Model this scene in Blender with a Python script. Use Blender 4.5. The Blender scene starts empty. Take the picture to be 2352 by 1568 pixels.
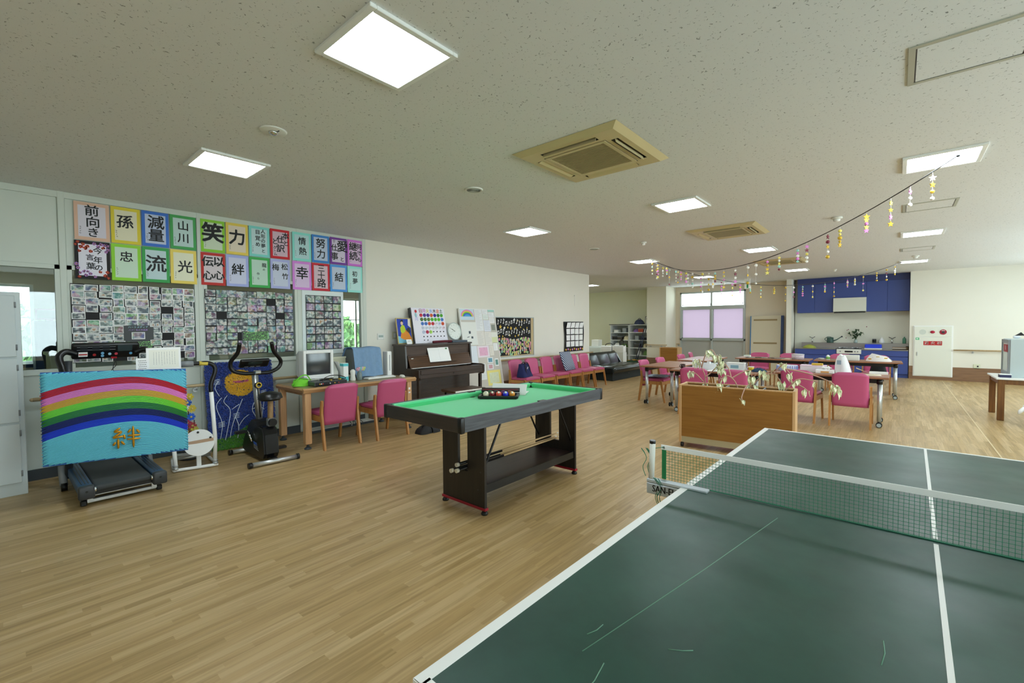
import bpy, bmesh, math, random
from mathutils import Vector, Matrix, Euler
PI = math.pi
SC = bpy.context.scene
COL = SC.collection
random.seed(7)

# ---------------------------------------------------------------- camera, sky, exposure
def make_camera():
    yaw, pitch, roll = 0.7103, -0.0328, -0.0077
    s, c = math.sin, math.cos
    fwd = Vector((-s(yaw)*c(pitch), c(yaw)*c(pitch), s(pitch)))
    right = Vector((c(yaw), s(yaw), 0))
    up = right.cross(fwd)
    r2 = right*c(roll) + up*s(roll)
    u2 = -right*s(roll) + up*c(roll)
    cam = bpy.data.cameras.new('camera')
    cam.sensor_width = 36.0
    cam.lens = 1031.3/2352*36.0
    cam.clip_start = 0.02
    cam.clip_end = 200
    o = bpy.data.objects.new('camera', cam)
    o.matrix_world = Matrix(((r2.x, u2.x, -fwd.x, 0), (r2.y, u2.y, -fwd.y, 0), (r2.z, u2.z, -fwd.z, 1.425), (0, 0, 0, 1)))
    COL.objects.link(o)
    SC.camera = o
make_camera()
W = bpy.data.worlds.new('overcast_sky')
SC.world = W
W.use_nodes = True
_bg = W.node_tree.nodes['Background']
_bg.inputs['Color'].default_value = (0.84, 0.94, 1.0, 1)
_bg.inputs['Strength'].default_value = 4.0
SC.view_settings.view_transform = 'Standard'
SC.view_settings.look = 'None'
SC.view_settings.gamma = 1.0
SC.view_settings.use_curve_mapping = False
SC.view_settings.exposure = 1.1
LAMP = 17.0            # radiance of the ceiling diffusers

def portal(x, y, z, sx, sy, rot):
    l = bpy.data.lights.new('window_portal', 'AREA')
    l.shape = 'RECTANGLE'; l.size = sx; l.size_y = sy
    l.cycles.is_portal = True
    o = bpy.data.objects.new('window_portal', l)
    o.location = (x, y, z); o.rotation_euler = rot
    COL.objects.link(o)

# ---------------------------------------------------------------- materials
def lin(h):
    if isinstance(h, str):
        h = h.lstrip('#'); h = [int(h[i:i+2], 16)/255 for i in (0, 2, 4)]
    return tuple((v/12.92 if v <= 0.04045 else ((v+0.055)/1.055)**2.4) for v in h[:3]) + (1.0,)
MATS = {}
class NT:
    def __init__(s, name):
        s.m = bpy.data.materials.new(name); s.m.use_nodes = True
        s.t = s.m.node_tree; s.b = s.t.nodes['Principled BSDF']; s.out = s.t.nodes['Material Output']
        MATS[name] = s.m
    def n(s, typ, **kw):
        nd = s.t.nodes.new(typ)
        for k, v in kw.items():
            if k in nd.inputs.keys(): nd.inputs[k].default_value = v
            else: setattr(nd, k, v)
        return nd
    def l(s, a, ao, b, bi):
        s.t.links.new(a.outputs[ao], b.inputs[bi])
    def ramp(s, stops):
        r = s.n('ShaderNodeValToRGB')
        e = r.color_ramp.elements
        while len(e) < len(stops): e.new(0.5)
        for q, (p, col) in zip(e, stops): q.position = p; q.color = lin(col)
        return r
def mat(name, col, rough=0.5, metal=0.0, spec=0.5, var=0.0, scale=8.0, bump=0.0, emit=0.0, coat=0.0, sheen=0.0):
    if name in MATS: return MATS[name]
    s = NT(name); b = s.b
    b.inputs['Base Color'].default_value = lin(col)
    b.inputs['Roughness'].default_value = rough
    b.inputs['Metallic'].default_value = metal
    b.inputs['Specular IOR Level'].default_value = spec
    if coat: b.inputs['Coat Weight'].default_value = coat; b.inputs['Coat Roughness'].default_value = 0.15
    if sheen: b.inputs['Sheen Weight'].default_value = sheen
    if emit:
        b.inputs['Emission Color'].default_value = lin(col); b.inputs['Emission Strength'].default_value = emit
    if var or bump:
        tc = s.n('ShaderNodeTexCoord')
        nz = s.n('ShaderNodeTexNoise', Scale=scale, Detail=4.0)
        s.l(tc, 'Object', nz, 'Vector')
        if var:
            hs = s.n('ShaderNodeHueSaturation'); hs.inputs['Color'].default_value = lin(col)
            mr = s.n('ShaderNodeMapRange'); mr.inputs['To Min'].default_value = 1-var; mr.inputs['To Max'].default_value = 1+var
            s.l(nz, 'Fac', mr, 'Value'); s.l(mr, 'Result', hs, 'Value'); s.l(hs, 'Color', b, 'Base Color')
        if bump:
            bp = s.n('ShaderNodeBump', Strength=bump, Distance=0.01)
            s.l(nz, 'Fac', bp, 'Height'); s.l(bp, 'Normal', b, 'Normal')
    return s.m
def wood(name, a, b_, rough=0.4, axis=0, scale=3.0, coat=0.0):
    if name in MATS: return MATS[name]
    s = NT(name); tc = s.n('ShaderNodeTexCoord'); mp = s.n('ShaderNodeMapping')
    sc = [14, 14, 14]; sc[axis] = 0.9
    mp.inputs['Scale'].default_value = sc
    s.l(tc, 'Object', mp, 'Vector')
    nz = s.n('ShaderNodeTexNoise', Scale=scale, Detail=6.0, Distortion=0.6)
    s.l(mp, 'Vector', nz, 'Vector')
    r = s.ramp([(0.3, a), (0.7, b_)])
    s.l(nz, 'Fac', r, 'Fac'); s.l(r, 'Color', s.b, 'Base Color')
    s.b.inputs['Roughness'].default_value = rough
    if coat: s.b.inputs['Coat Weight'].default_value = coat; s.b.inputs['Coat Roughness'].default_value = 0.2
    return s.m

def m_floor():
    """printed vinyl strip floor: strips run along the hall, each with its own tone"""
    s = NT('vinyl_wood_floor'); tc = s.n('ShaderNodeTexCoord'); sp = s.n('ShaderNodeSeparateXYZ')
    s.l(tc, 'Object', sp, 'Vector')
    def mth(op, a, b=None):
        m = s.n('ShaderNodeMath', operation=op)
        for i, v in enumerate((a, b)):
            if v is None: continue
            if isinstance(v, (int, float)): m.inputs[i].default_value = v
            else: s.t.links.new(v, m.inputs[i])
        return m.outputs[0]
    row = mth('FLOOR', mth('DIVIDE', sp.outputs['X'], 0.047))
    w1 = s.n('ShaderNodeTexWhiteNoise', noise_dimensions='1D'); s.t.links.new(row, w1.inputs['W'])
    colm = mth('FLOOR', mth('ADD', mth('DIVIDE', sp.outputs['Y'], 0.52), mth('MULTIPLY', w1.outputs['Value'], 7.3)))
    cv = s.n('ShaderNodeCombineXYZ'); s.t.links.new(row, cv.inputs['X']); s.t.links.new(colm, cv.inputs['Y'])
    w2 = s.n('ShaderNodeTexWhiteNoise', noise_dimensions='2D'); s.t.links.new(cv.outputs[0], w2.inputs['Vector'])
    r1 = s.ramp([(0.0, '#ae9160'), (0.35, '#b99b6a'), (0.7, '#c0a374'), (1.0, '#c9ad80')])
    s.t.links.new(w2.outputs['Value'], r1.inputs['Fac'])
    m2 = s.n('ShaderNodeMapping'); m2.inputs['Scale'].default_value = (46, 2.0, 1)
    s.l(tc, 'Object', m2, 'Vector')
    off = s.n('ShaderNodeVectorMath', operation='ADD'); s.t.links.new(m2.outputs[0], off.inputs[0]); s.t.links.new(w2.outputs['Color'], off.inputs[1])
    nz = s.n('ShaderNodeTexNoise', Scale=1.0, Detail=6.0, Distortion=0.7); s.t.links.new(off.outputs[0], nz.inputs['Vector'])
    r = s.ramp([(0.3, '#c3bba8'), (0.6, '#ffffff')]); s.l(nz, 'Fac', r, 'Fac')
    mx = s.n('ShaderNodeMix', data_type='RGBA', blend_type='MULTIPLY'); mx.inputs[0].default_value = 0.6
    s.t.links.new(r1.outputs['Color'], mx.inputs[6]); s.t.links.new(r.outputs['Color'], mx.inputs[7])
    s.t.links.new(mx.outputs[2], s.b.inputs['Base Color'])
    s.b.inputs['Roughness'].default_value = 0.34
    s.b.inputs['Specular IOR Level'].default_value = 0.4
    b2 = s.n('ShaderNodeTexNoise', Scale=4.0, Detail=3.0); s.l(tc, 'Object', b2, 'Vector')
    bp = s.n('ShaderNodeBump', Strength=0.05, Distance=0.01); s.l(b2, 'Fac', bp, 'Height'); s.l(bp, 'Normal', s.b, 'Normal')
    return s.m
def m_ceiling():
    s = NT('fissured_ceiling_board'); tc = s.n('ShaderNodeTexCoord')
    nz = s.n('ShaderNodeTexNoise', Scale=62.0, Detail=2.0, Roughness=0.6, Distortion=0.8); s.l(tc, 'Object', nz, 'Vector')
    r = s.ramp([(0.30, '#8f908c'), (0.36, '#dfe0de')]); s.l(nz, 'Fac', r, 'Fac'); s.l(r, 'Color', s.b, 'Base Color')
    bp = s.n('ShaderNodeBump', Strength=0.35, Distance=0.01); s.l(r, 'Color', bp, 'Height'); s.l(bp, 'Normal', s.b, 'Normal')
    s.b.inputs['Roughness'].default_value = 0.9
    return s.m
def m_glass(name, tint=(0.93, 0.97, 0.96), gloss=0.1):
    s = NT(name)
    tr = s.n('ShaderNodeBsdfTransparent'); tr.inputs['Color'].default_value = tint + (1,)
    gl = s.n('ShaderNodeBsdfGlossy', Roughness=0.02)
    mx = s.n('ShaderNodeMixShader'); mx.inputs[0].default_value = gloss
    s.t.links.new(tr.outputs[0], mx.inputs[1]); s.t.links.new(gl.outputs[0], mx.inputs[2]); s.t.links.new(mx.outputs[0], s.out.inputs['Surface'])
    return s.m
def m_frost(name, col):
    s = NT(name)
    tr = s.n('ShaderNodeBsdfTranslucent'); tr.inputs['Color'].default_value = lin(col)
    df = s.n('ShaderNodeBsdfDiffuse'); df.inputs['Color'].default_value = lin(col)
    mx = s.n('ShaderNodeMixShader'); mx.inputs[0].default_value = 0.25
    s.t.links.new(tr.outputs[0], mx.inputs[1]); s.t.links.new(df.outputs[0], mx.inputs[2]); s.t.links.new(mx.outputs[0], s.out.inputs['Surface'])
    return s.m
def m_photo():
    """random snapshot print: every object carrying it shows another picture"""
    s = NT('snapshot_print'); tc = s.n('ShaderNodeTexCoord'); oi = s.n('ShaderNodeObjectInfo')
    ad = s.n('ShaderNodeVectorMath', operation='SCALE'); ad.inputs[0].default_value = (37.0, 91.0, 53.0)
    s.t.links.new(oi.outputs['Random'], ad.inputs['Scale'])
    av = s.n('ShaderNodeVectorMath', operation='ADD')
    s.t.links.new(tc.outputs['Object'], av.inputs[0]); s.t.links.new(ad.outputs[0], av.inputs[1])
    n1 = s.n('ShaderNodeTexNoise', Scale=26.0, Detail=3.0); s.t.links.new(av.outputs[0], n1.inputs['Vector'])
    n2 = s.n('ShaderNodeTexVoronoi', Scale=17.0); s.t.links.new(av.outputs[0], n2.inputs['Vector'])
    r = s.ramp([(0.30, '#0d1014'), (0.42, '#3c484e'), (0.5, '#8d9694'), (0.58, '#d5d6d2'), (0.70, '#a8774a')])
    s.l(n1, 'Fac', r, 'Fac')
    hs = s.n('ShaderNodeHueSaturation', Saturation=0.85, Value=0.6); s.t.links.new(n2.outputs['Color'], hs.inputs['Color'])
    mr = s.n('ShaderNodeMath', operation='MULTIPLY'); mr.inputs[1].default_value = 0.5
    s.t.links.new(oi.outputs['Random'], mr.inputs[0])
    mx = s.n('ShaderNodeMix', data_type='RGBA')
    s.t.links.new(mr.outputs[0], mx.inputs[0]); s.t.links.new(r.outputs['Color'], mx.inputs[6]); s.t.links.new(hs.outputs['Color'], mx.inputs[7])
    s.t.links.new(mx.outputs[2], s.b.inputs['Base Color'])
    s.b.inputs['Roughness'].default_value = 0.35
    return s.m
def m_lamp():
    s = NT('lit_diffuser'); e = s.n('ShaderNodeEmission', Strength=LAMP); e.inputs['Color'].default_value = (0.83, 0.94, 1.0, 1)
    s.t.links.new(e.outputs[0], s.out.inputs['Surface']); return s.m

# ---------------------------------------------------------------- mesh collector
class G:
    """collects shapes into one mesh; every shape takes a material slot index"""
    def __init__(s): s.bm = bmesh.new()
    def _fin(s, vs, mi, M, smooth=False):
        fs = set()
        for v in vs:
            if M is not None: v.co = M @ v.co
            for f in v.link_faces: fs.add(f)
        for f in fs: f.material_index = mi; f.smooth = smooth
        return s
    def box(s, x0, x1, y0, y1, z0, z1, mi=0, bev=0.0, seg=1, M=None):
        r = bmesh.ops.create_cube(s.bm, size=1.0)
        vs = r['verts']
        for v in vs:
            v.co = Vector(((x0+x1)/2+v.co.x*(x1-x0), (y0+y1)/2+v.co.y*(y1-y0), (z0+z1)/2+v.co.z*(z1-z0)))
        if bev > 0:
            es = list({e for v in vs for e in v.link_edges})
            rb = bmesh.ops.bevel(s.bm, geom=es, offset=bev, segments=seg, affect='EDGES', profile=0.5)
            vs = list({v for f in rb['faces'] for v in f.verts} | {v for v in vs if v.is_valid})
            return s._fin(vs, mi, M, seg > 1)
        return s._fin(vs, mi, M)
    def cb(s, cx, cy, cz, sx, sy, sz, mi=0, bev=0.0, seg=1, M=None, rz=0.0, rx=0.0, ry=0.0):
        T = Matrix.Translation((cx, cy, cz)) @ Euler((rx, ry, rz)).to_matrix().to_4x4()
        if M is not None: T = M @ T
        return s.box(-sx/2, sx/2, -sy/2, sy/2, -sz/2, sz/2, mi, bev, seg, T)
    def cyl(s, p0, p1, r0, r1=None, n=12, mi=0, cap=True, M=None):
        r1 = r0 if r1 is None else r1
        p0, p1 = Vector(p0), Vector(p1); d = p1-p0
        q = d.to_track_quat('Z', 'Y').to_matrix().to_4x4()
        T = Matrix.Translation((p0+p1)/2) @ q
        r = bmesh.ops.create_cone(s.bm, cap_ends=cap, segments=n, radius1=r0, radius2=max(r1, 1e-5), depth=d.length)
        if M is not None: T = M @ T
        s._fin(r['verts'], mi, T, n > 6)
        for f in {f for v in r['verts'] for f in v.link_faces}:
            if len(f.verts) > 4: f.smooth = False
        return s
    def ball(s, c, r, mi=0, u=12, v=8, sc=(1, 1, 1), M=None):
        o = bmesh.ops.create_uvsphere(s.bm, u_segments=u, v_segments=v, radius=1.0)
        T = Matrix.Translation(c) @ Matrix.Diagonal((r*sc[0], r*sc[1], r*sc[2], 1))
        if M is not None: T = M @ T
        return s._fin(o['verts'], mi, T, True)
    def tube(s, pts, r, n=8, mi=0, closed=False, M=None):
        pts = [Vector(p) for p in pts]; N = len(pts); rings = []
        rr = r if isinstance(r, (list, tuple)) else [r]*N
        ref = None
        for i, p in enumerate(pts):
            a = pts[(i-1) % N] if (closed or i > 0) else p
            b = pts[(i+1) % N] if (closed or i < N-1) else p
            t = (b-a).normalized()
            if ref is None:
                ref = Vector((0, 0, 1)) if abs(t.z) < 0.9 else Vector((1, 0, 0))
            x = ref - t*ref.dot(t)
            if x.length < 1e-4: x = t.orthogonal()
            x.normalize(); ref = x; y = t.cross(x)
            rings.append([s.bm.verts.new(p + (x*math.cos(2*PI*k/n)+y*math.sin(2*PI*k/n))*rr[i]) for k in range(n)])
        for i in range(N if closed else N-1):
            A, B = rings[i], rings[(i+1) % N]
            for k in range(n): s.bm.faces.new((A[k], A[(k+1) % n], B[(k+1) % n], B[k]))
        if not closed:
            s.bm.faces.new(rings[0][::-1]); s.bm.faces.new(rings[-1])
        return s._fin([v for q in rings for v in q], mi, M, True)
    def lathe(s, prof, c=(0, 0, 0), n=20, mi=0, M=None, smooth=True):
        rings = [[s.bm.verts.new((c[0]+max(r, 1e-5)*math.cos(2*PI*k/n), c[1]+max(r, 1e-5)*math.sin(2*PI*k/n), c[2]+z)) for k in range(n)] for r, z in prof]
        for A, B in zip(rings, rings[1:]):
            for k in range(n): s.bm.faces.new((A[k], A[(k+1) % n], B[(k+1) % n], B[k]))
        s.bm.faces.new(rings[0][::-1]); s.bm.faces.new(rings[-1])
        return s._fin([v for q in rings for v in q], mi, M, smooth)
    def prism(s, poly, a0, a1, axis=2, mi=0, M=None):
        def P(u, v, w):
            return (u, v, w) if axis == 2 else ((w, u, v) if axis == 0 else (u, w, v))
        A = [s.bm.verts.new(P(u, v, a0)) for u, v in poly]; B = [s.bm.verts.new(P(u, v, a1)) for u, v in poly]
        n = len(poly); fs = [s.bm.faces.new(A[::-1]), s.bm.faces.new(B)]
        for k in range(n): fs.append(s.bm.faces.new((A[k], A[(k+1) % n], B[(k+1) % n], B[k])))
        bmesh.ops.recalc_face_normals(s.bm, faces=fs)
        return s._fin(A+B, mi, M)
    def grid(s, fn, nu, nv, mi=0, M=None, smooth=True):
        V = [[s.bm.verts.new(fn(i/nu, j/nv)) for j in range(nv+1)] for i in range(nu+1)]
        for i in range(nu):
            for j in range(nv): s.bm.faces.new((V[i][j], V[i+1][j], V[i+1][j+1], V[i][j+1]))
        return s._fin([v for q in V for v in q], mi, M, smooth)
    def mesh(s, me, M=None, mi=0):
        n0 = len(s.bm.verts); s.bm.from_mesh(me); s.bm.verts.ensure_lookup_table()
        return s._fin(s.bm.verts[n0:], mi, M)
    def me(s, name, mats):
        m = bpy.data.meshes.new(name); s.bm.to_mesh(m); s.bm.free()
        for q in (mats if isinstance(mats, (list, tuple)) else [mats]): m.materials.append(q)
        return m
def obj(name, g, mats, parent=None, loc=None, rot=None):
    me = g.me(name, mats) if isinstance(g, G) else g
    o = bpy.data.objects.new(name, me); COL.objects.link(o)
    if parent is not None: o.parent = parent
    if loc is not None: o.location = loc
    if rot is not None: o.rotation_euler = rot
    return o
def thing(name, label, cat, loc=(0, 0, 0), rz=0.0, group=None, rot=None):
    o = bpy.data.objects.new(name, None); COL.objects.link(o)
    o.empty_display_size = 0.1
    o.location = loc; o.rotation_euler = rot if rot is not None else (0, 0, rz)
    o['label'] = label; o['category'] = cat
    if group: o['group'] = group
    return o
def tag(o, label, cat, group=None):
    o['label'] = label; o['category'] = cat
    if group: o['group'] = group
    return o
def struct(name, g, mats, parent=None):
    o = obj(name, g, mats, parent)
    if parent is None: o['kind'] = 'structure'
    return o
def dup(root, loc, rz, label=None, group=None):
    r = root.copy(); COL.objects.link(r); r.location = loc; r.rotation_euler = (0, 0, rz)
    if label: r['label'] = label
    if group: r['group'] = group
    for ch in list(root.children):
        c = ch.copy(); COL.objects.link(c); c.parent = r
        for q in list(ch.children):
            d = q.copy(); COL.objects.link(d); d.parent = c
    return r
_TX = {}
def text_me(body, bold=0.0, ext=0.0, res=2):
    """mesh of a written line, 1 unit high em, centred on x and y"""
    key = (body, bold, ext, res)
    if key in _TX: return _TX[key]
    cu = bpy.data.curves.new('writing', 'FONT')
    cu.body = body; cu.align_x = 'CENTER'; cu.align_y = 'CENTER'; cu.size = 1.0
    cu.offset = bold; cu.extrude = ext; cu.resolution_u = res
    o = bpy.data.objects.new('writing', cu); COL.objects.link(o)
    bpy.context.view_layer.update()
    dg = bpy.context.evaluated_depsgraph_get()
    me = bpy.data.meshes.new_from_object(o.evaluated_get(dg))
    bpy.data.objects.remove(o); bpy.data.curves.remove(cu)
    _TX[key] = me
    return me
def arc(c, r, a0, a1, n, plane='xy'):
    out = []
    for i in range(n+1):
        a = a0+(a1-a0)*i/n; u, v = r*math.cos(a), r*math.sin(a)
        out.append({'xy': (c[0]+u, c[1]+v, c[2]), 'xz': (c[0]+u, c[1], c[2]+v), 'yz': (c[0], c[1]+u, c[2]+v)}[plane])
    return out
def smooth_path(pts, n=6):
    """catmull-rom through the points"""
    P = [Vector(p) for p in pts]; out = []
    for i in range(len(P)-1):
        a = P[max(i-1, 0)]; b = P[i]; c = P[i+1]; d = P[min(i+2, len(P)-1)]
        for k in range(n):
            t = k/n
            out.append(0.5*((2*b)+(c-a)*t+(2*a-5*b+4*c-d)*t*t+(-a+3*b-3*c+d)*t*t*t))
    out.append(P[-1]); return out
# matrix that lays a flat drawing (x right, y up, z out) onto a wall facing +x: right = +y, up = +z
WALLX = Matrix(((0, 0, 1, 0), (1, 0, 0, 0), (0, 1, 0, 0), (0, 0, 0, 1)))
# onto a wall facing -y: right = +x, up = +z, out = -y
WALLY = Matrix(((1, 0, 0, 0), (0, 0, -1, 0), (0, 1, 0, 0), (0, 0, 0, 1)))
def at(M, x, y, z): return Matrix.Translation((x, y, z)) @ M
# ---------------------------------------------------------------- shared materials
CH = 2.776
M_WALL = mat('cream_wallpaper', '#e9e6da', 0.85, var=0.02, scale=3)
M_ALC = mat('olive_wallpaper', '#e4e4c8', 0.85, var=0.02, scale=3)
M_BEIGE = mat('beige_wallpaper', '#ddd0ba', 0.85, var=0.02, scale=3)
M_PANEL = mat('grey_green_steel_panel', '#cfd6cc', 0.5, var=0.015, scale=2)
M_ALU = mat('anodised_aluminium', '#c3cac8', 0.35, 0.6)
M_WHITE = mat('white_paint', '#f1f1ee', 0.4)
M_OFFW = mat('offwhite_plastic', '#e6e6de', 0.45)
M_PAPER = mat('white_paper', '#f4f4f2', 0.8)
M_BLACK = mat('black_plastic', '#0c0c0d', 0.35)
M_DKGREY = mat('dark_grey_plastic', '#34373b', 0.45)
M_GREY = mat('mid_grey_plastic', '#85898c', 0.45)
M_CHROME = mat('chrome', '#d9dbdc', 0.15, 1.0)
M_SILVER = mat('satin_silver', '#c9ccce', 0.35, 0.85)
M_SKIRT = wood('brown_skirting', '#6f5238', '#8a6847', 0.5, axis=1)
M_SKIRTX = wood('brown_skirting_x', '#7b5c42', '#946f52', 0.5, axis=0)
M_BASE = mat('charcoal_rubber_base', '#3c4247', 0.6)
M_RAIL = wood('handrail_beech', '#b39a72', '#c9b087', 0.4, axis=1)
M_FLOOR = m_floor(); M_CEIL = m_ceiling(); M_GLASS = m_glass('clear_glass'); M_LAMP = m_lamp()
M_FROSTW = m_frost('white_frosted_glass', '#a89ea6'); M_PHOTO = m_photo()
M_INK = mat('black_ink', '#0b0a0a', 0.6)

# ---------------------------------------------------------------- floor, ceiling
struct('floor', G().box(-10.6, 3.4, -3.2, 16.5, -0.12, 0), M_FLOOR)
fl = bpy.data.objects['floor']
obj('floor_seam', G().box(0.846, 0.858, 4, 15.5, 0, 0.0008), mat('floor_weld_seam', '#d7c39c', 0.4), fl)
struct('ceiling', G().box(-10.6, 3.4, -3.2, 16.5, CH, CH+0.1), M_CEIL)

# ---------------------------------------------------------------- left wall: partition bays then solid wall
XW = -6.2
posts = [(-2.92, -2.87), (-1.78, -1.73), (-0.65, -0.6), (0.462, 0.512), (1.6, 1.655), (2.74, 2.79), (3.725, 3.785)]
wl = struct('wall_left', G().box(XW-0.16, XW, 3.785, 10.345, 0, CH), M_WALL)
for (a0, a1), (b0, b1) in zip(posts, posts[1:]):
    obj('wall_panel', G().box(XW-0.05, XW-0.012, a1, b0, 0.1, 1.0, bev=0.004), M_PANEL, wl)
    obj('wall_panel', G().box(XW-0.05, XW-0.012, a1, b0, 2.06, CH-0.06, bev=0.004), M_PANEL, wl)
for i, (a, b) in enumerate(posts):
    struct('trim_%d' % (i+1), G().box(XW-0.07, XW+0.006, a, b, 0, CH-0.0, bev=0.004), M_PANEL)
struct('trim_8', G().box(XW-0.07, XW+0.004, posts[0][0], posts[-1][1], CH-0.062, CH-0.002), M_PANEL)
struct('baseboard_left', G().box(XW-0.06, XW+0.004, posts[0][0], 3.785, 0, 0.1), M_BASE)
struct('baseboard_right', G().box(XW-0.16, XW+0.012, 3.79, 10.36, 0, 0.3), M_SKIRT)
def pwin(n, a, b, z0=1.0, z1=2.06, panes=1):
    w = struct('window_%d' % n, G().box(XW-0.06, XW+0.01, a, b, z0, z0+0.05).box(XW-0.06, XW+0.004, a, b, z1-0.04, z1)
               .box(XW-0.06, XW+0.004, a, a+0.035, z0, z1).box(XW-0.06, XW+0.004, b-0.035, b, z0, z1), M_PANEL)
    ww = (b-a-0.07)/panes
    for k in range(panes):
        y0 = a+0.035+k*ww
        obj('pane', G().box(XW-0.035, XW-0.031, y0, y0+ww, z0+0.05, z1-0.04), M_GLASS, w)
        if k: obj('mullion', G().box(XW-0.05, XW-0.01, y0-0.018, y0+0.018, z0+0.05, z1-0.04), M_PANEL, w)
    return w
pwin(1, -0.6, 0.462); pwin(2, 0.512, 1.6); pwin(3, 1.655, 2.74); pwin(4, 2.79, 3.725, panes=2)
pwin(8, -1.73, -0.65); pwin(9, -2.87, -1.78)

# office behind the partition, with its own daylight window and garden
M_OFF = mat('office_wall_paint', '#dcd9bd', 0.85)
struct('wall_office', G().box(-10.55, -10.4, -3.2, -0.4, 0, CH).box(-10.55, -10.4, 0.47, 5.55, 0, CH).box(-10.55, -10.4, 6.6, 10.345, 0, CH)
       .box(-10.55, -10.4, -0.4, 0.47, 0, 0.9).box(-10.55, -10.4, -0.4, 0.47, 2.15, CH).box(-10.55, -10.4, 5.55, 6.6, 0, 0.9).box(-10.55, -10.4, 5.55, 6.6, 2.15, CH)
       .box(-10.4, XW-0.16, -3.2, -3.05, 0, CH).box(-10.4, XW-0.16, 10.19, 10.345, 0, CH), M_OFF)
for n, a, b in ((10, -0.4, 0.47), (11, 5.55, 6.6)):
    w = struct('window_%d' % n, G().box(-10.5, -10.44, a, b, 0.9, 0.94).box(-10.5, -10.44, a, b, 2.11, 2.15).box(-10.5, -10.44, a, a+.04, .94, 2.11)
               .box(-10.5, -10.44, b-.04, b, .94, 2.11).box(-10.5, -10.44, (a+b)/2-.02, (a+b)/2+.02, .94, 2.11).box(-10.49, -10.45, a, b, 1.62, 1.64), M_ALU)
    obj('pane', G().box(-10.475, -10.471, a, b, 0.94, 2.11), M_GLASS, w)
    portal(-10.38, (a+b)/2, 1.52, 1.2, b-a, (0, -PI/2, 0))

# ---------------------------------------------------------------- back: alcove, column, window bay, pier, kitchen recess, right wall
YB = 15.58
struct('wall_alcove', G().box(-10.5, -6.1, 16.1, 16.25, 0, CH).box(-10.55, -10.4, 10.345, 16.25, 0, CH), M_ALC)
struct('wall_column', G().box(-6.76, -6.07, 15.2, 16.1, 0, CH), mat('column_wallpaper', '#e2ddca', 0.85))
WX0, WX1 = -5.9, -3.78
struct('wall_window', G().box(-6.07, WX0, 16.1, 16.25, 0, CH).box(WX1, -2.42, 16.1, 16.25, 0, CH).box(WX0, WX1, 16.1, 16.25, 2.58, CH), M_BEIGE)
struct('wall_pier', G().box(-2.55, -2.42, YB, 16.3, 0, CH), M_WALL)
struct('wall_kitchen', G().box(-2.42, 0.225, 16.2, 16.35, 0, CH), mat('kitchen_splash_panel', '#e3e3d4', 0.5))
struct('wall_back', G().box(0.225, 3.4, YB, 16.35, 0, CH), M_WALL)
struct('baseboard_back', G().box(0.225, 3.2, YB-0.012, YB, 0, 0.335), M_SKIRTX)
struct('baseboard_alcove', G().box(-10.4, -6.76, 16.088, 16.1, 0, 0.3).box(-6.772, -6.058, 15.188, 15.2, 0, 0.3).box(-6.07, -6.058, 15.2, 16.1, 0, 0.3)
       .box(-6.07, WX0, 16.088, 16.1, 0, 0.3).box(WX1, -2.55, 16.088, 16.1, 0, 0.3), M_SKIRTX)
# sliding window-door of the bay
w = struct('window_5', G().box(WX0, WX0+.05, 16.06, 16.2, 0, 2.58).box(WX1-.05, WX1, 16.06, 16.2, 0, 2.58).box(WX0, WX1, 16.06, 16.2, 2.53, 2.58)
           .box(WX0, WX1, 16.05, 16.2, 1.97, 2.09).box(WX0, WX1, 16.06, 16.2, 0.9, 0.96).box(WX0, WX1, 16.06, 16.2, 0, 0.06), M_ALU)
xm = (WX0+WX1)/2
obj('window_mullion', G().box(xm-.03, xm+.03, 16.06, 16.2, 0.06, 2.53, bev=.004), M_ALU, w)
for a, b in ((WX0+.05, xm-.03), (xm+.03, WX1-.05)):
    obj('upper_pane', G().box(a, b, 16.14, 16.145, 2.09, 2.53), M_GLASS, w)
    obj('frosted_pane', G().box(a, b, 16.14, 16.146, 0.96, 1.97), M_FROSTW, w)
    obj('lower_panel', G().box(a, b, 16.13, 16.15, 0.06, 0.9), mat('grey_door_panel', '#b3b3ab', 0.5), w)
    obj('pane_frame', G().box(a, a+.03, 16.09, 16.14, .96, 1.97).box(b-.03, b, 16.09, 16.14, .96, 1.97).box(a, b, 16.09, 16.14, .96, .99), M_ALU, w)
for x in (WX0+.1, xm-.02, WX1-.07):
    obj('latch', G().cb(x, 16.05, 2.14, .02, .03, .05, bev=.004), M_DKGREY, w)
portal((WX0+WX1)/2, 16.03, 1.75, 2.0, 1.6, (PI/2, 0, 0))
# right wall with its row of windows, outside the picture; wall behind the photographer
XR = 3.2
wr = G(); wins = [(-1.6, 1.2), (2.0, 4.8), (5.6, 8.4), (9.2, 12.0), (12.6, 14.9)]
wr.box(XR, XR+.2, -3.2, YB, 0, 0.75).box(XR, XR+.2, -3.2, YB, 2.4, CH)
prev = -3.2
for a, b in wins: wr.box(XR, XR+.2, prev, a, .75, 2.4); prev = b
wr.box(XR, XR+.2, prev, YB, .75, 2.4)
struct('wall_right', wr, M_WALL)
for i, (a, b) in enumerate(wins):
    w = struct('window_%d' % (12+i), G().box(XR+.05, XR+.1, a, b, .75, .8).box(XR+.05, XR+.1, a, b, 2.35, 2.4).box(XR+.05, XR+.1, a, a+.05, .8, 2.35)
               .box(XR+.05, XR+.1, b-.05, b, .8, 2.35).box(XR+.05, XR+.1, (a+b)/2-.03, (a+b)/2+.03, .8, 2.35), M_ALU)
    obj('pane', G().box(XR+.07, XR+.075, a+.05, b-.05, .8, 2.35), M_GLASS, w)
    portal(XR-.01, (a+b)/2, 1.575, 1.6, b-a, (0, PI/2, 0))
struct('wall_front', G().box(XW-.16, 3.4, -3.2, -3.05, 0, CH), M_WALL)

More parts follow.
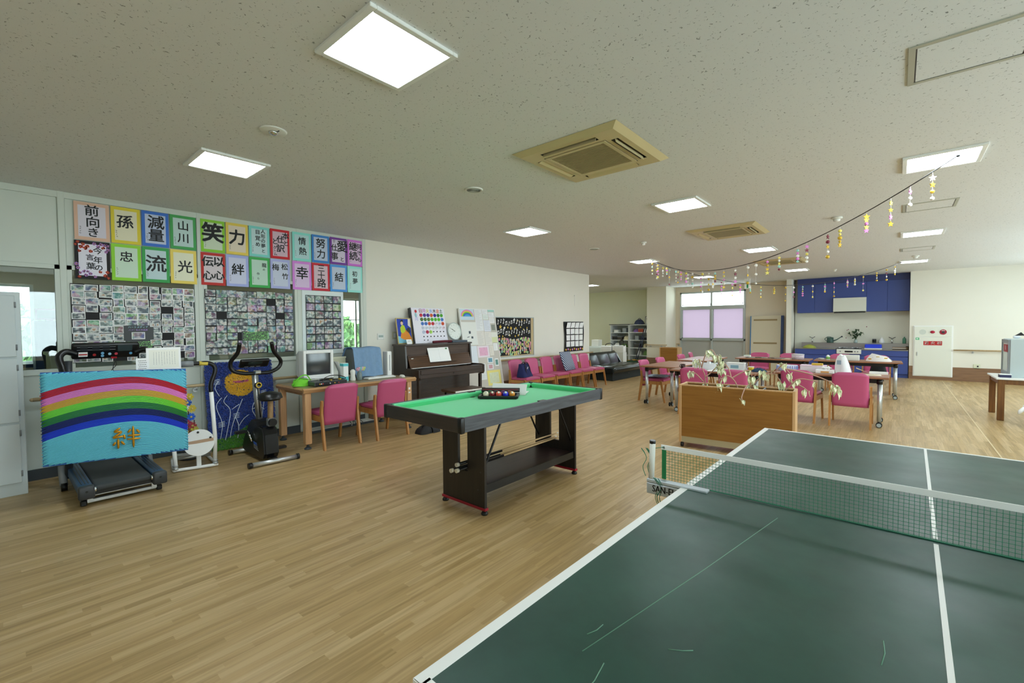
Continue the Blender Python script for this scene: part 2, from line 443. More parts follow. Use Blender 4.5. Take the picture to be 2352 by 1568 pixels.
# ---------------------------------------------------------------- handrails
def handrail(p0, p1, out, label, n=3):
    p0, p1, out = Vector(p0), Vector(p1), Vector(out)
    t = thing('handrail', label, 'handrail', (p0.x, p0.y, 0), group=None)
    o = Vector((p0.x, p0.y, 0))
    obj('rail', G().cyl(p0-o, p1-o, 0.018, n=10).ball(p0-o, 0.018).ball(p1-o, 0.018), M_RAIL, t)
    for k in range(n):
        q = p0.lerp(p1, (k+0.5)/n)-o
        obj('bracket', G().tube([q+Vector((0, 0, -.015)), q+Vector((0, 0, -.05)), q+out*0.85+Vector((0, 0, -.055))], .008, 6).cyl(q+out*0.8+Vector((0, 0, -.055)), q+out*0.99+Vector((0, 0, -.055)), .025, n=12), M_SILVER, t)
    return t
handrail((XW+.07, .24, .775), (XW+.07, 3.7, .775), (-.07, 0, 0), 'long beech handrail along the grey partition behind the exercise machines', 4)
handrail((XW+.07, 5.9, .735), (XW+.07, 10.4, .735), (-.07, 0, 0), 'beech handrail on the cream wall above the row of pink chairs', 5)
handrail((1.06, YB-.07, .765), (3.0, YB-.07, .765), (0, .07, 0), 'beech handrail on the white wall beside the fire hydrant cabinet', 3)
handrail((-6.8, 15.13, .755), (-6.02, 15.13, .755), (0, .07, 0), 'short beech handrail across the front of the column by the shelves', 2)
handrail((-6.0, 16.03, .765), (-5.92, 16.03, .765), (0, .07, 0), 'stub of beech handrail between the column and the bay window', 1)

# ---------------------------------------------------------------- ceiling lights
M_LFR = mat('white_light_frame', '#eceeea', 0.4)
def ceil_light(x, y, label, g='square ceiling lights of the hall'):
    t = thing('ceiling_light', label, 'ceiling light', (x, y, CH), group=g)
    fr = G(); a, b = .245, .212
    fr.box(-a, a, -a, -b, -.018, 0, bev=.003).box(-a, a, b, a, -.018, 0, bev=.003).box(-a, -b, -b, b, -.018, 0, bev=.003).box(b, a, -b, b, -.018, 0, bev=.003)
    obj('frame', fr, M_LFR, t)
    obj('diffuser', G().box(-b, b, -b, b, -.012, -.002), M_LAMP, t)
LL = 'square lit ceiling light panel '
for x, y, lb in [(-1.92, 1.31, 'above the near end of the pool table'), (-4.19, 1.31, 'above the exercise machines'), (-4.02, 5.02, 'above the piano side of the hall'),
                 (-1.86, 5.08, 'between the two nearer air conditioners'), (-4.06, 8.96, 'where the garland is tied'), (-1.9, 9.02, 'between the second and third air conditioners'),
                 (-4.13, 13.0, 'in front of the bay window'), (-1.92, 13.0, 'just in front of the pier beside the blue kitchen'), (.25, 5.14, 'crossed by the end of the garland string'),
                 (.25, 9.08, 'between two ceiling access hatches'), (.24, 13.05, 'at the far end of the garland by the kitchen'), (-7.75, 12.98, 'in the alcove beyond the end of the cream wall'), (-9.6, 12.98, 'added unseen deep in the alcove to brighten it')]:  # last panel is an added, unseen light that brightens the alcove
    ceil_light(x, y, LL+lb)
# ---------------------------------------------------------------- cassette air conditioners
M_AC = mat('yellowed_ac_plastic', '#cdbd8f', 0.45, var=0.04, scale=4)
M_ACG = mat('ac_grille_plastic', '#a89a6e', 0.5)
def aircon(x, y, label):
    t = thing('ceiling_air_conditioner', label, 'air conditioner', (x, y, CH), group='cassette air conditioners in the ceiling')
    a = .45
    g = G()
    rim = [(-a, 0), (-a, -.01), (-a+.06, -.03)]
    # sloped rim plate with four slots left open
    def quad(p): g.bm.faces.new([g.bm.verts.new(q) for q in p])
    s0, s1, sl = .30, .355, .24      # slot from s0 to s1 out, half length sl
    i = a-.05
    for k in range(4):
        M = Matrix.Rotation(k*PI/2, 4, 'Z')
        R = lambda u, v, w: (M @ Vector((u, v, w)))[:]
        quad([R(-a, -a, -.002), R(a, -a, -.002), R(i, -i, -.03), R(-i, -i, -.03)])
        quad([R(-i, -i, -.03), R(i, -i, -.03), R(s1, -s1, -.03), R(-s1, -s1, -.03)])
        quad([R(-s0, -s0, -.03), R(s0, -s0, -.03), R(.27, -.27, -.03), R(-.27, -.27, -.03)])
        quad([R(-s1, -s1, -.03), R(-sl, -s1, -.03), R(-sl, -s0, -.03), R(-s0, -s0, -.03)])
        quad([R(sl, -s1, -.03), R(s1, -s1, -.03), R(s0, -s0, -.03), R(sl, -s0, -.03)])
    g.box(-a+.02, a-.02, -a+.02, a-.02, -.004, -.001)
    obj('panel', g, M_AC, t)
    obj('slot_well', G().box(-.36, .36, -.36, .36, -.012, -.006), M_BLACK, t)
    for k in range(4):
        M = Matrix.Rotation(k*PI/2, 4, 'Z')
        tilt = (1.25, 1.25, .3, .3)[k]
        obj('louver_flap', G().cb(0, -.3275, -.026, .46, .046, .004, rx=tilt, M=M), M_AC, t)
    gr = obj('intake_grille', G().box(-.262, .262, -.262, -.235, -.034, -.02).box(-.262, .262, .235, .262, -.034, -.02).box(-.262, -.235, -.235, .235, -.034, -.02).box(.235, .262, -.235, .235, -.034, -.02), M_AC, t)
    sl_ = G()
    for k in range(24):
        v = -.225+k*.45/23; sl_.box(-.235, .235, v-.005, v+.005, -.032, -.026)
    for k in range(8):
        u = -.2+k*.4/7; sl_.box(u-.002, u+.002, -.235, .235, -.03, -.024)
    obj('grille_slats', sl_, M_ACG, gr)
    obj('filter', G().box(-.24, .24, -.24, .24, -.022, -.014), mat('ac_filter', '#7d7452', .8), gr)
aircon(-1.87, 3.16, 'large yellowed cassette air conditioner above the pool table')
aircon(-1.88, 6.98, 'yellowed cassette air conditioner in the middle of the hall between two square lights')
aircon(-1.92, 11.05, 'small distant yellowed cassette air conditioner behind the hanging star garland')
# ---------------------------------------------------------------- access hatches, detectors
M_HATCH = mat('hatch_frame_metal', '#b6b8ab', 0.4, 0.3)
for x, y, lb in [(.25, 3.21, 'large square ceiling access hatch with metal frame nearest the ping pong table'), (.25, 7.06, 'square ceiling access hatch between the framed lights beside the garland'), (.24, 10.97, 'small distant ceiling access hatch just before the smoke detector')]:
    t = thing('ceiling_access_hatch', lb, 'access hatch', (x, y, CH), group='access hatches in the ceiling')
    a, b = .232, .205
    obj('hatch_frame', G().box(-a, a, -a, -b, -.006, 0).box(-a, a, b, a, -.006, 0).box(-a, -b, -b, b, -.006, 0).box(b, a, -b, b, -.006, 0), M_HATCH, t)
    obj('hatch_gap', G().box(-b, b, -b, -b+.006, -.003, 0).box(-b, b, b-.006, b, -.003, 0).box(-b, -b+.006, -b, b, -.003, 0).box(b-.006, b, -b, b, -.003, 0), M_DKGREY, t)
    obj('hatch_board', G().box(-b+.006, b-.006, -b+.006, b-.006, -.004, 0), M_CEIL, t)
def detector(x, y, r, kind, label):
    t = thing('ceiling_detector' if kind != 'speaker' else 'ceiling_speaker', label, 'smoke detector' if kind != 'speaker' else 'speaker', (x, y, CH))
    if kind == 'down':
        obj('trim_ring', G().lathe([(r, 0), (r, -.004), (r*.9, -.008), (0, -.008)], n=28), M_OFFW, t)
        obj('lamp_head', G().lathe([(r*.35, -.008), (r*.35, -.018), (r*.2, -.028), (0, -.03)], n=16), M_CHROME, t)
        obj('lamp_slot', G().cb(r*.45, r*.2, -.009, r*.3, r*.08, .003), M_BLACK, t)
    elif kind == 'speaker':
        obj('ring', G().lathe([(r, 0), (r, -.008), (r*.93, -.014), (r*.88, -.01), (0, -.01)], n=28), M_OFFW, t)
        g = G()
        for q in range(1, 6): g.lathe([(r*.86*q/5.5, -.0102), (r*.86*q/5.5, -.0125), (r*.86*q/5.5-.004, -.0125), (r*.86*q/5.5-.004, -.0102)], n=24)
        obj('mesh_grille', g, mat('speaker_grille', '#c4c6b9', .6), t)
    else:
        obj('base', G().lathe([(r, 0), (r, -.015), (r*.8, -.022), (0, -.022)], n=22), M_OFFW, t)
        obj('sensor', G().lathe([(r*.62, -.022), (r*.6, -.045), (r*.3, -.055), (0, -.055)], n=18), M_WHITE, t)
detector(-3.26, 1.305, .085, 'down', 'round emergency downlight in the ceiling beside the light over the exercise machines')
detector(-3.185, 3.144, .09, 'speaker', 'flat round ceiling speaker beside the large air conditioner')
detector(-4.05, 6.93, .09, 'speaker', 'flat round ceiling speaker above the row of pink chairs')
detector(-3.15, 6.94, .05, 'smoke', 'tiny ceiling detector left of the second air conditioner')
detector(-.61, 7.03, .06, 'smoke', 'small ceiling sensor just above the garland string')
detector(.24, 12.06, .06, 'smoke', 'smoke detector between the last hatch and the last light by the kitchen')
detector(-1.2, 13.6, .04, 'smoke', 'tiny white ceiling sensor in front of the blue wall cabinets')
t = thing('exit_sign', 'small white exit sign box with green face hanging from the ceiling near the bay window', 'sign', (-3.25, 14.0, CH))
obj('stem', G().cyl((0, 0, 0), (0, 0, -.05), .01, n=8), M_OFFW, t)
obj('box', G().box(-.07, .07, -.03, .03, -.33, -.05, bev=.006), M_OFFW, t)
obj('green_face', G().box(-.012, .03, -.034, -.03, -.31, -.12), mat('exit_green', '#1f8a4d', .5), t)
# ================================================================ LEFT WALL: posters, collages, cabinet
BRUSH = [0.018, 0.024, 0.03]
def poster(i, y0, y1, z0, z1, border, paper, glyphs, label, brush=0.022, sig=True, deco=None):
    """glyphs: list of (character, u, v, size) with u right / v up in 0..1 of the sheet"""
    w, h = y1-y0, z1-z0
    t = thing('calligraphy_poster', label, 'poster', (XW+.008, y0, z0), group='calligraphy posters on the partition')
    P = WALLX
    obj('border_card', G().box(.002, w-.002, .002, h-.002, 0, .003, M=P), mat('card_'+border.strip('#'), border, .7), t)
    b = .03
    obj('paper', G().box(b, w-b, b*1.15, h-b*1.15, .003, .0045, M=P), mat('paper_'+paper.strip('#'), paper, .85), t)
    g = G()
    for ch, u, v, s in glyphs:
        for dx, dy, dz in ((-.5, -.3, 0), (.5, .3, .0002), (-.3, .5, .0004), (.3, -.5, .0006)):
            g.mesh(text_me(ch), P @ Matrix.Translation((u*w+dx*brush*s*h, v*h+dy*brush*s*h, .0055+dz)) @ Matrix.Scale(s*h, 4))
    obj('brush_writing', g, M_INK, t)
    if sig:
        g = G(); rnd = random.Random(i)
        for k in range(4):
            for q in range(3):
                g.cb(.045+rnd.uniform(-.005, .005), .13-k*.021+rnd.uniform(-.005, .005), .0052, rnd.uniform(.006, .014), .0018, .001, rz=rnd.uniform(-1.6, 1.6), M=P)
        obj('signature', g, M_INK, t)
    if deco: deco(t, w, h)
    return t
def plum(t, w, h):
    rnd = random.Random(3)
    cols = [mat('plum_red', '#c4372c', .7), mat('plum_mauve', '#b982cf', .7), mat('plum_heart', '#e8c06a', .7)]
    spots = [(.1, .95, 0), (.04, .88, 0), (.18, .83, 0), (.24, .9, 0), (.14, .72, 0), (.36, .85, 0), (.3, .8, 0), (.45, .73, 0), (.55, .93, 1), (.66, .87, 1), (.75, .93, 1), (.86, .92, 1), (.93, .9, 1), (.94, .8, 1), (.88, .74, 1), (.8, .84, 0),
             (.05, .38, 1), (.09, .28, 1), (.15, .16, 1), (.25, .2, 1), (.3, .1, 1), (.35, .2, 1), (.42, .14, 1), (.55, .07, 1), (.7, .2, 0), (.9, .2, 0), (.84, .11, 0), (.93, .05, 0), (.12, .05, 0)]
    for u, v, c in spots:
        g = G(); r = rnd.uniform(.011, .016)
        for k in range(5):
            a = k*2*PI/5+rnd.random(); g.cyl((math.cos(a)*r*.6, math.sin(a)*r*.6, 0), (math.cos(a)*r*.6, math.sin(a)*r*.6, .003), r*.55, n=8, mi=0)
        g.cyl((0, 0, .003), (0, 0, .0045), r*.28, n=6, mi=1)
        obj('paper_flower', g, [cols[c], cols[2]], t).matrix_local = WALLX @ Matrix.Translation((u*w, v*h, .0046))
YA = [.57, .845, 1.095, 1.343, 1.599]; YBb = [1.633, 1.893, 2.149, 2.401, 2.655]; YC = [2.68, 2.944, 3.208, 3.477, 3.726]
cells = [(a, b) for Y in (YA, YBb, YC) for a, b in zip(Y, Y[1:])]
R1 = [('#e2b9a0', '#dcd6e2', [('前', .5, .77, .3), ('向', .52, .47, .3), ('き', .52, .2, .26)], 'salmon-bordered poster with brushed words meaning facing forward'),
      ('#e3cf3c', '#e8e2c4', [('孫', .47, .58, .38)], 'yellow-bordered poster with the single character for grandchild'),
      ('#3f74cf', '#c6cfe6', [('減', .52, .67, .4), ('量', .52, .3, .38)], 'blue-bordered poster with the two characters for weight loss'),
      ('#4aa55a', '#c3dbd8', [('山', .5, .68, .3), ('川', .5, .32, .3)], 'green-bordered poster with characters for mountain and river'),
      ('#8fcf3a', '#d2dfc4', [('笑', .5, .56, .62)], 'lime-bordered poster with one big character for laughter'),
      ('#ecd05c', '#e8d9c4', [('力', .5, .52, .5)], 'soft yellow poster with one big character for strength'),
      ('#84d9d2', '#c9e2e4', [('人', .68, .84, .15), ('形', .68, .68, .15), ('の', .68, .53, .15), ('夢', .68, .37, .15), ('と', .68, .2, .13), ('目', .42, .8, .16), ('覚', .42, .6, .17), ('め', .42, .4, .16)], 'aqua poster with two thin columns of brush writing'),
      ('#cf2430', '#d9bccb', [('本', .78, .78, .24), ('と', .8, .54, .2), ('仕', .52, .64, .26), ('訳', .52, .34, .28), ('と', .24, .56, .22), ('ゲ', .25, .36, .13), ('ー', .24, .25, .1), ('ム', .25, .15, .12)], 'red-bordered pink poster crowded with three columns of writing'),
      ('#8fe3d8', '#bfe0e2', [('情', .52, .68, .28), ('熱', .54, .33, .28)], 'mint poster with the two characters for passion'),
      ('#3f86cf', '#c3cfe4', [('努', .5, .68, .36), ('力', .52, .3, .34)], 'blue-bordered poster with the two characters for effort'),
      ('#7c3fa0', '#ddd3e6', [('愛', .72, .66, .44), ('と', .7, .2, .18), ('♡', .24, .84, .13), ('仕', .26, .6, .26), ('事', .26, .28, .3)], 'purple-bordered poster with words for love and work and a heart'),
      ('#d777dc', '#e3c6e4', [('何', .78, .74, .24), ('で', .8, .5, .2), ('も', .8, .26, .2), ('継', .38, .72, .34), ('続', .4, .36, .36)], 'orchid-bordered poster with words for keeping at anything')]
R2 = [('#151214', '#e9e6f2', [('今', .64, .74, .19), ('年', .64, .5, .19), ('の', .66, .3, .18), ('言', .42, .56, .17), ('葉', .44, .33, .19)], 'black poster framed with small red and mauve paper plum flowers'),
      ('#96d83c', '#cfe6d0', [('忠', .5, .64, .3)], 'lime-bordered poster with the small character for loyalty'),
      ('#3fa558', '#c6dde0', [('流', .5, .5, .5)], 'green-bordered poster with the big character for flow'),
      ('#efd667', '#ecebd0', [('光', .55, .48, .38)], 'yellow-bordered poster with the character for light'),
      ('#c2342f', '#dccfd4', [('以', .72, .72, .32), ('心', .72, .3, .3), ('伝', .28, .7, .32), ('心', .28, .28, .3)], 'red-bordered poster with four characters in a square'),
      ('#aab4ea', '#d3d6ee', [('絆', .52, .52, .38)], 'periwinkle poster with the single character for bond'),
      ('#42b058', '#c2dfce', [('龍', .72, .74, .15), ('の', .7, .6, .08), ('作', .42, .45, .09), ('ら', .42, .3, .08)], 'green-bordered poster with a few faint small characters'),
      ('#b4b9ea', '#cfd6ea', [('松', .72, .74, .23), ('竹', .74, .42, .22), ('梅', .26, .7, .24)], 'lilac poster with the three characters for pine bamboo and plum'),
      ('#dd8ae2', '#e2c9ea', [('幸', .5, .56, .46)], 'pink-mauve poster with the single character for happiness'),
      ('#cf2a3c', '#ddc4cf', [('三', .52, .8, .28), ('十', .52, .54, .28), ('路', .53, .26, .34)], 'crimson-bordered poster with three stacked characters for thirty'),
      ('#4f9ae4', '#c9d4e8', [('結', .52, .52, .36)], 'sky-blue bordered poster with the character for tie'),
      ('#9ee9df', '#c8ebea', [('初', .48, .7, .22), ('夢', .5, .42, .23)], 'pale mint poster with the two small characters for first dream')]
heavy = {4: .06, 5: .05, 16: .05}
for i, ((a, b), r) in enumerate(zip(cells, R1)):
    z1 = 2.706+.003*i; poster(i, a+.004, b-.004, 2.326+.002*i, z1, r[0], r[1], r[2], r[3], heavy.get(i, .035))
for i, ((a, b), r) in enumerate(zip(cells, R2)):
    poster(i+12, a-.002, b-.008, 1.938+.0015*i, 2.322+.002*i, r[0], r[1], r[2], r[3], heavy.get(i+12, .032), sig=i > 0, deco=plum if i == 0 else None)

# ---------------------------------------------------------------- photo collages: a black board with its snapshots as parts
def snap_mesh(w, h, border):
    g = G(); g.box(-w/2, w/2, -h/2, h/2, 0, .0012, 0)
    if border: g.box(-w/2+.006, w/2-.006, -h/2+.006, h/2-.006, .0011, .0016, 1)
    else: g.box(-w/2+.001, w/2-.001, -h/2+.001, h/2-.001, .0011, .0016, 1)
    return g.me('snapshot', [M_PAPER if border else M_BLACK, M_PHOTO])
SNAP = {(b, v): snap_mesh(.098 if not v else .072, .068 if not v else .09, b) for b in (0, 1) for v in (0, 1)}
SNAPS = [snap_mesh(.112, .075, 1), snap_mesh(.06, .05, 1)]
def collage(y0, y1, z0, z1, label, border, rows, cols, jit, seed, texts=()):
    t = thing('photo_collage', label, 'photo board', (XW+.012, y0, z0), group=None)
    w, h = y1-y0, z1-z0
    obj('backing_sheet', G().box(0, w, 0, h, 0, .003, M=WALLX), mat('black_backing_paper', '#121013', .7), t)
    rnd = random.Random(seed); cw, chh = w/cols, h/rows
    for r in range(rows):
        for c in range(cols):
            u, v = (c+.5)*cw, (r+.5)*chh
            if any(a <= u <= b and cc <= v <= d for a, b, cc, d in texts): continue
            if jit and rnd.random() < .03: continue
            me = SNAP[(border, 1 if rnd.random() < .1 and jit else 0)]
            o = obj('snapshot', me, None, t)
            sx, sy = cw/.098*rnd.uniform(.86, 1.06 if jit else .9)*(1 if jit else 1.06), chh/.068*rnd.uniform(.84, 1.02 if jit else .9)
            if me is SNAP[(border, 1)]: sx, sy = cw/.098*1.1, chh/.068*.85
            o.matrix_local = WALLX @ Matrix.Translation((min(max(u+rnd.uniform(-jit, jit), .05), w-.045), min(max(v+rnd.uniform(-jit, jit), .035), h-.035), .003+.0017*((r+c*2) % 3 if jit else 0))) \
                @ Matrix.Rotation(rnd.uniform(-.03, .03) if jit else 0, 4, 'Z') @ Matrix.Diagonal((sx, sy, 1, 1))
    return t, w, h
def scrawl(t, u0, u1, v0, v1, n, m, name, seed):
    rnd = random.Random(seed); g = G()
    for k in range(n):
        v = v1-(k+.5)*(v1-v0)/n; u = u0+rnd.uniform(0, .02)
        while u < u1:
            L_ = rnd.uniform(.008, .02); g.cb(u+L_/2, v+rnd.uniform(-.003, .003), .009, L_, (v1-v0)/n*rnd.uniform(.25, .6), .0006, M=WALLX); u += L_+rnd.uniform(.003, .006)
    obj(name, g, m, t)
GRN = mat('chalk_green_ink', '#7fc46a', .7); CYA = mat('pale_cyan_ink', '#a8dbe6', .7); VIO = mat('violet_ink', '#b58ad8', .7)
t, w, h = collage(.53, 1.55, 1.1, 1.888, 'black photo board of white-bordered snapshots with a chalk-lettered panel', 1, 11, 10, .006, 11, texts=[(.39, .62, .08, .36)])
obj('chalk_panel', G().box(.39, .64, .07, .37, .003, .0075, M=WALLX), M_BLACK, t)
obj('chalk_title', G().mesh(text_me('ハートメディア'), WALLX @ Matrix.Translation((.51, .35, .0082)) @ Matrix.Scale(.024, 4)), CYA, t)
obj('chalk_subtitle', G().mesh(text_me('ハイ！私の作品展'), WALLX @ Matrix.Translation((.51, .32, .0082)) @ Matrix.Scale(.02, 4)), VIO, t)
o = obj('snapshot', SNAPS[0], None, t); o.matrix_local = WALLX @ Matrix.Translation((.51, .26, .008))
scrawl(t, .41, .62, .085, .2, 6, GRN, 'chalk_lines', 5)
t, w, h = collage(1.66, 2.672, 1.115, 1.896, 'tightly packed borderless photo board with green handwriting, above the blue rug picture', 0, 9, 9, .004, 23, texts=[(.36, .66, .17, .27)])
obj('handwriting_panel', G().box(.38, .7, .16, .28, .003, .0078, M=WALLX), M_BLACK, t)
scrawl(t, .39, .69, .165, .275, 6, mat('bright_green_ink', '#8fdc74', .7), 'handwriting', 9)
t, w, h = collage(2.845, 3.36, 1.125, 1.885, 'narrow black photo board of four columns of snapshots beside the computer monitor', 0, 7, 4, 0, 31)
tag(obj('board_mount', G().box(XW+.004, XW+.0105, 2.80, 3.4, 1.06, 1.95), mat('pale_mount_board', '#e4eeee', .8)), 'pale mount sheet on the glass behind the narrow photo board', 'paper sheet')

# ---------------------------------------------------------------- steel cabinet at the left edge
M_CAB = mat('pale_grey_steel', '#c9d2d3', .45, var=.01, scale=2)
t = thing('steel_cabinet', 'tall pale grey steel cabinet with three stacked doors at the end of the partition', 'cabinet', (-5.94, -.27, 0))
obj('body', G().box(-.2, .185, -.45, .45, 0, 1.755, bev=.004), M_CAB, t)
for z0, z1 in ((.11, .62), (.635, 1.185), (1.2, 1.725)):
    d = obj('door', G().box(.185, .203, -.41, .418, z0, z1, bev=.004), M_CAB, t)
    for zz in (z0+.08, z1-.08): obj('hinge', G().cyl((.203, .418, zz-.025), (.203, .418, zz+.025), .006, n=8), M_GREY, d)
    obj('handle', G().cb(.206, -.36, (z0+z1)/2, .01, .02, .1, bev=.003), M_SILVER, d)

# wall switch plates, hook
t = thing('wall_control', 'small white wall thermostat plate beside the piano', 'thermostat', (XW, 4.025, 1.287))
obj('plate', G().box(0, .012, -.062, .062, -.05, .05, bev=.003), M_OFFW, t); obj('display', G().box(.012, .014, -.042, .04, -.012, .02), mat('lcd_grey', '#9fb0a8', .4), t)
obj('buttons', G().box(.012, .015, -.04, -.01, -.036, -.024).box(.012, .015, .0, .03, -.036, -.024), M_WHITE, t)
t = thing('wall_switch', 'small beige light switch plate half hidden by the framed painting', 'switch', (XW, 4.28, 1.3))
obj('plate', G().box(0, .01, -.045, .045, -.06, .06, bev=.003), mat('beige_plate', '#c9c6a6', .5), t); obj('rocker', G().box(.01, .014, -.02, .02, -.035, .035, bev=.002), M_OFFW, t)
t = thing('wall_hook_cord', 'thin white hanging cord on the cream wall above the grid poster', 'cord', (XW+.012, 9.63, 2.2))
obj('hook', G().ball((0, 0, 0), .012), M_WHITE, t); obj('cord', G().cyl((0, 0, 0), (0, 0, -.26), .004, n=6), M_WHITE, t)

# ================================================================ OFFICE glimpsed behind the glass
t = thing('office_locker', 'dark navy filing cabinet in the office behind the partition glass', 'cabinet', (-8.62, .52, 0))
obj('body', G().box(-.45, .1, -.14, .3, 0, 1.55, bev=.005), mat('navy_steel', '#2a3038', .5), t)
obj('side_trim', G().box(.1, .112, -.12, .28, .05, 1.5), mat('navy_steel2', '#30363f', .5), t)
t = thing('office_desk', 'dark office desk behind the partition glass under the garden window', 'desk', (-9.7, 1.6, 0))
obj('top', G().box(-.5, .4, -1.6, .5, .9, .95), mat('dark_desk', '#22211f', .5), t)
for x, y in ((-.45, -1.5), (.35, -1.5), (-.45, .4), (.35, .4)): obj('leg', G().box(x-.03, x+.03, y-.03, y+.03, 0, .9), M_DKGREY, t)
t = thing('office_air_conditioner', 'yellowed air conditioner on the office ceiling seen through the glass', 'air conditioner', (-8.2, .93, CH))
obj('panel', G().box(-.45, .45, -.45, .45, -.05, -.001, bev=.01), M_AC, t); obj('vent', G().box(-.3, -.1, -.46, -.455, -.04, -.015).box(.0, .2, -.46, -.455, -.04, -.015), M_BLACK, t)
t = thing('office_counter', 'cream counter cabinet in the office below the photo boards', 'cabinet', (-6.9, 1.9, 0))
obj('body', G().box(-.3, .3, -1.5, 1.6, 0, 1.16), mat('cream_laminate', '#d9d3b4', .5), t); obj('counter_top', G().box(-.32, .32, -1.52, 1.62, 1.16, 1.19), mat('cream_laminate_top', '#e4dfc6', .4), t)
t = thing('pink_photo_stand', 'small pink picture frame standing on the office cabinet', 'picture frame', (-8.75, .55, 1.55))
obj('frame', G().box(0, .01, -.15, .12, .02, .035).box(0, .01, -.15, .12, .15, .165).box(0, .01, -.15, -.13, .035, .15).box(0, .01, .1, .12, .035, .15).box(-.03, .03, -.05, .02, 0, .02), mat('pink_plastic', '#c98aa5', .5), t)
obj('picture', G().box(.002, .006, -.13, .1, .035, .15), M_GREY, t)
# garden shrubs outside the office windows
M_LEAF = [mat('shrub_leaf_%d' % k, c, .6) for k, c in enumerate(('#3f6b3c', '#5d8a4a', '#7aa35e'))]
def shrub(x, y, r, hgt, label, seed):
    rnd = random.Random(seed); t = thing('garden_tree', label, 'tree', (x, y, 0), group='garden trees beyond the office windows')
    obj('trunk', G().cyl((0, 0, 0), (0, 0, hgt*.7), .09, .05, n=8), mat('bark', '#5b4a38', .9), t)
    g = G()
    for k in range(3500):
        a = rnd.uniform(0, 2*PI); q = rnd.random()**.5; z = rnd.uniform(.15, 1)*hgt; rr = r*math.sin(min(1, z/hgt)*PI*.85+.15)*q
        p = Vector((rr*math.cos(a), rr*math.sin(a), z)); s = rnd.uniform(.09, .17)
        M = Matrix.Translation(p) @ Euler((rnd.uniform(0, 6), rnd.uniform(0, 6), rnd.uniform(0, 6))).to_matrix().to_4x4()
        vs = [g.bm.verts.new(M @ Vector(c)) for c in ((-s, 0, 0), (0, -s*.5, 0), (s, 0, 0), (0, s*.5, .02))]
        f = g.bm.faces.new(vs); f.material_index = k % 3
    o = obj('foliage', g, M_LEAF, t); o['kind'] = 'stuff'
shrub(-13.6, .1, 1.6, 1.9, 'leafy tree seen through the office window behind the steel cabinet', 1)
shrub(-14.8, 7.2, 1.7, 1.95, 'leafy tree seen through the glass right of the narrow photo board', 2)
shrub(-13.6, 11.4, 1.6, 1.8, 'lower leafy tree further along the garden beyond the office windows', 4)
# ================================================================ RAINBOW BOARD
t = thing('rainbow_rope_board', 'turquoise rope picture board with a rainbow and golden character leaning on the treadmill', 'picture board', (-5.15, .245, .335))
BW, BH = .94, .755
BX = Matrix(((.182, -.03, .983, 0), (.983, .008, -.182, 0), (-.03, .999, .03, 0), (0, 0, 0, 1)))   # u right, v up, w out
obj('backing_board', G().box(0, BW, 0, BH, -.012, 0, M=BX), mat('blue_backing', '#2a63a8', .7), t)
def archv(u):
    d = u-.57; return .924-(.44 if d < 0 else .92)*d*d
RCOL = {'sky': '#74d8ec', 'red': '#c8141c', 'pink': '#ef8ad8', 'yellow': '#dfb528', 'lime': '#7be22a', 'green': '#2c8424', 'navy': '#11105c', 'blue': '#1739d8'}
bands = [('red', 0), ('pink', 1), ('yellow', 2), ('lime', 3), ('green', 4), ('navy', 5), ('blue', 6)]
STEP = .0735/6
gs = {}
for k in range(-34, 78):
    band = 'sky'
    for nme, b in bands:
        if b*6 <= k < b*6+6: band = nme
    pts = []; segs_ = []
    for i in range(29):
        u = i/28; v = archv(u)-(k+.5)*STEP*(1+.1*(u-.57) if k < 0 else 1)
        if .004 < v < .998: pts.append((u*BW+(.006*math.sin(k*2.3) if i in (0, 28) else 0), v*BH, .003))
        else:
            if len(pts) > 1: segs_.append(pts)
            pts = []
    if len(pts) > 1: segs_.append(pts)
    for sg in segs_:
        gs.setdefault(band if band != 'sky' else ('sky_top' if k < 0 else 'sky_bottom'), G()).tube(sg, .0036, 5, M=BX)
for nme, g in gs.items():
    c = nme.split('_')[0]
    obj(c+'_rope_band', g, mat('rope_'+c, RCOL[c], .75), t)
def bd(px, py):       # picture measure of the golden strokes, in board units
    u = (px-100)/1265; top = 378-53*u; bot = 1165-155*u
    return (u*BW, (bot-py)/(bot-top)*BH, .016)
M_GOLD = mat('gold_wrapped_cord', '#c98f1c', .35, .5, var=.35, scale=60)
for a, b in [((735, 832), (678, 868)), ((678, 870), (748, 862)), ((748, 866), (668, 918)), ((666, 920), (768, 900)), ((764, 888), (772, 926)), ((713, 925), (713, 1008)), ((692, 952), (668, 984)), ((738, 944), (768, 974)),
             ((800, 872), (826, 842)), ((904, 872), (880, 842)), ((796, 897), (912, 887)), ((790, 928), (912, 916)), ((848, 814), (848, 995))]:
    pa, pb = Vector(bd(*a)), Vector(bd(*b)); m = (pa+pb)/2
    obj('gold_stroke', G().tube([pa, pa.lerp(pb, .12), m, pa.lerp(pb, .88), pb], [.003, .008, .009, .008, .003], 7, M=BX), M_GOLD, t)

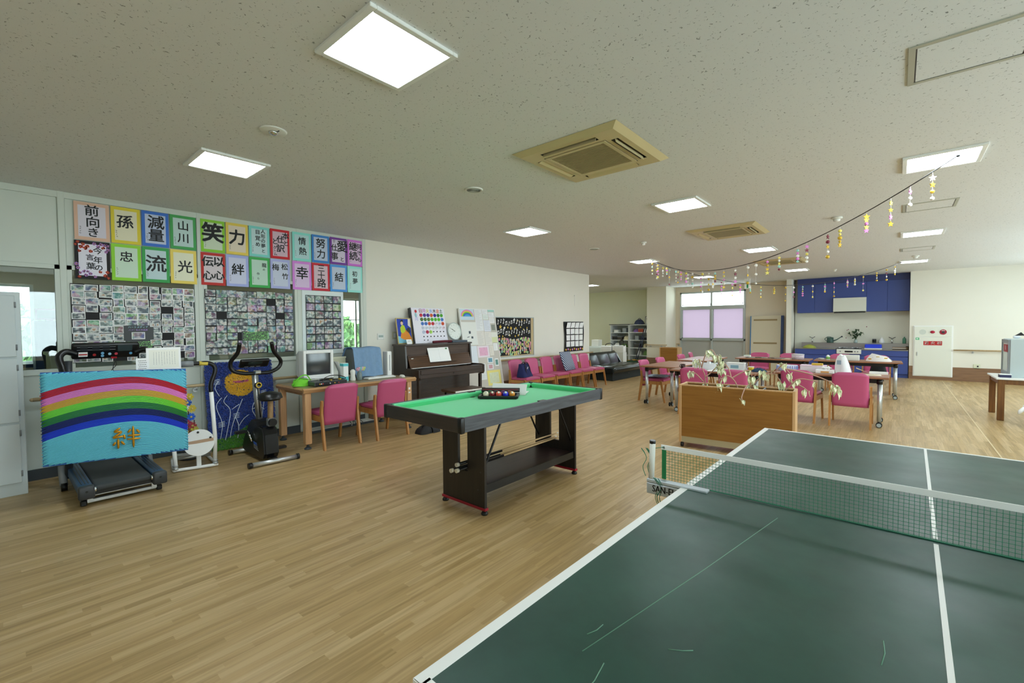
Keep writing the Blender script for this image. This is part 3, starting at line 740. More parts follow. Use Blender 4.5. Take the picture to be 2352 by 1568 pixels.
# certificates leaning above the board
t = thing('certificate_sheet', 'white certificate sheet with faint columns of writing standing behind the rainbow board', 'paper sheet', (-5.235, .93, 1.045))
obj('sheet', G().box(0, .262, 0, .21, 0, .004, M=WALLX), M_PAPER, t); obj('cream_margin', G().box(.02, .245, .02, .19, .004, .005, M=WALLX), mat('cream_certificate', '#efeee2', .8), t)
g = G(); rnd = random.Random(4)
for k in range(9):
    u = .055+k*.02; v = .165
    while v > .05: L_ = rnd.uniform(.006, .014); g.cb(u, v, .0056, .002, L_, .0005, M=WALLX); v -= L_+.004
obj('writing', g, M_GREY, t)
t = thing('note_card', 'small white note card tucked in front of the certificate sheet', 'note', (-5.215, .852, 1.05))
obj('card', G().box(0, .09, 0, .115, 0, .004, M=WALLX), M_PAPER, t)
g = G()
for k in range(5):
    for q in range(5): g.cb(.02+q*.012+(k % 2)*.004, .092-k*.018, .0045, .009, .004, .0005, M=WALLX)
obj('writing', g, M_INK, t)

# ================================================================ TREADMILL
t = thing('treadmill', 'black and blue folding treadmill half hidden behind the rainbow board', 'treadmill', (-5.4, .7, 0))
M_TBLUE = mat('treadmill_blue_rail', '#2b4a68', .4, var=.05, scale=20)
obj('running_belt', G().box(-.52, .5, -.185, .185, .12, .165, bev=.018, seg=3), mat('belt_rubber', '#3c4042', .75, var=.06, scale=50), t)
obj('deck', G().box(-.62, .48, -.2, .2, .09, .13), M_BLACK, t)
for s in (-1, 1):
    r = obj('side_rail', G().box(-.6, .47, s*.235-.045, s*.235+.045, .1, .178, bev=.012, seg=2), M_TBLUE, t)
    obj('rail_groove', G().box(-.55, .42, s*.235-.022, s*.235-.016, .178, .1795).box(-.55, .42, s*.235+.0, s*.235+.006, .178, .1795).box(-.55, .42, s*.235+.02, s*.235+.026, .178, .1795), M_BLACK, r)
    c = obj('end_cap', G().box(.47, .535, s*.235-.05, s*.235+.05, .075, .182, bev=.014, seg=2), M_DKGREY, t)
    obj('cap_bolt', G().cyl((.535, s*.235, .14), (.538, s*.235, .14), .009, n=10), M_BLACK, c)
    obj('roller_end', G().cyl((.5, s*.195, .14), (.5, s*.175, .14), .02, n=12), M_CHROME, t)
    u = obj('upright', G().tube([(-.28, s*.27, .09), (-.22, s*.265, .5), (-.17, s*.255, 1.15)], .028, 10), M_DKGREY, t)
    h = obj('foam_handle', G().tube(smooth_path([(-.15, s*.2, 1.21), (-.13, s*.27, 1.235), (-.1, s*.315, 1.19), (-.06, s*.3, 1.09), (.02, s*.29, .98)], 5), .027, 10), M_BLACK, t)
    obj('rear_wheel_tube', G().tube([(-.32, s*.31, .2), (-.3, s*.31, .12), (-.2, s*.31, .05)], .028, 10), M_GREY, t)
    obj('rear_wheel', G().cyl((-.19, s*.31-.02, .035), (-.19, s*.31+.02, .035), .035, n=16), M_BLACK, t)
obj('end_frame', G().box(.44, .475, -.2, .2, .08, .11, bev=.004).box(.4, .43, -.225, .225, .018, .048, bev=.004).box(.4, .44, -.225, -.19, .03, .1).box(.4, .44, .19, .225, .03, .1), M_SILVER, t)
for s in (-1, 1): obj('rubber_foot', G().box(.39, .435, s*.245-.02, s*.245+.02, 0, .045, bev=.006), M_BLACK, t)
cm = Matrix.Translation((-.15, 0, 1.235)) @ Matrix.Rotation(.42, 4, 'Y')
c = obj('console', G().box(-.03, .02, -.235, .235, -.075, .075, bev=.018, seg=3, M=cm), M_BLACK, t)
obj('console_marks', G().box(.021, .0215, -.2, .06, .045, .05, M=cm).box(.021, .0215, -.2, .06, .018, .023, M=cm), M_GREY, c)
for y in (-.15, -.07, .0): obj('console_window', G().box(.0208, .0225, y-.03, y+.02, .037, .058, M=cm).box(.0208, .0225, y-.03, y+.02, .012, .03, M=cm), M_DKGREY, c)
obj('display', G().box(.0208, .0225, .075, .18, .0, .06, M=cm), mat('lcd_dark', '#3a4444', .25), c)
for y, z, col in [(-.085, -.03, '#b03030'), (-.03, -.015, '#7db9e0'), (-.03, -.042, '#7db9e0'), (.02, -.025, '#a9d4ee'), (.065, -.025, '#d04858'), (.17, -.025, '#6fb4e6')]:
    obj('console_button', G().cyl((.02, y, z), (.025, y, z), .012, n=12, M=cm), mat('button_'+col.strip('#'), col, .4), c)
obj('console_label', G().box(.0208, .0222, -.19, -.13, -.045, .0, M=cm), M_PAPER, c)
obj('console_label_stripe', G().box(.0222, .0226, -.188, -.132, -.03, -.018, M=cm), mat('label_red', '#c23434', .5), c)
obj('safety_key', G().box(.02, .032, .03, .07, -.07, -.058, M=cm), mat('key_red', '#c0202c', .4), t)
obj('safety_cord', G().tube(smooth_path([(-.1, .05, 1.17), (-.09, .055, 1.1), (-.08, .02, 1.05), (-.09, .06, 1.0), (-.08, .03, 1.06), (-.09, .05, 1.14)], 5), .003, 5), M_BLACK, t)

# ================================================================ WHITE REHABILITATION EXERCISER
t = thing('leg_exerciser', 'white tubular leg exerciser with round disc and black curved handle beside the rainbow board', 'exercise machine', (-5.6, 1.35, 0))
R_ = .016
loop = [(-.35, -.1, .02), (.12, -.19, .02), (.16, -.18, .02), (.175, -.14, .02), (.24, .1, .02), (.235, .14, .02), (.2, .155, .02), (-.33, .2, .02)]
obj('base_loop', G().tube(smooth_path(loop, 5), R_, 10), M_WHITE, t)
u = obj('upright', G().tube([(.225, .14, .02), (.235, .145, .3), (.24, .12, .79)], .019, 10), M_WHITE, t)
gp = smooth_path([(.24, .12, .78), (.24, .12, .86), (.24, .158, .98), (.24, .15, 1.045), (.24, .1, 1.078), (.24, .02, 1.08), (.24, -.04, 1.08)], 5)
obj('foam_grip', G().tube(gp, .021, 10), M_BLACK, u)
obj('yellow_tape', G().cyl((.24, .02, 1.0795), (.24, .095, 1.0755), .0225, n=12), mat('yellow_tape', '#d8c250', .6), u)
obj('grey_grip', G().cyl((.24, -.03, 1.08), (.24, -.135, 1.08), .03, n=14), M_GREY, u)
obj('short_post', G().tube([(.165, -.18, .02), (.165, -.19, .22)], .018, 10), M_WHITE, t)
d = obj('disc', G().cyl((.205, .01, .268), (.219, .006, .272), .133, n=36), M_WHITE, t)
DM = Matrix.Translation((.2195, .006, .272)) @ Matrix.Rotation(-.28, 4, 'Z') @ WALLX
for k in range(5):
    a = PI/2+k*2*PI/5+.06; obj('disc_hole', G().cyl((math.cos(a)*.105, math.sin(a)*.105, -.002), (math.cos(a)*.105, math.sin(a)*.105, .002), .011, n=12, M=DM), M_BLACK, d)
obj('brown_tape', G().cb(.005, .01, .001, .24, .032, .002, rz=.08, M=DM), mat('kraft_tape', '#c8a689', .7), d)
obj('disc_stem', G().box(.19, .21, -.015, .025, .01, .16, bev=.003), M_WHITE, t)
obj('cross_bar', G().cyl((.1, -.18, .15), (.17, .13, .15), .02, n=8).cyl((.05, -.18, .11), (.12, .13, .11), .018, n=8), M_SILVER, t)
obj('step_plate', G().box(-.3, .1, -.12, .12, .16, .19, bev=.01), M_DKGREY, t)
for x, y in ((.17, -.185), (.238, .14)):
    obj('collar', G().cyl((x, y, .03), (x, y, .045), .026, n=12).cyl((x, y, .06), (x, y, .07), .024, n=12), M_SILVER, t)

# paper flower bunch behind
t = thing('paper_flower_stand', 'thin stand of blue yellow and red paper flowers behind the rainbow board', 'flowers', (-5.92, 1.4, 0))
rnd = random.Random(8)
obj('stems', G().tube([(0, 0, 0), (.01, .0, .7)], .006, 6).tube([(.0, .03, 0), (.02, .05, .42)], .005, 6), mat('dark_stem', '#4a3434', .7), t)
obj('stand_base', G().lathe([(.1, 0), (.1, .02), (.02, .05), (0, .05)], n=16), M_DKGREY, t)
for z, dy, col in [(.68, .01, '#d9c23c'), (.62, -.01, '#2e62c8'), (.55, .03, '#e0c84a'), (.46, .02, '#2f6be0'), (.4, -.02, '#b03a5c'), (.36, .03, '#c24a4a'), (.31, .05, '#d9cf5a'), (.58, -.03, '#f0f0f0'), (.3, -.02, '#8c5a2c')]:
    g = G()
    for k in range(7):
        a = k*2*PI/7; g.cb(.02+math.cos(a)*.0, dy+math.cos(a)*.022, z+math.sin(a)*.022, .006, .038, .024, rx=a, rz=rnd.uniform(-.5, .5))
    g.ball((.025, dy, z), .012, 1)
    obj('paper_flower', g, [mat('petal_'+col.strip('#'), col, .7), mat('petal_eye', '#e8d27a', .7)], t)

# ================================================================ EXERCISE BIKE
t = thing('exercise_bike', 'black upright exercise bike with silver post and looped handlebar', 'exercise bike', (-5.3, 1.92, 0))
for x, y0, y1, nme in ((.32, -.245, .255, 'rear_bar'), (-.4, -.2, .22, 'front_bar')):
    b = obj(nme, G().cyl((x, y0+.03, .03), (x+.02*(nme == 'rear_bar'), y1-.03, .03), .024, n=14), M_SILVER, t)
    for yy, dx in ((y0, 0), (y1, .02*(nme == 'rear_bar'))):
        obj('bar_end_cap', G().cyl((x+dx, yy-.005+.0, .03), (x+dx, yy+.03*(1 if yy < 0 else -1), .03), .03, n=14), M_BLACK, b)
body = [(-.36, .07), (-.3, .2), (-.16, .36), (-.06, .43), (.06, .42), (.1, .37), (.2, .36), (.24, .3), (.26, .1), (.22, .045), (-.25, .045)]
bs = obj('body_shell', G().prism(body, -.075, .075, axis=1), M_BLACK, t)
obj('shell_ridge', G().prism([(.1, .385), (.2, .375), (.255, .3), (.275, .1), (.24, .05), (.2, .06), (.2, .33)], -.06, .06, axis=1), mat('gloss_black', '#101114', .2), bs)
for k in range(5):
    obj('blue_stripe', G().prism([(-.03+k*.004, .2-k*.016), (.06+k*.012, .19-k*.018), (.06+k*.012, .182-k*.018), (-.03+k*.004, .192-k*.016)], -.0765, -.075, axis=1).prism([(.02+k*.004, .2-k*.016), (.09+k*.012, .19-k*.018), (.09+k*.012, .182-k*.018), (.02+k*.004, .192-k*.016)], .075, .0765, axis=1), mat('stripe_blue', '#3c6fd8' , .4) if k < 2 else M_GREY, bs)
obj('frame_beam', G().box(-.4, .33, -.03, .03, .035, .065), M_BLACK, t)
obj('handle_post', G().tube([(-.05, 0, .4), (-.1, -.02, .95)], .034, 4), M_SILVER, t)
obj('post_slot', G().tube([(-.02, .0, .45), (-.055, -.012, .82)], .006, 6), M_BLACK, t)
kb = obj('tension_knob', G().cyl((-.06, -.01, .8), (-.02, -.008, .805), .035, n=18), M_BLACK, t)
obj('knob_dial', G().lathe([(.03, .0), (.03, .004), (.02, .004), (.02, 0)], n=18, M=Matrix.Translation((-.02, -.008, .805)) @ Matrix.Rotation(PI/2, 4, 'Y')), mat('dial_yellow', '#d8b32c', .5), kb)
hb = smooth_path([(.02, -.2, 1.27), (-.03, -.205, 1.17), (-.09, -.255, 1.07), (-.1, -.235, .98), (-.085, -.13, .94), (-.08, 0, .935), (-.085, .13, .935), (-.1, .235, .98), (-.09, .255, 1.06), (-.03, .16, 1.17), (.02, .12, 1.27)], 6)
obj('handlebar', G().tube(hb, .021, 10), M_BLACK, t)
obj('bar_clamp', G().cb(-.075, 0, .945, .05, .07, .04, bev=.008), M_CHROME, t)
mm = Matrix.Translation((-.1, -.02, 1.045)) @ Matrix.Rotation(.75, 4, 'Y')
mo = obj('monitor', G().box(-.02, .02, -.15, .15, -.055, .06, bev=.018, seg=3, M=mm), M_BLACK, t)
obj('monitor_screen', G().box(.0205, .022, -.07, .07, .0, .045, M=mm), mat('monitor_glass', '#26302c', .2), mo)
obj('monitor_buttons', G().box(.0205, .0225, -.1, -.06, -.035, -.027, M=mm).box(.0205, .0225, -.04, 0, -.035, -.027, M=mm).box(.0205, .0225, .02, .06, -.035, -.027, M=mm), M_GREY, mo)
obj('seat_post', G().tube([(.16, .03, .3), (.2, .025, .66)], .03, 4), wood('masking_tape_brown', '#a5835c', '#b8956c', .6), t)
obj('post_collar', G().cb(.175, .03, .42, .07, .07, .09, bev=.01), M_GREY, t)
obj('post_knob', G().cyl((.21, .03, .42), (.245, .03, .42), .04, n=18), M_BLACK, t)
st = G(); st.grid(lambda a, b: (lambda th, q: (.2-.13*math.cos(th)*q*(1.15 if math.cos(th) > 0 else .95), .02+math.sin(th)*q*(.125-.05*max(0, math.cos(th))), .725+.028*math.cos(q*PI/2)*1.0-(.045 if q > .98 else 0)))(a*2*PI, max(b, .001)), 28, 8)
obj('saddle', st.cyl((.2, .02, .66), (.2, .02, .7), .1, .12, n=20), M_BLACK, t)
for s, a in ((-1, 2.2), (1, 2.2+PI)):
    p0 = Vector((-.02, s*.09, .2)); p1 = p0+Vector((.13*math.cos(a), s*.015, .13*math.sin(a)))
    k = obj('crank', G().tube([p0, p1], .011, 8), M_CHROME, t)
    obj('pedal', G().cb(p1.x, p1.y+s*.07, p1.z, .075, .11, .03, bev=.008), M_BLACK, k)

# ================================================================ BLUE PILE RUG PICTURE
t = thing('pile_rug_picture', 'shaggy blue pile rug picture with smiling yellow sun and white plants', 'rug picture', (-6.0, 1.62, .015))
RM = Matrix(((0, -.115, .993, 0), (1, 0, 0, 0), (0, .993, .115, 0), (0, 0, 0, 1)))
RW, RH = .72, 1.01
obj('backing', G().box(0, RW, 0, RH, -.012, 0, M=RM), mat('rug_backing', '#21407a', .9), t)
PILE = {}
rnd = random.Random(5)
def rug_col(u, v):
    if (u-.355)**2/.17**2+(v-.76)**2/.16**2 < 1:
        if abs(v-(.775+1.6*(u-.36)**2)) < .011 and abs(u-.36) < .085: return 'mouth'
        return 'sun'
    if v < .15+.12*(u/RW)-.05*math.sin(u*9): return 'grass'
    return 'sky'
for k in range(15000):
    u, v = rnd.uniform(-.008, RW+.008), rnd.uniform(-.005, RH+.008); c = rug_col(u, v)
    if c == 'sky': c = 'sky_dark' if rnd.random() < .45 else 'sky'
    g = PILE.setdefault(c, G()); s = rnd.uniform(.006, .011); a = rnd.uniform(0, 2*PI); L_ = rnd.uniform(.02, .034)
    b = [g.bm.verts.new(RM @ Vector((u+s*math.cos(a+q*2.1), v+s*math.sin(a+q*2.1), -.002))) for q in range(3)]
    p = g.bm.verts.new(RM @ Vector((u+rnd.uniform(-.014, .014), v-rnd.uniform(0, .018), L_)))
    for q in range(3): g.bm.faces.new((b[q], b[(q+1) % 3], p))
for c, col in (('sky', '#2a55bf'), ('sky_dark', '#173a94'), ('sun', '#f7cf2a'), ('mouth', '#d8649a'), ('grass', '#57a41c')):
    obj(c+'_pile', PILE[c], mat('pile_'+c, col, .95, sheen=.3), t)
yarn = G()
for p in ([(.1, .12), (.13, .3), (.08, .5), (.14, .6)], [(.15, .1), (.2, .3), (.22, .45), (.16, .55), (.2, .62)], [(.2, .12), (.24, .28), (.3, .42), (.36, .56)], [(.28, .1), (.3, .24), (.27, .36)], [(.3, .24), (.36, .32), (.42, .36)],
          [(.5, .16), (.5, .3), (.46, .42), (.5, .52)], [(.56, .18), (.57, .34), (.6, .5), (.58, .6)], [(.46, .42), (.54, .44), (.6, .4)], [(.12, .62), (.08, .72), (.12, .8)], [(.24, .45), (.32, .5)]):
    yarn.tube(smooth_path([(x, y, .03) for x, y in p], 4), .004, 5, M=RM)
for cx, cy in ((.12, .28), (.28, .36), (.54, .42), (.6, .6), (.1, .78)):
    for q in range(4): yarn.tube([(cx-.03, cy+q*.016-.02, .031), (cx+.035, cy+q*.018-.014, .031)], .0035, 5, M=RM)
obj('white_yarn_plants', yarn, mat('white_yarn', '#cfdcea', .9), t)

# ================================================================ DESK
M_DESK = wood('desk_beech', '#b98d5e', '#cfa374', .4, axis=1); M_LEGW = wood('leg_beech', '#c9986a', '#dcae80', .4, axis=2)
M_DTOP = wood('desk_top_grey_beech', '#8f7e63', '#a7946f', .35, axis=1)
t = thing('computer_desk', 'long beech desk with thick square legs along the partition', 'desk', (-5.6, 3.15, 0))
obj('top', G().box(-.4, .37, -.77, .77, .685, .72), M_DTOP, t)
obj('front_edge', G().prism([(.37, .72), (.4, .7), (.385, .665), (.36, .665), (.36, .72)], -.8, .8, axis=1), M_DESK, t)
for q in (-1, 1): obj('side_edge', G().prism([(q*.8, .7), (q*.785, .665), (q*.77, .665), (q*.77, .72)], -.4, .37, axis=0), M_DESK, t)
obj('apron', G().box(-.36, .34, -.72, -.7, .62, .685).box(-.36, .34, .7, .72, .62, .685).box(-.37, -.35, -.72, .72, .62, .685), M_DESK, t)
for x, y in ((.335, -.74), (-.345, -.74), (.335, .7), (-.345, .7)):
    l = obj('leg', G().box(x-.038, x+.038, y-.038, y+.038, .06, .665, bev=.008), M_LEGW, t)
    obj('levelling_foot', G().cyl((x, y, .02), (x, y, .06), .014, n=10).lathe([(.04, 0), (.04, .012), (.018, .03), (0, .03)], (x, y, 0), n=18), M_BASE, l)
obj('leg_labels', G().box(.3735, .3745, .68, .71, .55, .58).box(.3735, .3745, .68, .71, .5, .52), M_PAPER, t)
# low white cable duct below the desk
tag(obj('cable_duct', G().box(-6.18, -5.98, 2.8, 3.75, 0, .035).box(-6.18, -5.985, 2.8, 3.75, .035, .04, mi=1), [M_BASE, M_WHITE]), 'low white floor duct with dark edge under the computer desk', 'cable duct')
t = thing('power_cables', 'tangle of black cables hanging behind the computer desk', 'cables', (-5.95, 3.3, 0))
rnd = random.Random(6)
for k in range(9):
    y = rnd.uniform(-.12, .16)
    obj('cable', G().tube(smooth_path([(-.05, y, .66), (-.03, y+rnd.uniform(-.03, .03), .45), (-.02, y+rnd.uniform(-.06, .06), .2), (.02+rnd.uniform(0, .15), y+rnd.uniform(-.1, .2), .06)], 5), .004, 5), M_BLACK if k % 4 else M_PAPER, t)
obj('adaptor', G().box(-.06, -.02, -.06, .0, .3, .38, bev=.005), M_GREY, t)

# ---- things on the desk (top at .72)
M_CRT = mat('crt_case', '#e6e8e8', .4); 
t = thing('crt_monitor', 'white tube computer monitor with dark grey screen on the desk', 'monitor', (-5.6, 2.72, .72))
bz = obj('bezel', G().box(-.02, .02, -.195, -.16, .06, .425, bev=.006).box(-.02, .02, .16, .195, .06, .425, bev=.006).box(-.02, .02, -.16, .16, .06, .115, bev=.006).box(-.02, .02, -.16, .16, .385, .425, bev=.006), M_WHITE, t)
obj('screen', G().grid(lambda a, b: (-.012+.012*(1-(2*a-1)**2*.5-(2*b-1)**2*.5), -.162+.324*a, .113+.274*b), 10, 8), mat('crt_glass', '#33393c', .12, spec=.8), t)
sh = G(); sh.prism([(-.19, .065), (.19, .065), (.19, .42), (-.19, .42)], -.12, -.02, axis=0)
sh.bm.faces.new([sh.bm.verts.new(v) for v in ((-.12, -.19, .42), (-.12, .19, .42), (-.36, .12, .36), (-.36, -.12, .36))])
sh.bm.faces.new([sh.bm.verts.new(v) for v in ((-.12, -.19, .065), (-.12, -.19, .42), (-.36, -.12, .36), (-.36, -.12, .1))])
sh.bm.faces.new([sh.bm.verts.new(v) for v in ((-.12, .19, .42), (-.12, .19, .065), (-.36, .12, .1), (-.36, .12, .36))])
sh.bm.faces.new([sh.bm.verts.new(v) for v in ((-.36, -.12, .1), (-.36, -.12, .36), (-.36, .12, .36), (-.36, .12, .1))])
obj('rear_housing', sh, M_CRT, t)
obj('swivel_base', G().lathe([(.13, 0), (.13, .015), (.08, .03), (.07, .066), (0, .066)], (-.1, 0, 0), n=24), M_CRT, t)
t = thing('video_player', 'flat black and silver disc player with cables lying in front of the tube monitor', 'video player', (-5.42, 2.73, .72))
obj('case', G().box(-.1, .13, -.21, .21, .008, .055, bev=.004), mat('player_silver', '#5d6062', .4, .4), t)
obj('rear_panel', G().box(.13, .134, -.2, .2, .012, .05), M_BLACK, t)
for y, c in ((-.15, '#d8b020'), (-.13, '#f0f0f0'), (-.11, '#c03030'), (-.02, '#f0f0f0'), (.04, '#d8b020'), (.09, '#c03030')):
    obj('socket', G().cyl((.134, y, .03), (.142, y, .03), .007, n=10), mat('socket_'+c.strip('#'), c, .4), t)
for a in (-.18, .18):
    for b in (-.08, .11): obj('foot', G().cyl((b, a, 0), (b, a, .009), .012, n=8), M_BLACK, t)
t = thing('loose_av_cables', 'loop of black audio cables lying on top of the disc player', 'cables', (-5.39, 2.78, .776))
obj('cable_loop', G().tube(smooth_path([(.1, -.16, .005), (.02, -.1, .03), (-.05, .02, .05), (0, .12, .045), (.06, .16, .01), (.0, .05, .006), (-.04, -.12, .006), (.05, -.14, .012), (.09, 0, .006)], 6), .005, 6), M_BLACK, t)
obj('plugs', G().cb(.08, -.05, .01, .05, .014, .014).cb(.06, .08, .01, .05, .014, .014), mat('plug_yellow', '#d6b22a', .5), t)
t = thing('game_controller', 'grey remote handset lying on the disc player', 'remote control', (-5.5, 2.58, .776), rz=0)
obj('body', G().box(-.02, .02, -.09, .09, 0, .02, bev=.008, seg=2), mat('remote_grey', '#b9b9ad', .5), t); obj('keys', G().box(-.012, .012, -.06, .04, .02, .022), M_DKGREY, t)
t = thing('green_pouch', 'small lime green fabric pouch with strap on the desk corner', 'pouch', (-5.5, 2.45, .7205), rz=0)
g = G(); g.grid(lambda a, b: (.055*math.cos(a*2*PI)*(1-.35*b), .1*math.sin(a*2*PI)*(1-.12*b)+.006*math.sin(a*13), .085*b+.006*math.sin(a*9+b*4)), 24, 8); g.grid(lambda a, b: (.055*.65*math.cos(a*2*PI)*(1-b), .1*.88*math.sin(a*2*PI)*(1-b), .085+.012*b), 24, 3)
obj('bag_body', g, mat('lime_fabric', '#7cd63a', .85, bump=.3, scale=60), t)
obj('zip', G().tube([(0, -.07, .098), (0, .07, .098)], .003, 5), mat('dark_green_zip', '#3f8a1c', .6), t)
obj('strap', G().tube(smooth_path([(.02, -.09, .06), (.06, -.13, .03), (.03, -.02, .12), (.0, .07, .13), (.04, .1, .07)], 5), .007, 6), mat('lime_strap', '#6cc82e', .85), t)
t = thing('magazine_file', 'grey upright magazine file with leaning papers beside the tube monitor', 'file box', (-5.7, 2.955, .72))
obj('box', G().prism([(-.12, 0), (.1, 0), (.1, .13), (-.02, .27), (-.12, .27)], -.035, .03, axis=1), mat('pale_grey_card', '#c6c8bf', .7), t)
obj('leaning_sheet', G().prism([(.035, .26), (.038, .26), (.13, 0), (.125, 0)], -.1, .1, axis=0), M_PAPER, t)
t = thing('beige_file_tray', 'beige cardboard backboard standing behind the teal box on the desk', 'folder', (-5.86, 3.1, .72))
obj('board', G().box(-.012, .012, -.13, .13, 0, .3), mat('beige_card', '#ccc9ad', .8), t); obj('edge', G().box(-.012, .02, -.135, .135, .29, .31), mat('beige_card2', '#d8d6bd', .8), t)
t = thing('teal_white_box', 'slim white and turquoise upright box file on the desk', 'box', (-5.58, 3.06, .72))
obj('box', G().box(-.045, .045, -.035, .035, 0, .24, bev=.002), M_PAPER, t); obj('teal_top', G().box(-.046, .046, -.036, .036, .2, .235), mat('teal_print', '#59c6cf', .6), t); obj('teal_bottom', G().box(-.046, .046, -.036, .036, .005, .06), mat('teal_print', '#59c6cf', .6), t)
t = thing('tape_roll', 'cream adhesive tape roll with dark core standing against the beige board', 'tape', (-5.74, 3.12, .72))
obj('roll', G().cyl((0, -.03, .085), (0, .03, .085), .085, n=24), mat('cream_tape', '#d8cfb0', .6), t); obj('core', G().cyl((-.0, -.032, .085), (0, .032, .085), .03, n=18), mat('tape_core', '#4a3a22', .7), t)
t = thing('white_canister', 'small white waisted plastic canister on the desk', 'canister', (-5.52, 3.15, .72))
obj('body', G().lathe([(.034, 0), (.036, .02), (.028, .07), (.034, .12), (.03, .14), (0, .142)], n=18), M_OFFW, t); obj('cap', G().lathe([(.018, .142), (.018, .152), (0, .153)], n=12), M_WHITE, t)
t = thing('glass_jar', 'small dark glass jar holding paper flowers on the desk', 'jar', (-5.5, 3.235, .72))
obj('jar', G().lathe([(.03, 0), (.034, .01), (.034, .09), (.024, .105), (.024, .12), (0, .12)], n=16), mat('smoky_glass', '#6f7f7c', .15), t)
for dx, dy, c in ((.01, -.03, '#dba9bd'), (0, .0, '#79c7c4'), (.0, .03, '#e3b9cf'), (.01, .05, '#d3dc8e')):
    obj('paper_flower', G().ball((dx, dy, .15), .026, u=8, v=6).ball((dx+.015, dy+.01, .165), .018, u=8, v=6), mat('pf_'+c.strip('#'), c, .8), t)
M_BCL = mat('pale_blue_quilt', '#a9cdee', .9, var=.12, scale=26, bump=.3)
t = thing('covered_monitor', 'second monitor hidden under a pale blue patterned cloth on the desk', 'monitor', (-5.68, 3.46, .72))
obj('monitor_body', G().box(-.3, -.02, -.2, .2, .05, .42, bev=.02), mat('monitor_dark_case', '#5f6566', .5), t)
obj('stand', G().box(-.2, -.02, -.12, .12, 0, .05), M_GREY, t)
prof = [(-.28, .3), (-.2, .425), (-.12, .435), (-.02, .43), (.012, .40), (.03, .3), (.045, .2), (.06, .1), (.08, .03)]
def cl(a, b):
    k = b*(len(prof)-1); i = min(int(k), len(prof)-2); q = k-i
    x = prof[i][0]*(1-q)+prof[i+1][0]*q; z = prof[i][1]*(1-q)+prof[i+1][1]*q
    y = (-.225+.45*a)*(1-.06*b)
    return (x+.012*math.sin(a*22)*b, y, z+.006*math.sin(a*9+b*5))
g = G().grid(cl, 26, 24); bmesh.ops.solidify(g.bm, geom=g.bm.faces[:], thickness=.006)
obj('cloth_cover', g, M_BCL, t)
t = thing('keyboard', 'white computer keyboard on the desk before the covered monitor', 'keyboard', (-5.47, 3.53, .72), rz=0)
obj('case', G().box(-.065, .065, -.22, .22, .004, .022, bev=.005), M_OFFW, t)
for r in range(5):
    g = G()
    for k in range(15): g.box(-.052+r*.021, -.035+r*.021, -.205+k*.0275, -.183+k*.0275, .022, .028)
    obj('key_row', g, M_WHITE, t)
t = thing('computer_mouse', 'white computer mouse at the right end of the desk', 'mouse', (-5.36, 3.82, .72))
obj('shell', G().ball((0, 0, .014), .05, u=16, v=10, sc=(1, .62, .42)).box(-.04, .04, -.024, .024, 0, .01), M_OFFW, t); obj('button_seam', G().box(-.045, -.01, -.001, .001, .03, .036), M_GREY, t)
t = thing('computer_tower', 'slim white upright device beside the covered monitor', 'computer', (-5.64, 3.79, .72))
obj('case', G().box(-.1, .02, -.035, .04, .01, .36, bev=.008), M_WHITE, t); obj('front_groove', G().box(.02, .022, -.002, .006, .08, .31), M_GREY, t); obj('stand', G().box(-.09, .03, -.05, .05, 0, .012, bev=.003), M_OFFW, t)
t = thing('shop_calendar_card', 'small aqua card with printed marks hanging by the tube monitor', 'card', (XW+.014, 3.0, 1.02))
obj('card', G().box(0, .16, 0, .09, 0, .002, M=WALLX), mat('aqua_card', '#a9dfdf', .8), t); obj('print', G().box(.02, .045, .055, .075, .002, .0025, M=WALLX).box(.02, .03, .015, .04, .002, .0025, M=WALLX).box(.034, .045, .015, .04, .002, .0025, M=WALLX), M_INK, t)
# ================================================================ TABLE TENNIS TABLE
TT = thing('table_tennis_table', 'large dark green table tennis table with white edge lines', 'table tennis table', (.097, 1.863, 0), rz=-.016)
s = NT('green_table_top'); tc = s.n('ShaderNodeTexCoord'); nz = s.n('ShaderNodeTexNoise', Scale=2.2, Detail=6.0, Roughness=.65); s.l(tc, 'Object', nz, 'Vector')
r = s.ramp([(.3, '#17382f'), (.7, '#295346')]); s.l(nz, 'Fac', r, 'Fac'); s.l(r, 'Color', s.b, 'Base Color')
n2 = s.n('ShaderNodeTexNoise', Scale=7.0, Detail=5.0); s.l(tc, 'Object', n2, 'Vector'); mr = s.n('ShaderNodeMapRange'); mr.inputs['To Min'].default_value = .3; mr.inputs['To Max'].default_value = .5
s.l(n2, 'Fac', mr, 'Value'); s.l(mr, 'Result', s.b, 'Roughness')
s.b.inputs['Specular IOR Level'].default_value = .35
M_TT = s.m; M_LINE = mat('white_line_paint', '#f3f3f0', .5); M_TTS = mat('scratch_pale_green', '#5f8a72', .6)
HW, HL, TZ = .7625, 1.37, .76
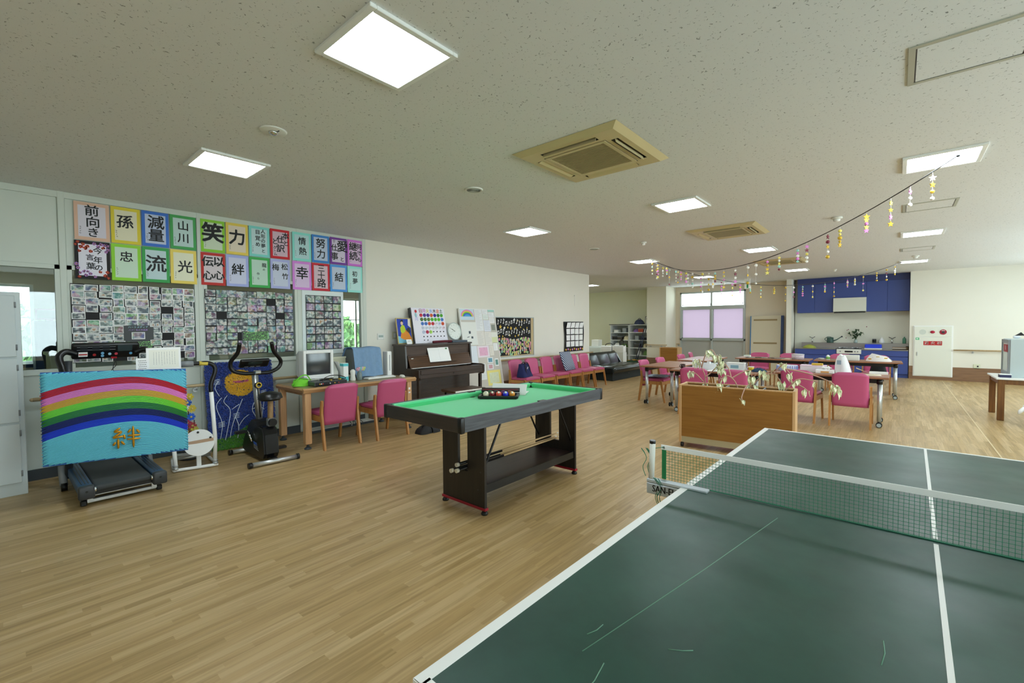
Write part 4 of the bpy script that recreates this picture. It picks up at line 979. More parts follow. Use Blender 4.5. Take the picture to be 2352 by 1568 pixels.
for sy in (-1, 1):
    y0, y1 = (.002, HL) if sy > 0 else (-HL, -.002)
    h = obj('table_half', G().box(-HW, HW, y0, y1, TZ-.022, TZ, bev=.002), M_TT, TT)
    obj('side_line', G().box(-HW, -HW+.028, y0, y1, TZ, TZ+.0006), M_LINE, h); obj('side_line', G().box(HW-.028, HW, y0, y1, TZ, TZ+.0006), M_LINE, h)
    ye = HL-.02 if sy > 0 else -HL
    obj('end_line', G().box(-HW+.022, HW-.022, ye, ye+.02, TZ, TZ+.0006), M_LINE, h)
    obj('centre_line', G().box(-.0055, .0055, y0+(.02 if sy < 0 else .02), y1-.02, TZ, TZ+.0006), M_LINE, h)
    obj('edge_strip', G().box(-HW-.002, -HW, y0, y1, TZ-.02, TZ-.001).box(HW, HW+.002, y0, y1, TZ-.02, TZ-.001).box(-HW, HW, ye+(.02 if sy > 0 else -.002), ye+(.022 if sy > 0 else 0), TZ-.02, TZ-.001), M_LINE, h)
    fr = obj('under_frame', G().box(-HW+.06, -HW+.1, y0+.05*sy*0+.04, y1-.04, TZ-.07, TZ-.022).box(HW-.1, HW-.06, y0+.04, y1-.04, TZ-.07, TZ-.022).box(-HW+.1, HW-.1, (y0+y1)/2-.02, (y0+y1)/2+.02, TZ-.07, TZ-.022), M_DKGREY, TT)
    for sx in (-1, 1):
        l = obj('leg', G().tube([(sx*.55, sy*1.05, TZ-.06), (sx*.55, sy*1.05, .06)], .018, 10), M_DKGREY, TT)
        obj('caster', G().cyl((sx*.55-.012, sy*1.05, .03), (sx*.55+.012, sy*1.05, .03), .03, n=14).cb(sx*.55, sy*1.05, .055, .03, .03, .02), M_BLACK, l)
for p in ([(-.4, -.12), (-.56, -1.1)], [(-.43, -.98), (-.39, -.95)], [(-.51, -1.1), (-.5, -1.2)], [(-.1, -.75), (-.1, -.66)], [(-.58, -1.05), (-.57, -1.0)]):
    a, b = p; obj('scratch', G().tube([(a[0], a[1], TZ), ((a[0]+b[0])/2+.004, (a[1]+b[1])/2, TZ), (b[0], b[1], TZ)], .0012, 4), M_TTS, TT)
for x, y, r_ in ((.22, -.42, .012), (.1, -.66, .013)): obj('dark_stain', G().cyl((x, y, TZ), (x, y, TZ+.0004), r_, n=14), mat('stain_dark', '#182a26', .5), TT)
# net
nt = thing('table_tennis_net', 'green table tennis net with white tape and clamp post printed SAN-EI', 'net', (.097, 1.863, TZ), rz=0.0)
M_NET = mat('green_net_cord', '#2f7f62', .7)
X0, X1, NH = -.86, .92, .15
g = G()
k = X0+.035
while k < X1: g.box(k-.0006, k+.0006, -.0006, .0006, .004, NH-.012); k += .0125
z = .006
while z < NH-.012: g.box(X0+.02, X1, -.0006, .0006, z-.0006, z+.0006); z += .0118
o = obj('net_mesh', g, M_NET, nt); o['kind'] = 'stuff'
obj('white_tape', G().box(X0, X1, -.002, .002, NH-.015, NH+.006, bev=.001), M_LINE, nt)
obj('green_end_tape', G().box(X0+.004, X0+.022, -.002, .002, .01, NH-.015), mat('green_binding', '#1c7a44', .7), nt)
obj('bottom_cord', G().tube([(X0+.02, 0, .004), (0, 0, .002), (X1, 0, .004)], .002, 6), M_NET, nt)
obj('eyelet', G().lathe([(.006, 0), (.006, .001), (.003, .001), (.003, 0)], n=12, M=Matrix.Translation((X0+.012, -.002, NH-.005)) @ Matrix.Rotation(PI/2, 4, 'X')), M_CHROME, nt)
ps = obj('post', G().cyl((X0-.035, -.02, -.005), (X0-.025, -.03, NH+.015), .012, n=16), M_OFFW, nt)
obj('post_cap', G().cyl((X0-.0255, -.0295, NH+.013), (X0-.0245, -.0305, NH+.026), .0125, n=16), M_BLACK, ps)
cp = obj('clamp', G().box(X0-.05, X0+.17, -.035, -.02, -.055, -.008, bev=.003).box(X0-.05, X0+.2, -.035, .0, -.006, .008, bev=.002), mat('clamp_grey', '#b9c1c6', .45, .3), nt)
obj('clamp_plate', G().prism([(X0+.06, -.055), (X0+.17, -.055), (X0+.15, -.085), (X0+.09, -.085)], -.033, -.022, axis=1), mat('clamp_grey', '#b9c1c6', .45), nt)
g = G()
for dx in (-.0009, 0, .0009): g.mesh(text_me('SAN-EI'), Matrix.Translation((X0+.022+dx, -.0355-abs(dx)*.1, -.03)) @ WALLY @ Matrix.Diagonal((.031, .04, 1, 1)))
obj('maker_lettering', g, M_INK, cp)
obj('clamp_screw', G().cyl((X0+.11, -.028, -.13), (X0+.11, -.028, -.08), .006, n=8).cyl((X0+.11, -.028, -.15), (X0+.11, -.028, -.13), .022, n=14), M_GREY, nt)
g = G(); rnd = random.Random(2)
for k in range(7):
    y = -.03+rnd.uniform(-.012, .006); xx = X0-.045+rnd.uniform(-.012, .01) if k < 3 else X0+rnd.uniform(-.01, .03); zt = NH-.03 if k < 3 else .0
    g.tube(smooth_path([(xx, y, zt), (xx-.012, y-.01, zt+.02), (xx+.008, y, zt-.02), (xx-.006, y-.006, zt-.06), (xx+.004, y, zt-.1)], 4), .0014, 4)
g.tube([(X0-.03, -.03, NH-.01), (X0+.012, -.003, NH-.004)], .0014, 4)
obj('loose_strings', g, M_NET, nt)

# ================================================================ POOL TABLE
M_PWOOD = wood('dark_wenge', '#1d1714', '#2b221d', .4, axis=2); M_PRIM = wood('charcoal_woodgrain', '#3a3c41', '#565a61', .45, axis=1)
M_PRIMX = wood('dark_wenge_x', '#261f1a', '#3a2f27', .4, axis=0); M_CLOTH = mat('green_baize', '#57d08c', .95, var=.03, scale=300, sheen=.3)
t = thing('pool_table', 'small pool table with bright green cloth and dark woodgrain frame', 'pool table', (-2.644, 2.961, 0), rz=-.007)
A, B_, Z = .452, .929, .815
for s in (-1, 1):
    obj('long_side', G().box(s*A-.02*(s > 0), s*A+.02*(s < 0), -B_, B_, .715, Z, bev=.002), M_PRIM, t)
    obj('short_side', G().box(-A+.02, A-.02, s*B_-.02*(s > 0), s*B_+.02*(s < 0), .715, Z, bev=.002), M_PRIMX, t)
    obj('long_cushion', G().prism([(s*(A-.02), Z-.004), (s*(A-.055), Z-.008), (s*(A-.06), Z-.02), (s*(A-.045), .762), (s*(A-.02), .762)], -B_+.06, B_-.06, axis=1), M_CLOTH, t)
    obj('short_cushion', G().prism([(s*(B_-.02), Z-.004), (s*(B_-.055), Z-.008), (s*(B_-.06), Z-.02), (s*(B_-.045), .762), (s*(B_-.02), .762)], -A+.06, A-.06, axis=0), M_CLOTH, t)
    for q in (-1, 1):
        obj('corner_bracket', G().box(s*A-.035 if s > 0 else s*A-.004, s*A+.004 if s > 0 else s*A+.035, q*B_-.035 if q > 0 else q*B_-.004, q*B_+.004 if q > 0 else q*B_+.035, .708, Z+.004, bev=.008, seg=2), M_BLACK, t)
        obj('corner_pocket', G().cyl((s*(A-.05), q*(B_-.05), .745), (s*(A-.05), q*(B_-.05), .7625), .035, n=16), M_BLACK, t)
    obj('side_pocket', G().cyl((s*(A-.04), 0, .74), (s*(A-.04), 0, .765), .03, n=16), M_BLACK, t)
    obj('pocket_plate', G().box(s*(A-.03)-.02, s*(A-.03)+.02, -.04, .04, Z-.006, Z+.002, bev=.002), M_BLACK, t)
obj('bed_cloth', G().box(-A+.02, A-.02, -B_+.02, B_-.02, .745, .762), M_CLOTH, t)
obj('bed_board', G().box(-A+.02, A-.02, -B_+.02, B_-.02, .72, .745), M_BLACK, t)
for s in (-1, 1):
    y = .07+s*.617
    e = obj('end_panel', G().prism([(u+.06, v) for u, v in ((-.24, .05), (.24, .05), (.24, .72), (.055, .72), (.055, .3), (-.055, .3), (-.055, .72), (-.24, .72))], y-.012, y+.012, axis=1), M_PWOOD, t)
    obj('base_strip', G().box(-.19, .31, y-.02, y+.02, .032, .052, bev=.003), mat('red_strip', '#a3182c', .4), t)
    for q in (-.165, .285): obj('foot', G().lathe([(.025, 0), (.028, .01), (.016, .03), (0, .032)], (q, y, 0), n=16), M_BLACK, t)
    for q, z in ((.23, .18), (-.08, .22), (.26, .32)): obj('panel_bolt', G().cyl((q, y-.014*1, z), (q, y+.014, z), .007, n=10), M_DKGREY, e)
    for q in (-.14, .26):
        obj('folding_brace', G().tube(smooth_path([(q, .07+s*.36, .72), (q, .07+s*.38, .7), (q, .07+s*.58, .36), (q, .07+s*.6, .33)], 4), .009, 8), M_BLACK, t)
sh = obj('lower_shelf', G().box(-.14, .28, -.54, .68, .2, .215), wood('shelf_mahogany', '#2e1f1d', '#402c29', .4, axis=1), t)
obj('shelf_lip', G().box(.275, .29, -.54, .68, .16, .222), M_BLACK, sh); obj('shelf_lip', G().box(-.15, -.14, -.54, .68, .16, .222), M_BLACK, sh)
M_CUE = wood('maple_cue', '#d2ab78', '#e2c08e', .35, axis=1)
for k, (x, z) in enumerate(((-.02, .306), (.02, .308), (.0, .345))):
    c = thing('pool_cue', ('pool cue with white butt ring resting lowest', 'pool cue beside it resting on the pool table shelf', 'uppermost pool cue resting on the other two cues')[k] + ' through the pool table ends', 'pool cue', (-2.58+x, 3.05, z+.012), rz=0, group='pool cues under the pool table')
    obj('shaft', G().cyl((0, -.2, 0), (0, .62, .0), .0105, .006, n=10), M_CUE, c); obj('butt', G().cyl((0, -.74+k*.02, 0), (0, -.2, 0), .0145, .0105, n=10), M_BLACK, c)
    obj('butt_ring', G().cyl((0, -.765+k*.02, 0), (0, -.74+k*.02, 0), .0165, n=12), mat('bone_white', '#e6ddc8', .4), c); obj('tip', G().cyl((0, .62, 0), (0, .65, 0), .006, .005, n=8), M_WHITE, c)
# ball tray and balls on the cloth (cloth at .762)
t = thing('ball_tray', 'open black plastic ball tray with hinged lid lying on the pool table cloth', 'tray', (-2.83, 3.1, .762), rz=.62)
obj('tray', G().box(-.17, .17, -.1, .1, 0, .008, bev=.002).box(-.185, .185, -.115, -.09, .008, .03, bev=.003).box(-.185, .185, .09, .115, .008, .03, bev=.003).box(-.185, -.16, -.09, .09, .008, .03, bev=.003).box(.16, .185, -.09, .09, .008, .03, bev=.003), M_BLACK, t)
obj('lid', G().cb(.0, .12, .055, .37, .05, .02, rx=.5, bev=.004), M_BLACK, t)
obj('lid_stripe', G().cb(.0, .096, .062, .34, .004, .004, rx=.5), mat('tray_red', '#9c2430', .5), t)
BALLS = [('#ece4c4', 'cream cue ball', -.12), ('#7c1420', 'maroon ball', -.06), ('#e0523a', 'orange-red striped ball', 0), ('#1f2fc8', 'blue ball', .065), ('#d88a24', 'amber ball', .125)]
for c, lb, x in BALLS:
    p = Matrix.Rotation(.62, 4, 'Z') @ Vector((x, -.035, 0))
    b = thing('pool_ball', lb+' in the black tray on the pool table', 'ball', (-2.83+p.x, 3.1+p.y, .771), group='pool balls in the tray')
    obj('ball', G().ball((0, 0, .028), .028, u=18, v=12), mat('ball_'+c.strip('#'), c, .12, spec=.7), b)
    obj('number_spot', G().ball((.012, -.013, .046), .011, u=10, v=6), mat('ball_white', '#f2ecda', .15), b)
for x, c, lb in ((-.09, '#1c4a2c', 'dark green'), (-.03, '#1a1412', 'black'), (.035, '#5a1a5c', 'purple'), (.095, '#6c3a1a', 'brown')):
    p = Matrix.Rotation(.62, 4, 'Z') @ Vector((x, .03, 0))
    b = thing('pool_ball', lb+' ball in the rear row of the black tray on the pool table', 'ball', (-2.83+p.x, 3.1+p.y, .771), group='rear row of pool balls in the tray')
    obj('ball', G().ball((0, 0, .028), .028, u=16, v=10), mat('ball_'+c.strip('#'), c, .12), b)
t = thing('white_card_lid', 'folded white cardboard lid leaning behind the ball tray on the pool table', 'box lid', (-2.9, 3.32, .762), rz=.35)
obj('panel', G().cb(0, 0, .05, .36, .006, .11, rx=-.45), M_PAPER, t); obj('flap', G().cb(0, .03, .02, .36, .1, .004, rx=.1), M_PAPER, t)

# ================================================================ PINK DINING CHAIRS
M_PINK = mat('pink_vinyl', '#c65683', .36, spec=.55, var=.02, scale=4, bump=.05); M_CWOOD = wood('chair_oak', '#a97238', '#c48c50', .4, axis=2)
def make_chair(label):
    t = thing('dining_chair', label, 'chair', (0, 0, 0))
    def seat(a, b):
        x = (a-.5)*2; y = (b-.5)*2; e = max(abs(x), abs(y))
        z = .44-.02*max(0, e-.75)/.25-.008*(1-abs(y))+.012*(1-x*x)*(1-y*y)
        return (.215*x*(1-.02*max(0, -y)), .025+.205*y, z)
    g = G().grid(seat, 12, 12).box(-.213, .213, -.178, .228, .385, .425, bev=.008)
    obj('seat', g, M_PINK, t)
    def back(a, b):
        th = a*2*PI; cx, sx = math.cos(th), math.sin(th)
        ex = abs(cx)**.35*(1 if cx > 0 else -1); ez = abs(sx)**.5*(1 if sx > 0 else -1)
        return ex, ez
    g = G(); n = 9; m = 12; F_ = []; 
    for side in (1, -1):
        V = []
        for i in range(n+1):
            z = .285+.48*i/n; row = []
            for j in range(m+1):
                u = -1+2*j/m; w = .205*u
                zz = z-(.03*max(0, abs(u)-.7)/.3 if i == n else 0)-.012*(u*u)*(i == n)
                lean = -.175-.085*((z-.285)/.48)**1.3
                curve = -.018*(1-u*u)
                th = .024*(1-max(0, abs(u)-.88)/.12*.6)
                row.append(g.bm.verts.new((w, lean+curve+side*th, zz)))
            V.append(row)
        for i in range(n):
            for j in range(m):
                q = (V[i][j], V[i][j+1], V[i+1][j+1], V[i+1][j])
                f = g.bm.faces.new(q if side < 0 else q[::-1]); f.smooth = True
        F_.append(V)
    Fv, Bv = F_
    for i in range(n):
        for j in (0, m):
            q = (Fv[i][j], Fv[i+1][j], Bv[i+1][j], Bv[i][j]); g.bm.faces.new(q if j else q[::-1])
    for j in range(m):
        for i in (0, n):
            q = (Fv[i][j], Fv[i][j+1], Bv[i][j+1], Bv[i][j]); g.bm.faces.new(q[::-1] if i else q)
    bmesh.ops.recalc_face_normals(g.bm, faces=g.bm.faces[:])
    obj('backrest', g, M_PINK, t)
    for s in (-1, 1):
        x0, x1 = (s*.215, s*.24) if s > 0 else (s*.24, s*.215)
        obj('leg', G().prism([(-.265, 0), (-.23, 0), (-.16, .42), (-.185, .57), (-.2, .58), (-.215, .57), (-.205, .42)], x0, x1, axis=0), M_CWOOD, t)
        obj('leg', G().prism([(.24, 0), (.272, 0), (.205, .4), (.165, .4)], x0, x1, axis=0), M_CWOOD, t)
        obj('side_rail', G().box(x0 if s > 0 else x0, x1, -.18, .2, .325, .385), M_CWOOD, t)
    obj('front_rail', G().box(-.215, .215, .185, .207, .32, .385), M_CWOOD, t); obj('rear_rail', G().box(-.215, .215, -.18, -.16, .325, .375), M_CWOOD, t)
    return t
chair0 = make_chair('pink vinyl dining chair with wooden legs')
_first = [True]
def chair(x, y, rz, label, group):
    if _first[0]:
        _first[0] = False; chair0.location = (x, y, 0); chair0.rotation_euler = (0, 0, rz); chair0['label'] = label; chair0['group'] = group; return chair0
    return dup(chair0, (x, y, 0), rz, label, group)
GR = 'pink vinyl chairs'
chair(-5.285, 2.73, PI/2, 'pink vinyl chair before the tube monitor at the computer desk', GR)
chair(-5.2, 3.385, PI/2-.02, 'pink vinyl chair before the covered monitor at the computer desk', GR)
for i, y in enumerate((6.89, 7.41, 7.93, 8.44, 8.95, 9.47)):
    chair(-5.6, y, -PI/2, ['pink chair in the wall row with the blue bag on its seat', 'pink chair in the wall row next to the one holding the bag', 'third pink chair in the wall row from the notice board', 'pink chair in the wall row behind the striped cushion',
                           'pink chair in the wall row between the cushion and the last chair', 'last pink chair of the wall row, next to the black sofa'][i], GR)
# ================================================================ PIANO
M_PI = wood('walnut_piano', '#2a1d16', '#3b2a20', .3, axis=1, coat=.3); M_PI2 = wood('walnut_piano_warm', '#3e2817', '#57391f', .3, axis=1, coat=.3); M_PIS = wood('walnut_piano_side', '#241810', '#33231a', .3, axis=2, coat=.3)
t = thing('upright_piano', 'dark walnut upright piano with open keyboard against the cream wall', 'piano', (-5.82, 4.9, 0))
L2 = .71
obj('back_case', G().box(-.28, -.05, -L2+.03, L2-.03, .1, 1.13), M_PI, t)
for s in (-1, 1):
    obj('side_panel', G().prism([(-.28, 0), (-.02, 0), (-.02, .62), (.34, .62), (.36, .66), (.36, .775), (.3, .79), (.05, .79), (.02, 1.135), (-.28, 1.135)], s*L2-.03*(s > 0), s*L2+.03*(s < 0), axis=1), M_PIS, t)
    l = obj('leg', G().box(.27, .32, s*(L2-.05)-.025, s*(L2-.05)+.025, .03, .62, bev=.006), M_PIS, t)
    obj('toe_block', G().box(-.1, .34, s*(L2-.05)-.03, s*(L2-.05)+.03, 0, .06, bev=.006), M_PIS, t)
obj('lid', G().box(-.3, .045, -L2-.012, L2+.012, 1.135, 1.162, bev=.006), M_PI, t)
obj('upper_panel', G().prism([(-.05, .95), (-.02, .95), (.0, 1.135), (-.05, 1.135)], -L2+.03, L2-.03, axis=1), wood('walnut_upper', '#4a3d37', '#5a4a42', .35, axis=1), t)
fb = obj('fallboard', G().prism([(.0, .97), (.015, .975), (.1, .79), (.085, .785)], -L2+.05, L2-.05, axis=1), M_PI2, t)
obj('music_ledge', G().box(-.0, .03, -L2+.05, L2-.05, .965, .98, bev=.003), M_PI2, fb); obj('music_rest', G().box(.06, .085, -.25, .32, .845, .855, bev=.003), M_PI, fb)
obj('key_felt_strip', G().box(.09, .1, -L2+.06, L2-.08, .782, .79), M_WHITE, t)
kb = obj('key_bed', G().box(.0, .355, -L2+.03, L2-.03, .64, .715, bev=.006), M_PI, t)
wk = G()
obj('white_keys', G().box(.11, .255, -.6, .615, .715, .735, bev=.002), mat('ivory_keys', '#f0efe8', .25), kb)
g = G()
for k in range(51): g.box(.11, .256, -.6+k*.0238-.0006, -.6+k*.0238+.0006, .7352, .7356)
o = obj('key_gaps', g, M_INK, kb); o['kind'] = 'stuff'
KEY = G().box(.11, .205, -.006, .006, .735, .747, bev=.001).me('black_key', M_BLACK)
for k in range(50):
    if k % 7 in (0, 1, 3, 4, 5): obj('black_key', KEY, None, kb, loc=(0, -.6+k*.0238+.0238, 0))
obj('key_slip', G().box(.26, .36, -L2+.04, L2-.04, .7, .775, bev=.006), M_PI, t); obj('name_label', G().box(.033, .036, -.6, -.56, .925, .94), M_PAPER, t)
lp = obj('lower_panel', G().box(-.05, -.02, -L2+.03, L2-.03, .1, .62), M_PI, t)
for k in range(11): obj('louvre', G().box(-.02, -.008, -L2+.07, L2-.07, .34+k*.022, .352+k*.022), M_PI, lp)
obj('bottom_rail', G().box(-.06, .0, -L2+.03, L2-.03, .03, .1), M_PI, t); obj('lock', G().cyl((.36, .0, .69), (.364, 0, .69), .012, n=12), M_BLACK, t)
for y in (-.08, .0, .08): obj('pedal', G().box(0, .1, y-.015, y+.015, .05, .062, bev=.004), mat('brass', '#b08a3c', .3, 1.0), t)
t = thing('music_sheet', 'white open music sheet propped on the piano', 'sheet music', (-5.748, 4.87, .86))
SM = Matrix.Rotation(-.34, 4, 'Y') @ WALLX
obj('left_page', G().box(-.225, 0, 0, .27, .0, .003, M=SM), M_PAPER, t); obj('right_page', G().box(0, .225, 0, .265, .001, .004, M=SM), M_PAPER, t)
obj('faint_staves', G().box(-.2, .2, .225, .226, .0045, .0047, M=SM).box(-.2, .2, .2, .201, .0045, .0047, M=SM), mat('faint_ink', '#b9c4b4', .8), t); obj('green_stamp', G().box(.15, .19, .205, .23, .0046, .005, M=SM), mat('stamp_green', '#4f8a5c', .7), t)
t = thing('piano_bench', 'low dark piano bench with a painted highlight along its front edge between piano and pool table', 'bench', (-4.98, 4.66, 0), rz=-.1)
obj('seat', G().box(-.17, .17, -.3, .3, .46, .5, bev=.01), M_PI2, t); obj('front_edge', G().box(.165, .175, -.28, .28, .465, .495), M_OFFW, t)  # off-white strip paints in the highlight along the bench front
for x in (-.13, .13):
    for y in (-.24, .24): obj('leg', G().tube([(x*1.15, y*1.1, 0), (x, y, .46)], .014, 8), M_BLACK, t)
obj('stretcher', G().tube([(0, -.25, .16), (0, .25, .16)], .01, 8).tube([(-.145, -.255, .16), (.145, -.255, .16)], .01, 8).tube([(-.145, .255, .16), (.145, .255, .16)], .01, 8), M_BLACK, t)
t = thing('black_floor_bag', 'crumpled black bag on the floor under the pool table end', 'bag', (-4.85, 3.86, 0))
g = G().grid(lambda a, b: ((.12+.02*math.sin(a*17))*math.cos(a*2*PI)*math.cos(b*PI/2), (.2+.02*math.sin(a*23))*math.sin(a*2*PI)*math.cos(b*PI/2), .1*math.sin(b*PI/2)*(1+.15*math.sin(a*19+b*6))), 28, 8)
obj('bag', g, mat('black_nylon', '#121214', .7), t); obj('handle', G().tube(smooth_path([(0, -.1, .08), (.03, -.04, .13), (.03, .05, .13), (0, .1, .08)], 4), .008, 6), M_BLACK, t)
# ================================================================ ON TOP OF THE PIANO (lid top 1.162)
PT = 1.162
def lean(x, y, z, a): return at(Matrix.Rotation(-a, 4, 'Y') @ WALLX, x, y, z)
# framed painting
t = thing('framed_painting', 'small gold-framed painting of a seated figure in yellow and orange on blue', 'painting', (-6.02, 4.22, PT), rot=(0, -.16, 0))
P = WALLX; w, h = .29, .42
obj('frame', G().box(0, w, 0, .014, 0, .016, M=P).box(0, w, h-.014, h, 0, .016, M=P).box(0, .014, .014, h-.014, 0, .016, M=P).box(w-.014, w, .014, h-.014, 0, .016, M=P), mat('gilt_frame', '#b9a468', .4, .3), t)
obj('canvas', G().box(.014, w-.014, .014, h-.014, .002, .008, M=P), mat('paint_blue', '#1d3fb0', .6, var=.15, scale=30), t)
def blob(t, nm, pts, z, c): obj(nm, G().prism(pts, z, z+.001, axis=2, M=P), mat('paint_'+c.strip('#'), c, .6, var=.12, scale=40), t)
blob(t, 'painted_ground', [(.014, .014), (.276, .014), (.276, .06), (.18, .1), (.014, .13)], .008, '#7fc4d8')
blob(t, 'painted_skirt', [(.06, .1), (.09, .2), (.16, .24), (.22, .19), (.27, .1), (.275, .04), (.2, .06), (.12, .07)], .0092, '#e08a1c')
blob(t, 'painted_jacket', [(.075, .19), (.07, .26), (.11, .31), (.15, .3), (.17, .24), (.16, .2), (.11, .17)], .0104, '#b9cf2a')
blob(t, 'painted_head', [(.09, .31), (.085, .345), (.105, .37), (.13, .36), (.135, .33), (.12, .305)], .0104, '#e8c8a8')
blob(t, 'painted_hair', [(.082, .35), (.09, .38), (.12, .395), (.14, .375), (.13, .355), (.105, .365)], .0116, '#141018')
blob(t, 'painted_dark_patch', [(.18, .2), (.2, .25), (.25, .27), (.262, .2), (.24, .17)], .0092, '#20242c')
blob(t, 'painted_curtain', [(.225, .3), (.235, .406), (.276, .406), (.276, .26), (.25, .28)], .0092, '#e6e2d4')
t = thing('title_card', 'small white title card leaning at the foot of the framed painting', 'card', (-5.93, 4.33, PT), rot=(0, -.3, 0))
obj('card', G().box(0, .1, 0, .075, 0, .003, M=P), M_PAPER, t); obj('writing', G().box(.02, .08, .05, .053, .003, .0035, M=P).box(.02, .07, .035, .038, .003, .0035, M=P), M_GREY, t)
# handmade calendar
t = thing('handmade_calendar', 'large white handmade calendar board with coloured bottle-cap dates on the piano', 'calendar', (-5.98, 4.53, PT), rot=(0, -.2, 0))
w, h = .7, .6
obj('board', G().box(0, w, 0, h, 0, .012, M=P), mat('calendar_white', '#eceaf4', .8), t)
obj('grey_backboard', G().box(-.02, .0, 0, h, -.05, .01, M=P), M_DKGREY, t)
hdr = [('日', '#a02030'), ('月', '#d05ac0'), ('火', '#e2cf2c'), ('水', '#7fb4ea'), ('木', '#3a1c1c'), ('金', '#e8824a'), ('土', '#1f6a34')]
def cx(c): return .185+c*.0735
for c, (ch, col) in enumerate(hdr):
    g = G()
    for d in (-.0016, 0, .0016): g.mesh(text_me(ch), P @ Matrix.Translation((cx(c)+d, .545+d*.5, .0135+abs(d)*.1)) @ Matrix.Scale(.075, 4))
    obj('weekday_letter', g, mat('felt_'+col.strip('#'), col, .8), t)
g = G().mesh(text_me('月'), P @ Matrix.Translation((.085, .405, .0135)) @ Matrix.Scale(.07, 4)); obj('month_letter', g, mat('felt_lilac', '#a9a4e8', .8), t)
obj('month_ornament', G().ball((.085, .54, .015), .024, u=10, v=6, sc=(1, 1.1, .3), M=P), mat('ornament_red', '#c82430', .6), t); obj('month_ornament', G().ball((.08, .475, .015), .024, u=10, v=6, sc=(.9, 1.5, .3), M=P), mat('ornament_aqua', '#9fd0dc', .6), t)
CR = [['#c8203c', '#2a1f96', '#271f96', '#e2602c', '#2a1fa0', '#2c7a24', '#4fae2c'], ['#237a26', '#2a7a26', '#2f8426', '#4fc22c', '#58c82e', '#5fd02e', '#4f86d8'], ['#4f7fd0', '#4f7fd0', '#e05a30', '#d02838', '#f0e8f0', '#d8dcf4', '#e8582c'],
      ['#dfe6f4', '#e2e8f2', '#e8eaf2', '#eaeaf2', '#eceef4', '#e8ecf4', '#f0dce8'], ['#d0d8f0', '#c82850', '#b8e86a']]
n = 0
for r, row in enumerate(CR):
    for c, col in enumerate(row):
        n += 1; x = cx(c)+(.008*r if r else 0)*.4; y = .475-r*.072
        cap = obj('date_cap', G().cyl((x, y, .012), (x, y, .022), .031, .028, n=16, M=P), mat('cap_'+col.strip('#'), col, .5), t)
        dark = r >= 2 or c >= 3
        obj('date_number', G().mesh(text_me(str(n)), P @ Matrix.Translation((x, y, .0226)) @ Matrix.Scale(.038, 4)), M_INK if dark else mat('number_red', '#d84a5c', .6), cap)
for c in range(3, 7): obj('peg', G().cyl((cx(c), .19, .012), (cx(c), .19, .018), .011, n=8, M=P), M_INK, t)
for c in range(7): obj('peg', G().cyl((cx(c), .11, .012), (cx(c), .11, .018), .011, n=8, M=P), M_INK, t)
for c in range(2): obj('peg', G().cyl((cx(c), .05, .012), (cx(c), .05, .018), .009, n=8, M=P), M_INK, t)
t = thing('maroon_case', 'long dark maroon cloth case lying along the foot of the calendar', 'case', (-5.845, 5.0, PT), rz=.05)
obj('cloth', G().tube(smooth_path([(0, -.22, .02), (0, -.1, .022), (0, .05, .025), (0, .2, .022)], 5), .02, 10), mat('maroon_cloth', '#5c1020', .8, bump=.3, scale=40), t)
# clock
t = thing('wall_clock', 'round pale wall clock standing on a grey block on the piano', 'clock', (-5.95, 5.38, PT+.035), rot=(0, -.18, 0))
CM = at(WALLX, 0, 0, .16)
obj('rim', G().lathe([(.155, -.015), (.158, .01), (.15, .022), (.14, .018), (.14, .0)], n=40, M=CM), mat('clock_rim', '#c9d4d0', .35), t)
obj('dial', G().cyl((0, 0, -.012), (0, 0, .008), .146, n=40, M=CM), mat('clock_dial', '#e9efe8', .6), t)
for k in range(1, 13):
    a = PI/2-k*PI/6; obj('numeral', G().mesh(text_me(str(k)), CM @ Matrix.Translation((.112*math.cos(a), .112*math.sin(a), .009)) @ Matrix.Scale(.03, 4)), mat('numeral_grey', '#9aa5a0', .6), t)
for nm, a, L_, wd in (('hour_hand', 2.55, .07, .008), ('minute_hand', 2.62, .1, .005), ('second_hand', 3.35, .11, .002)):
    obj(nm, G().cb(L_*.42, 0, .0105, L_*1.15, wd, .001, M=CM @ Matrix.Rotation(a, 4, 'Z')), M_INK, t)
tag(obj('clock_block', G().box(-5.99, -5.84, 5.22, 5.57, PT, PT+.034, bev=.004), mat('slate_block', '#4f5a66', .6)), 'dark slate grey block under the round clock on the piano', 'block')

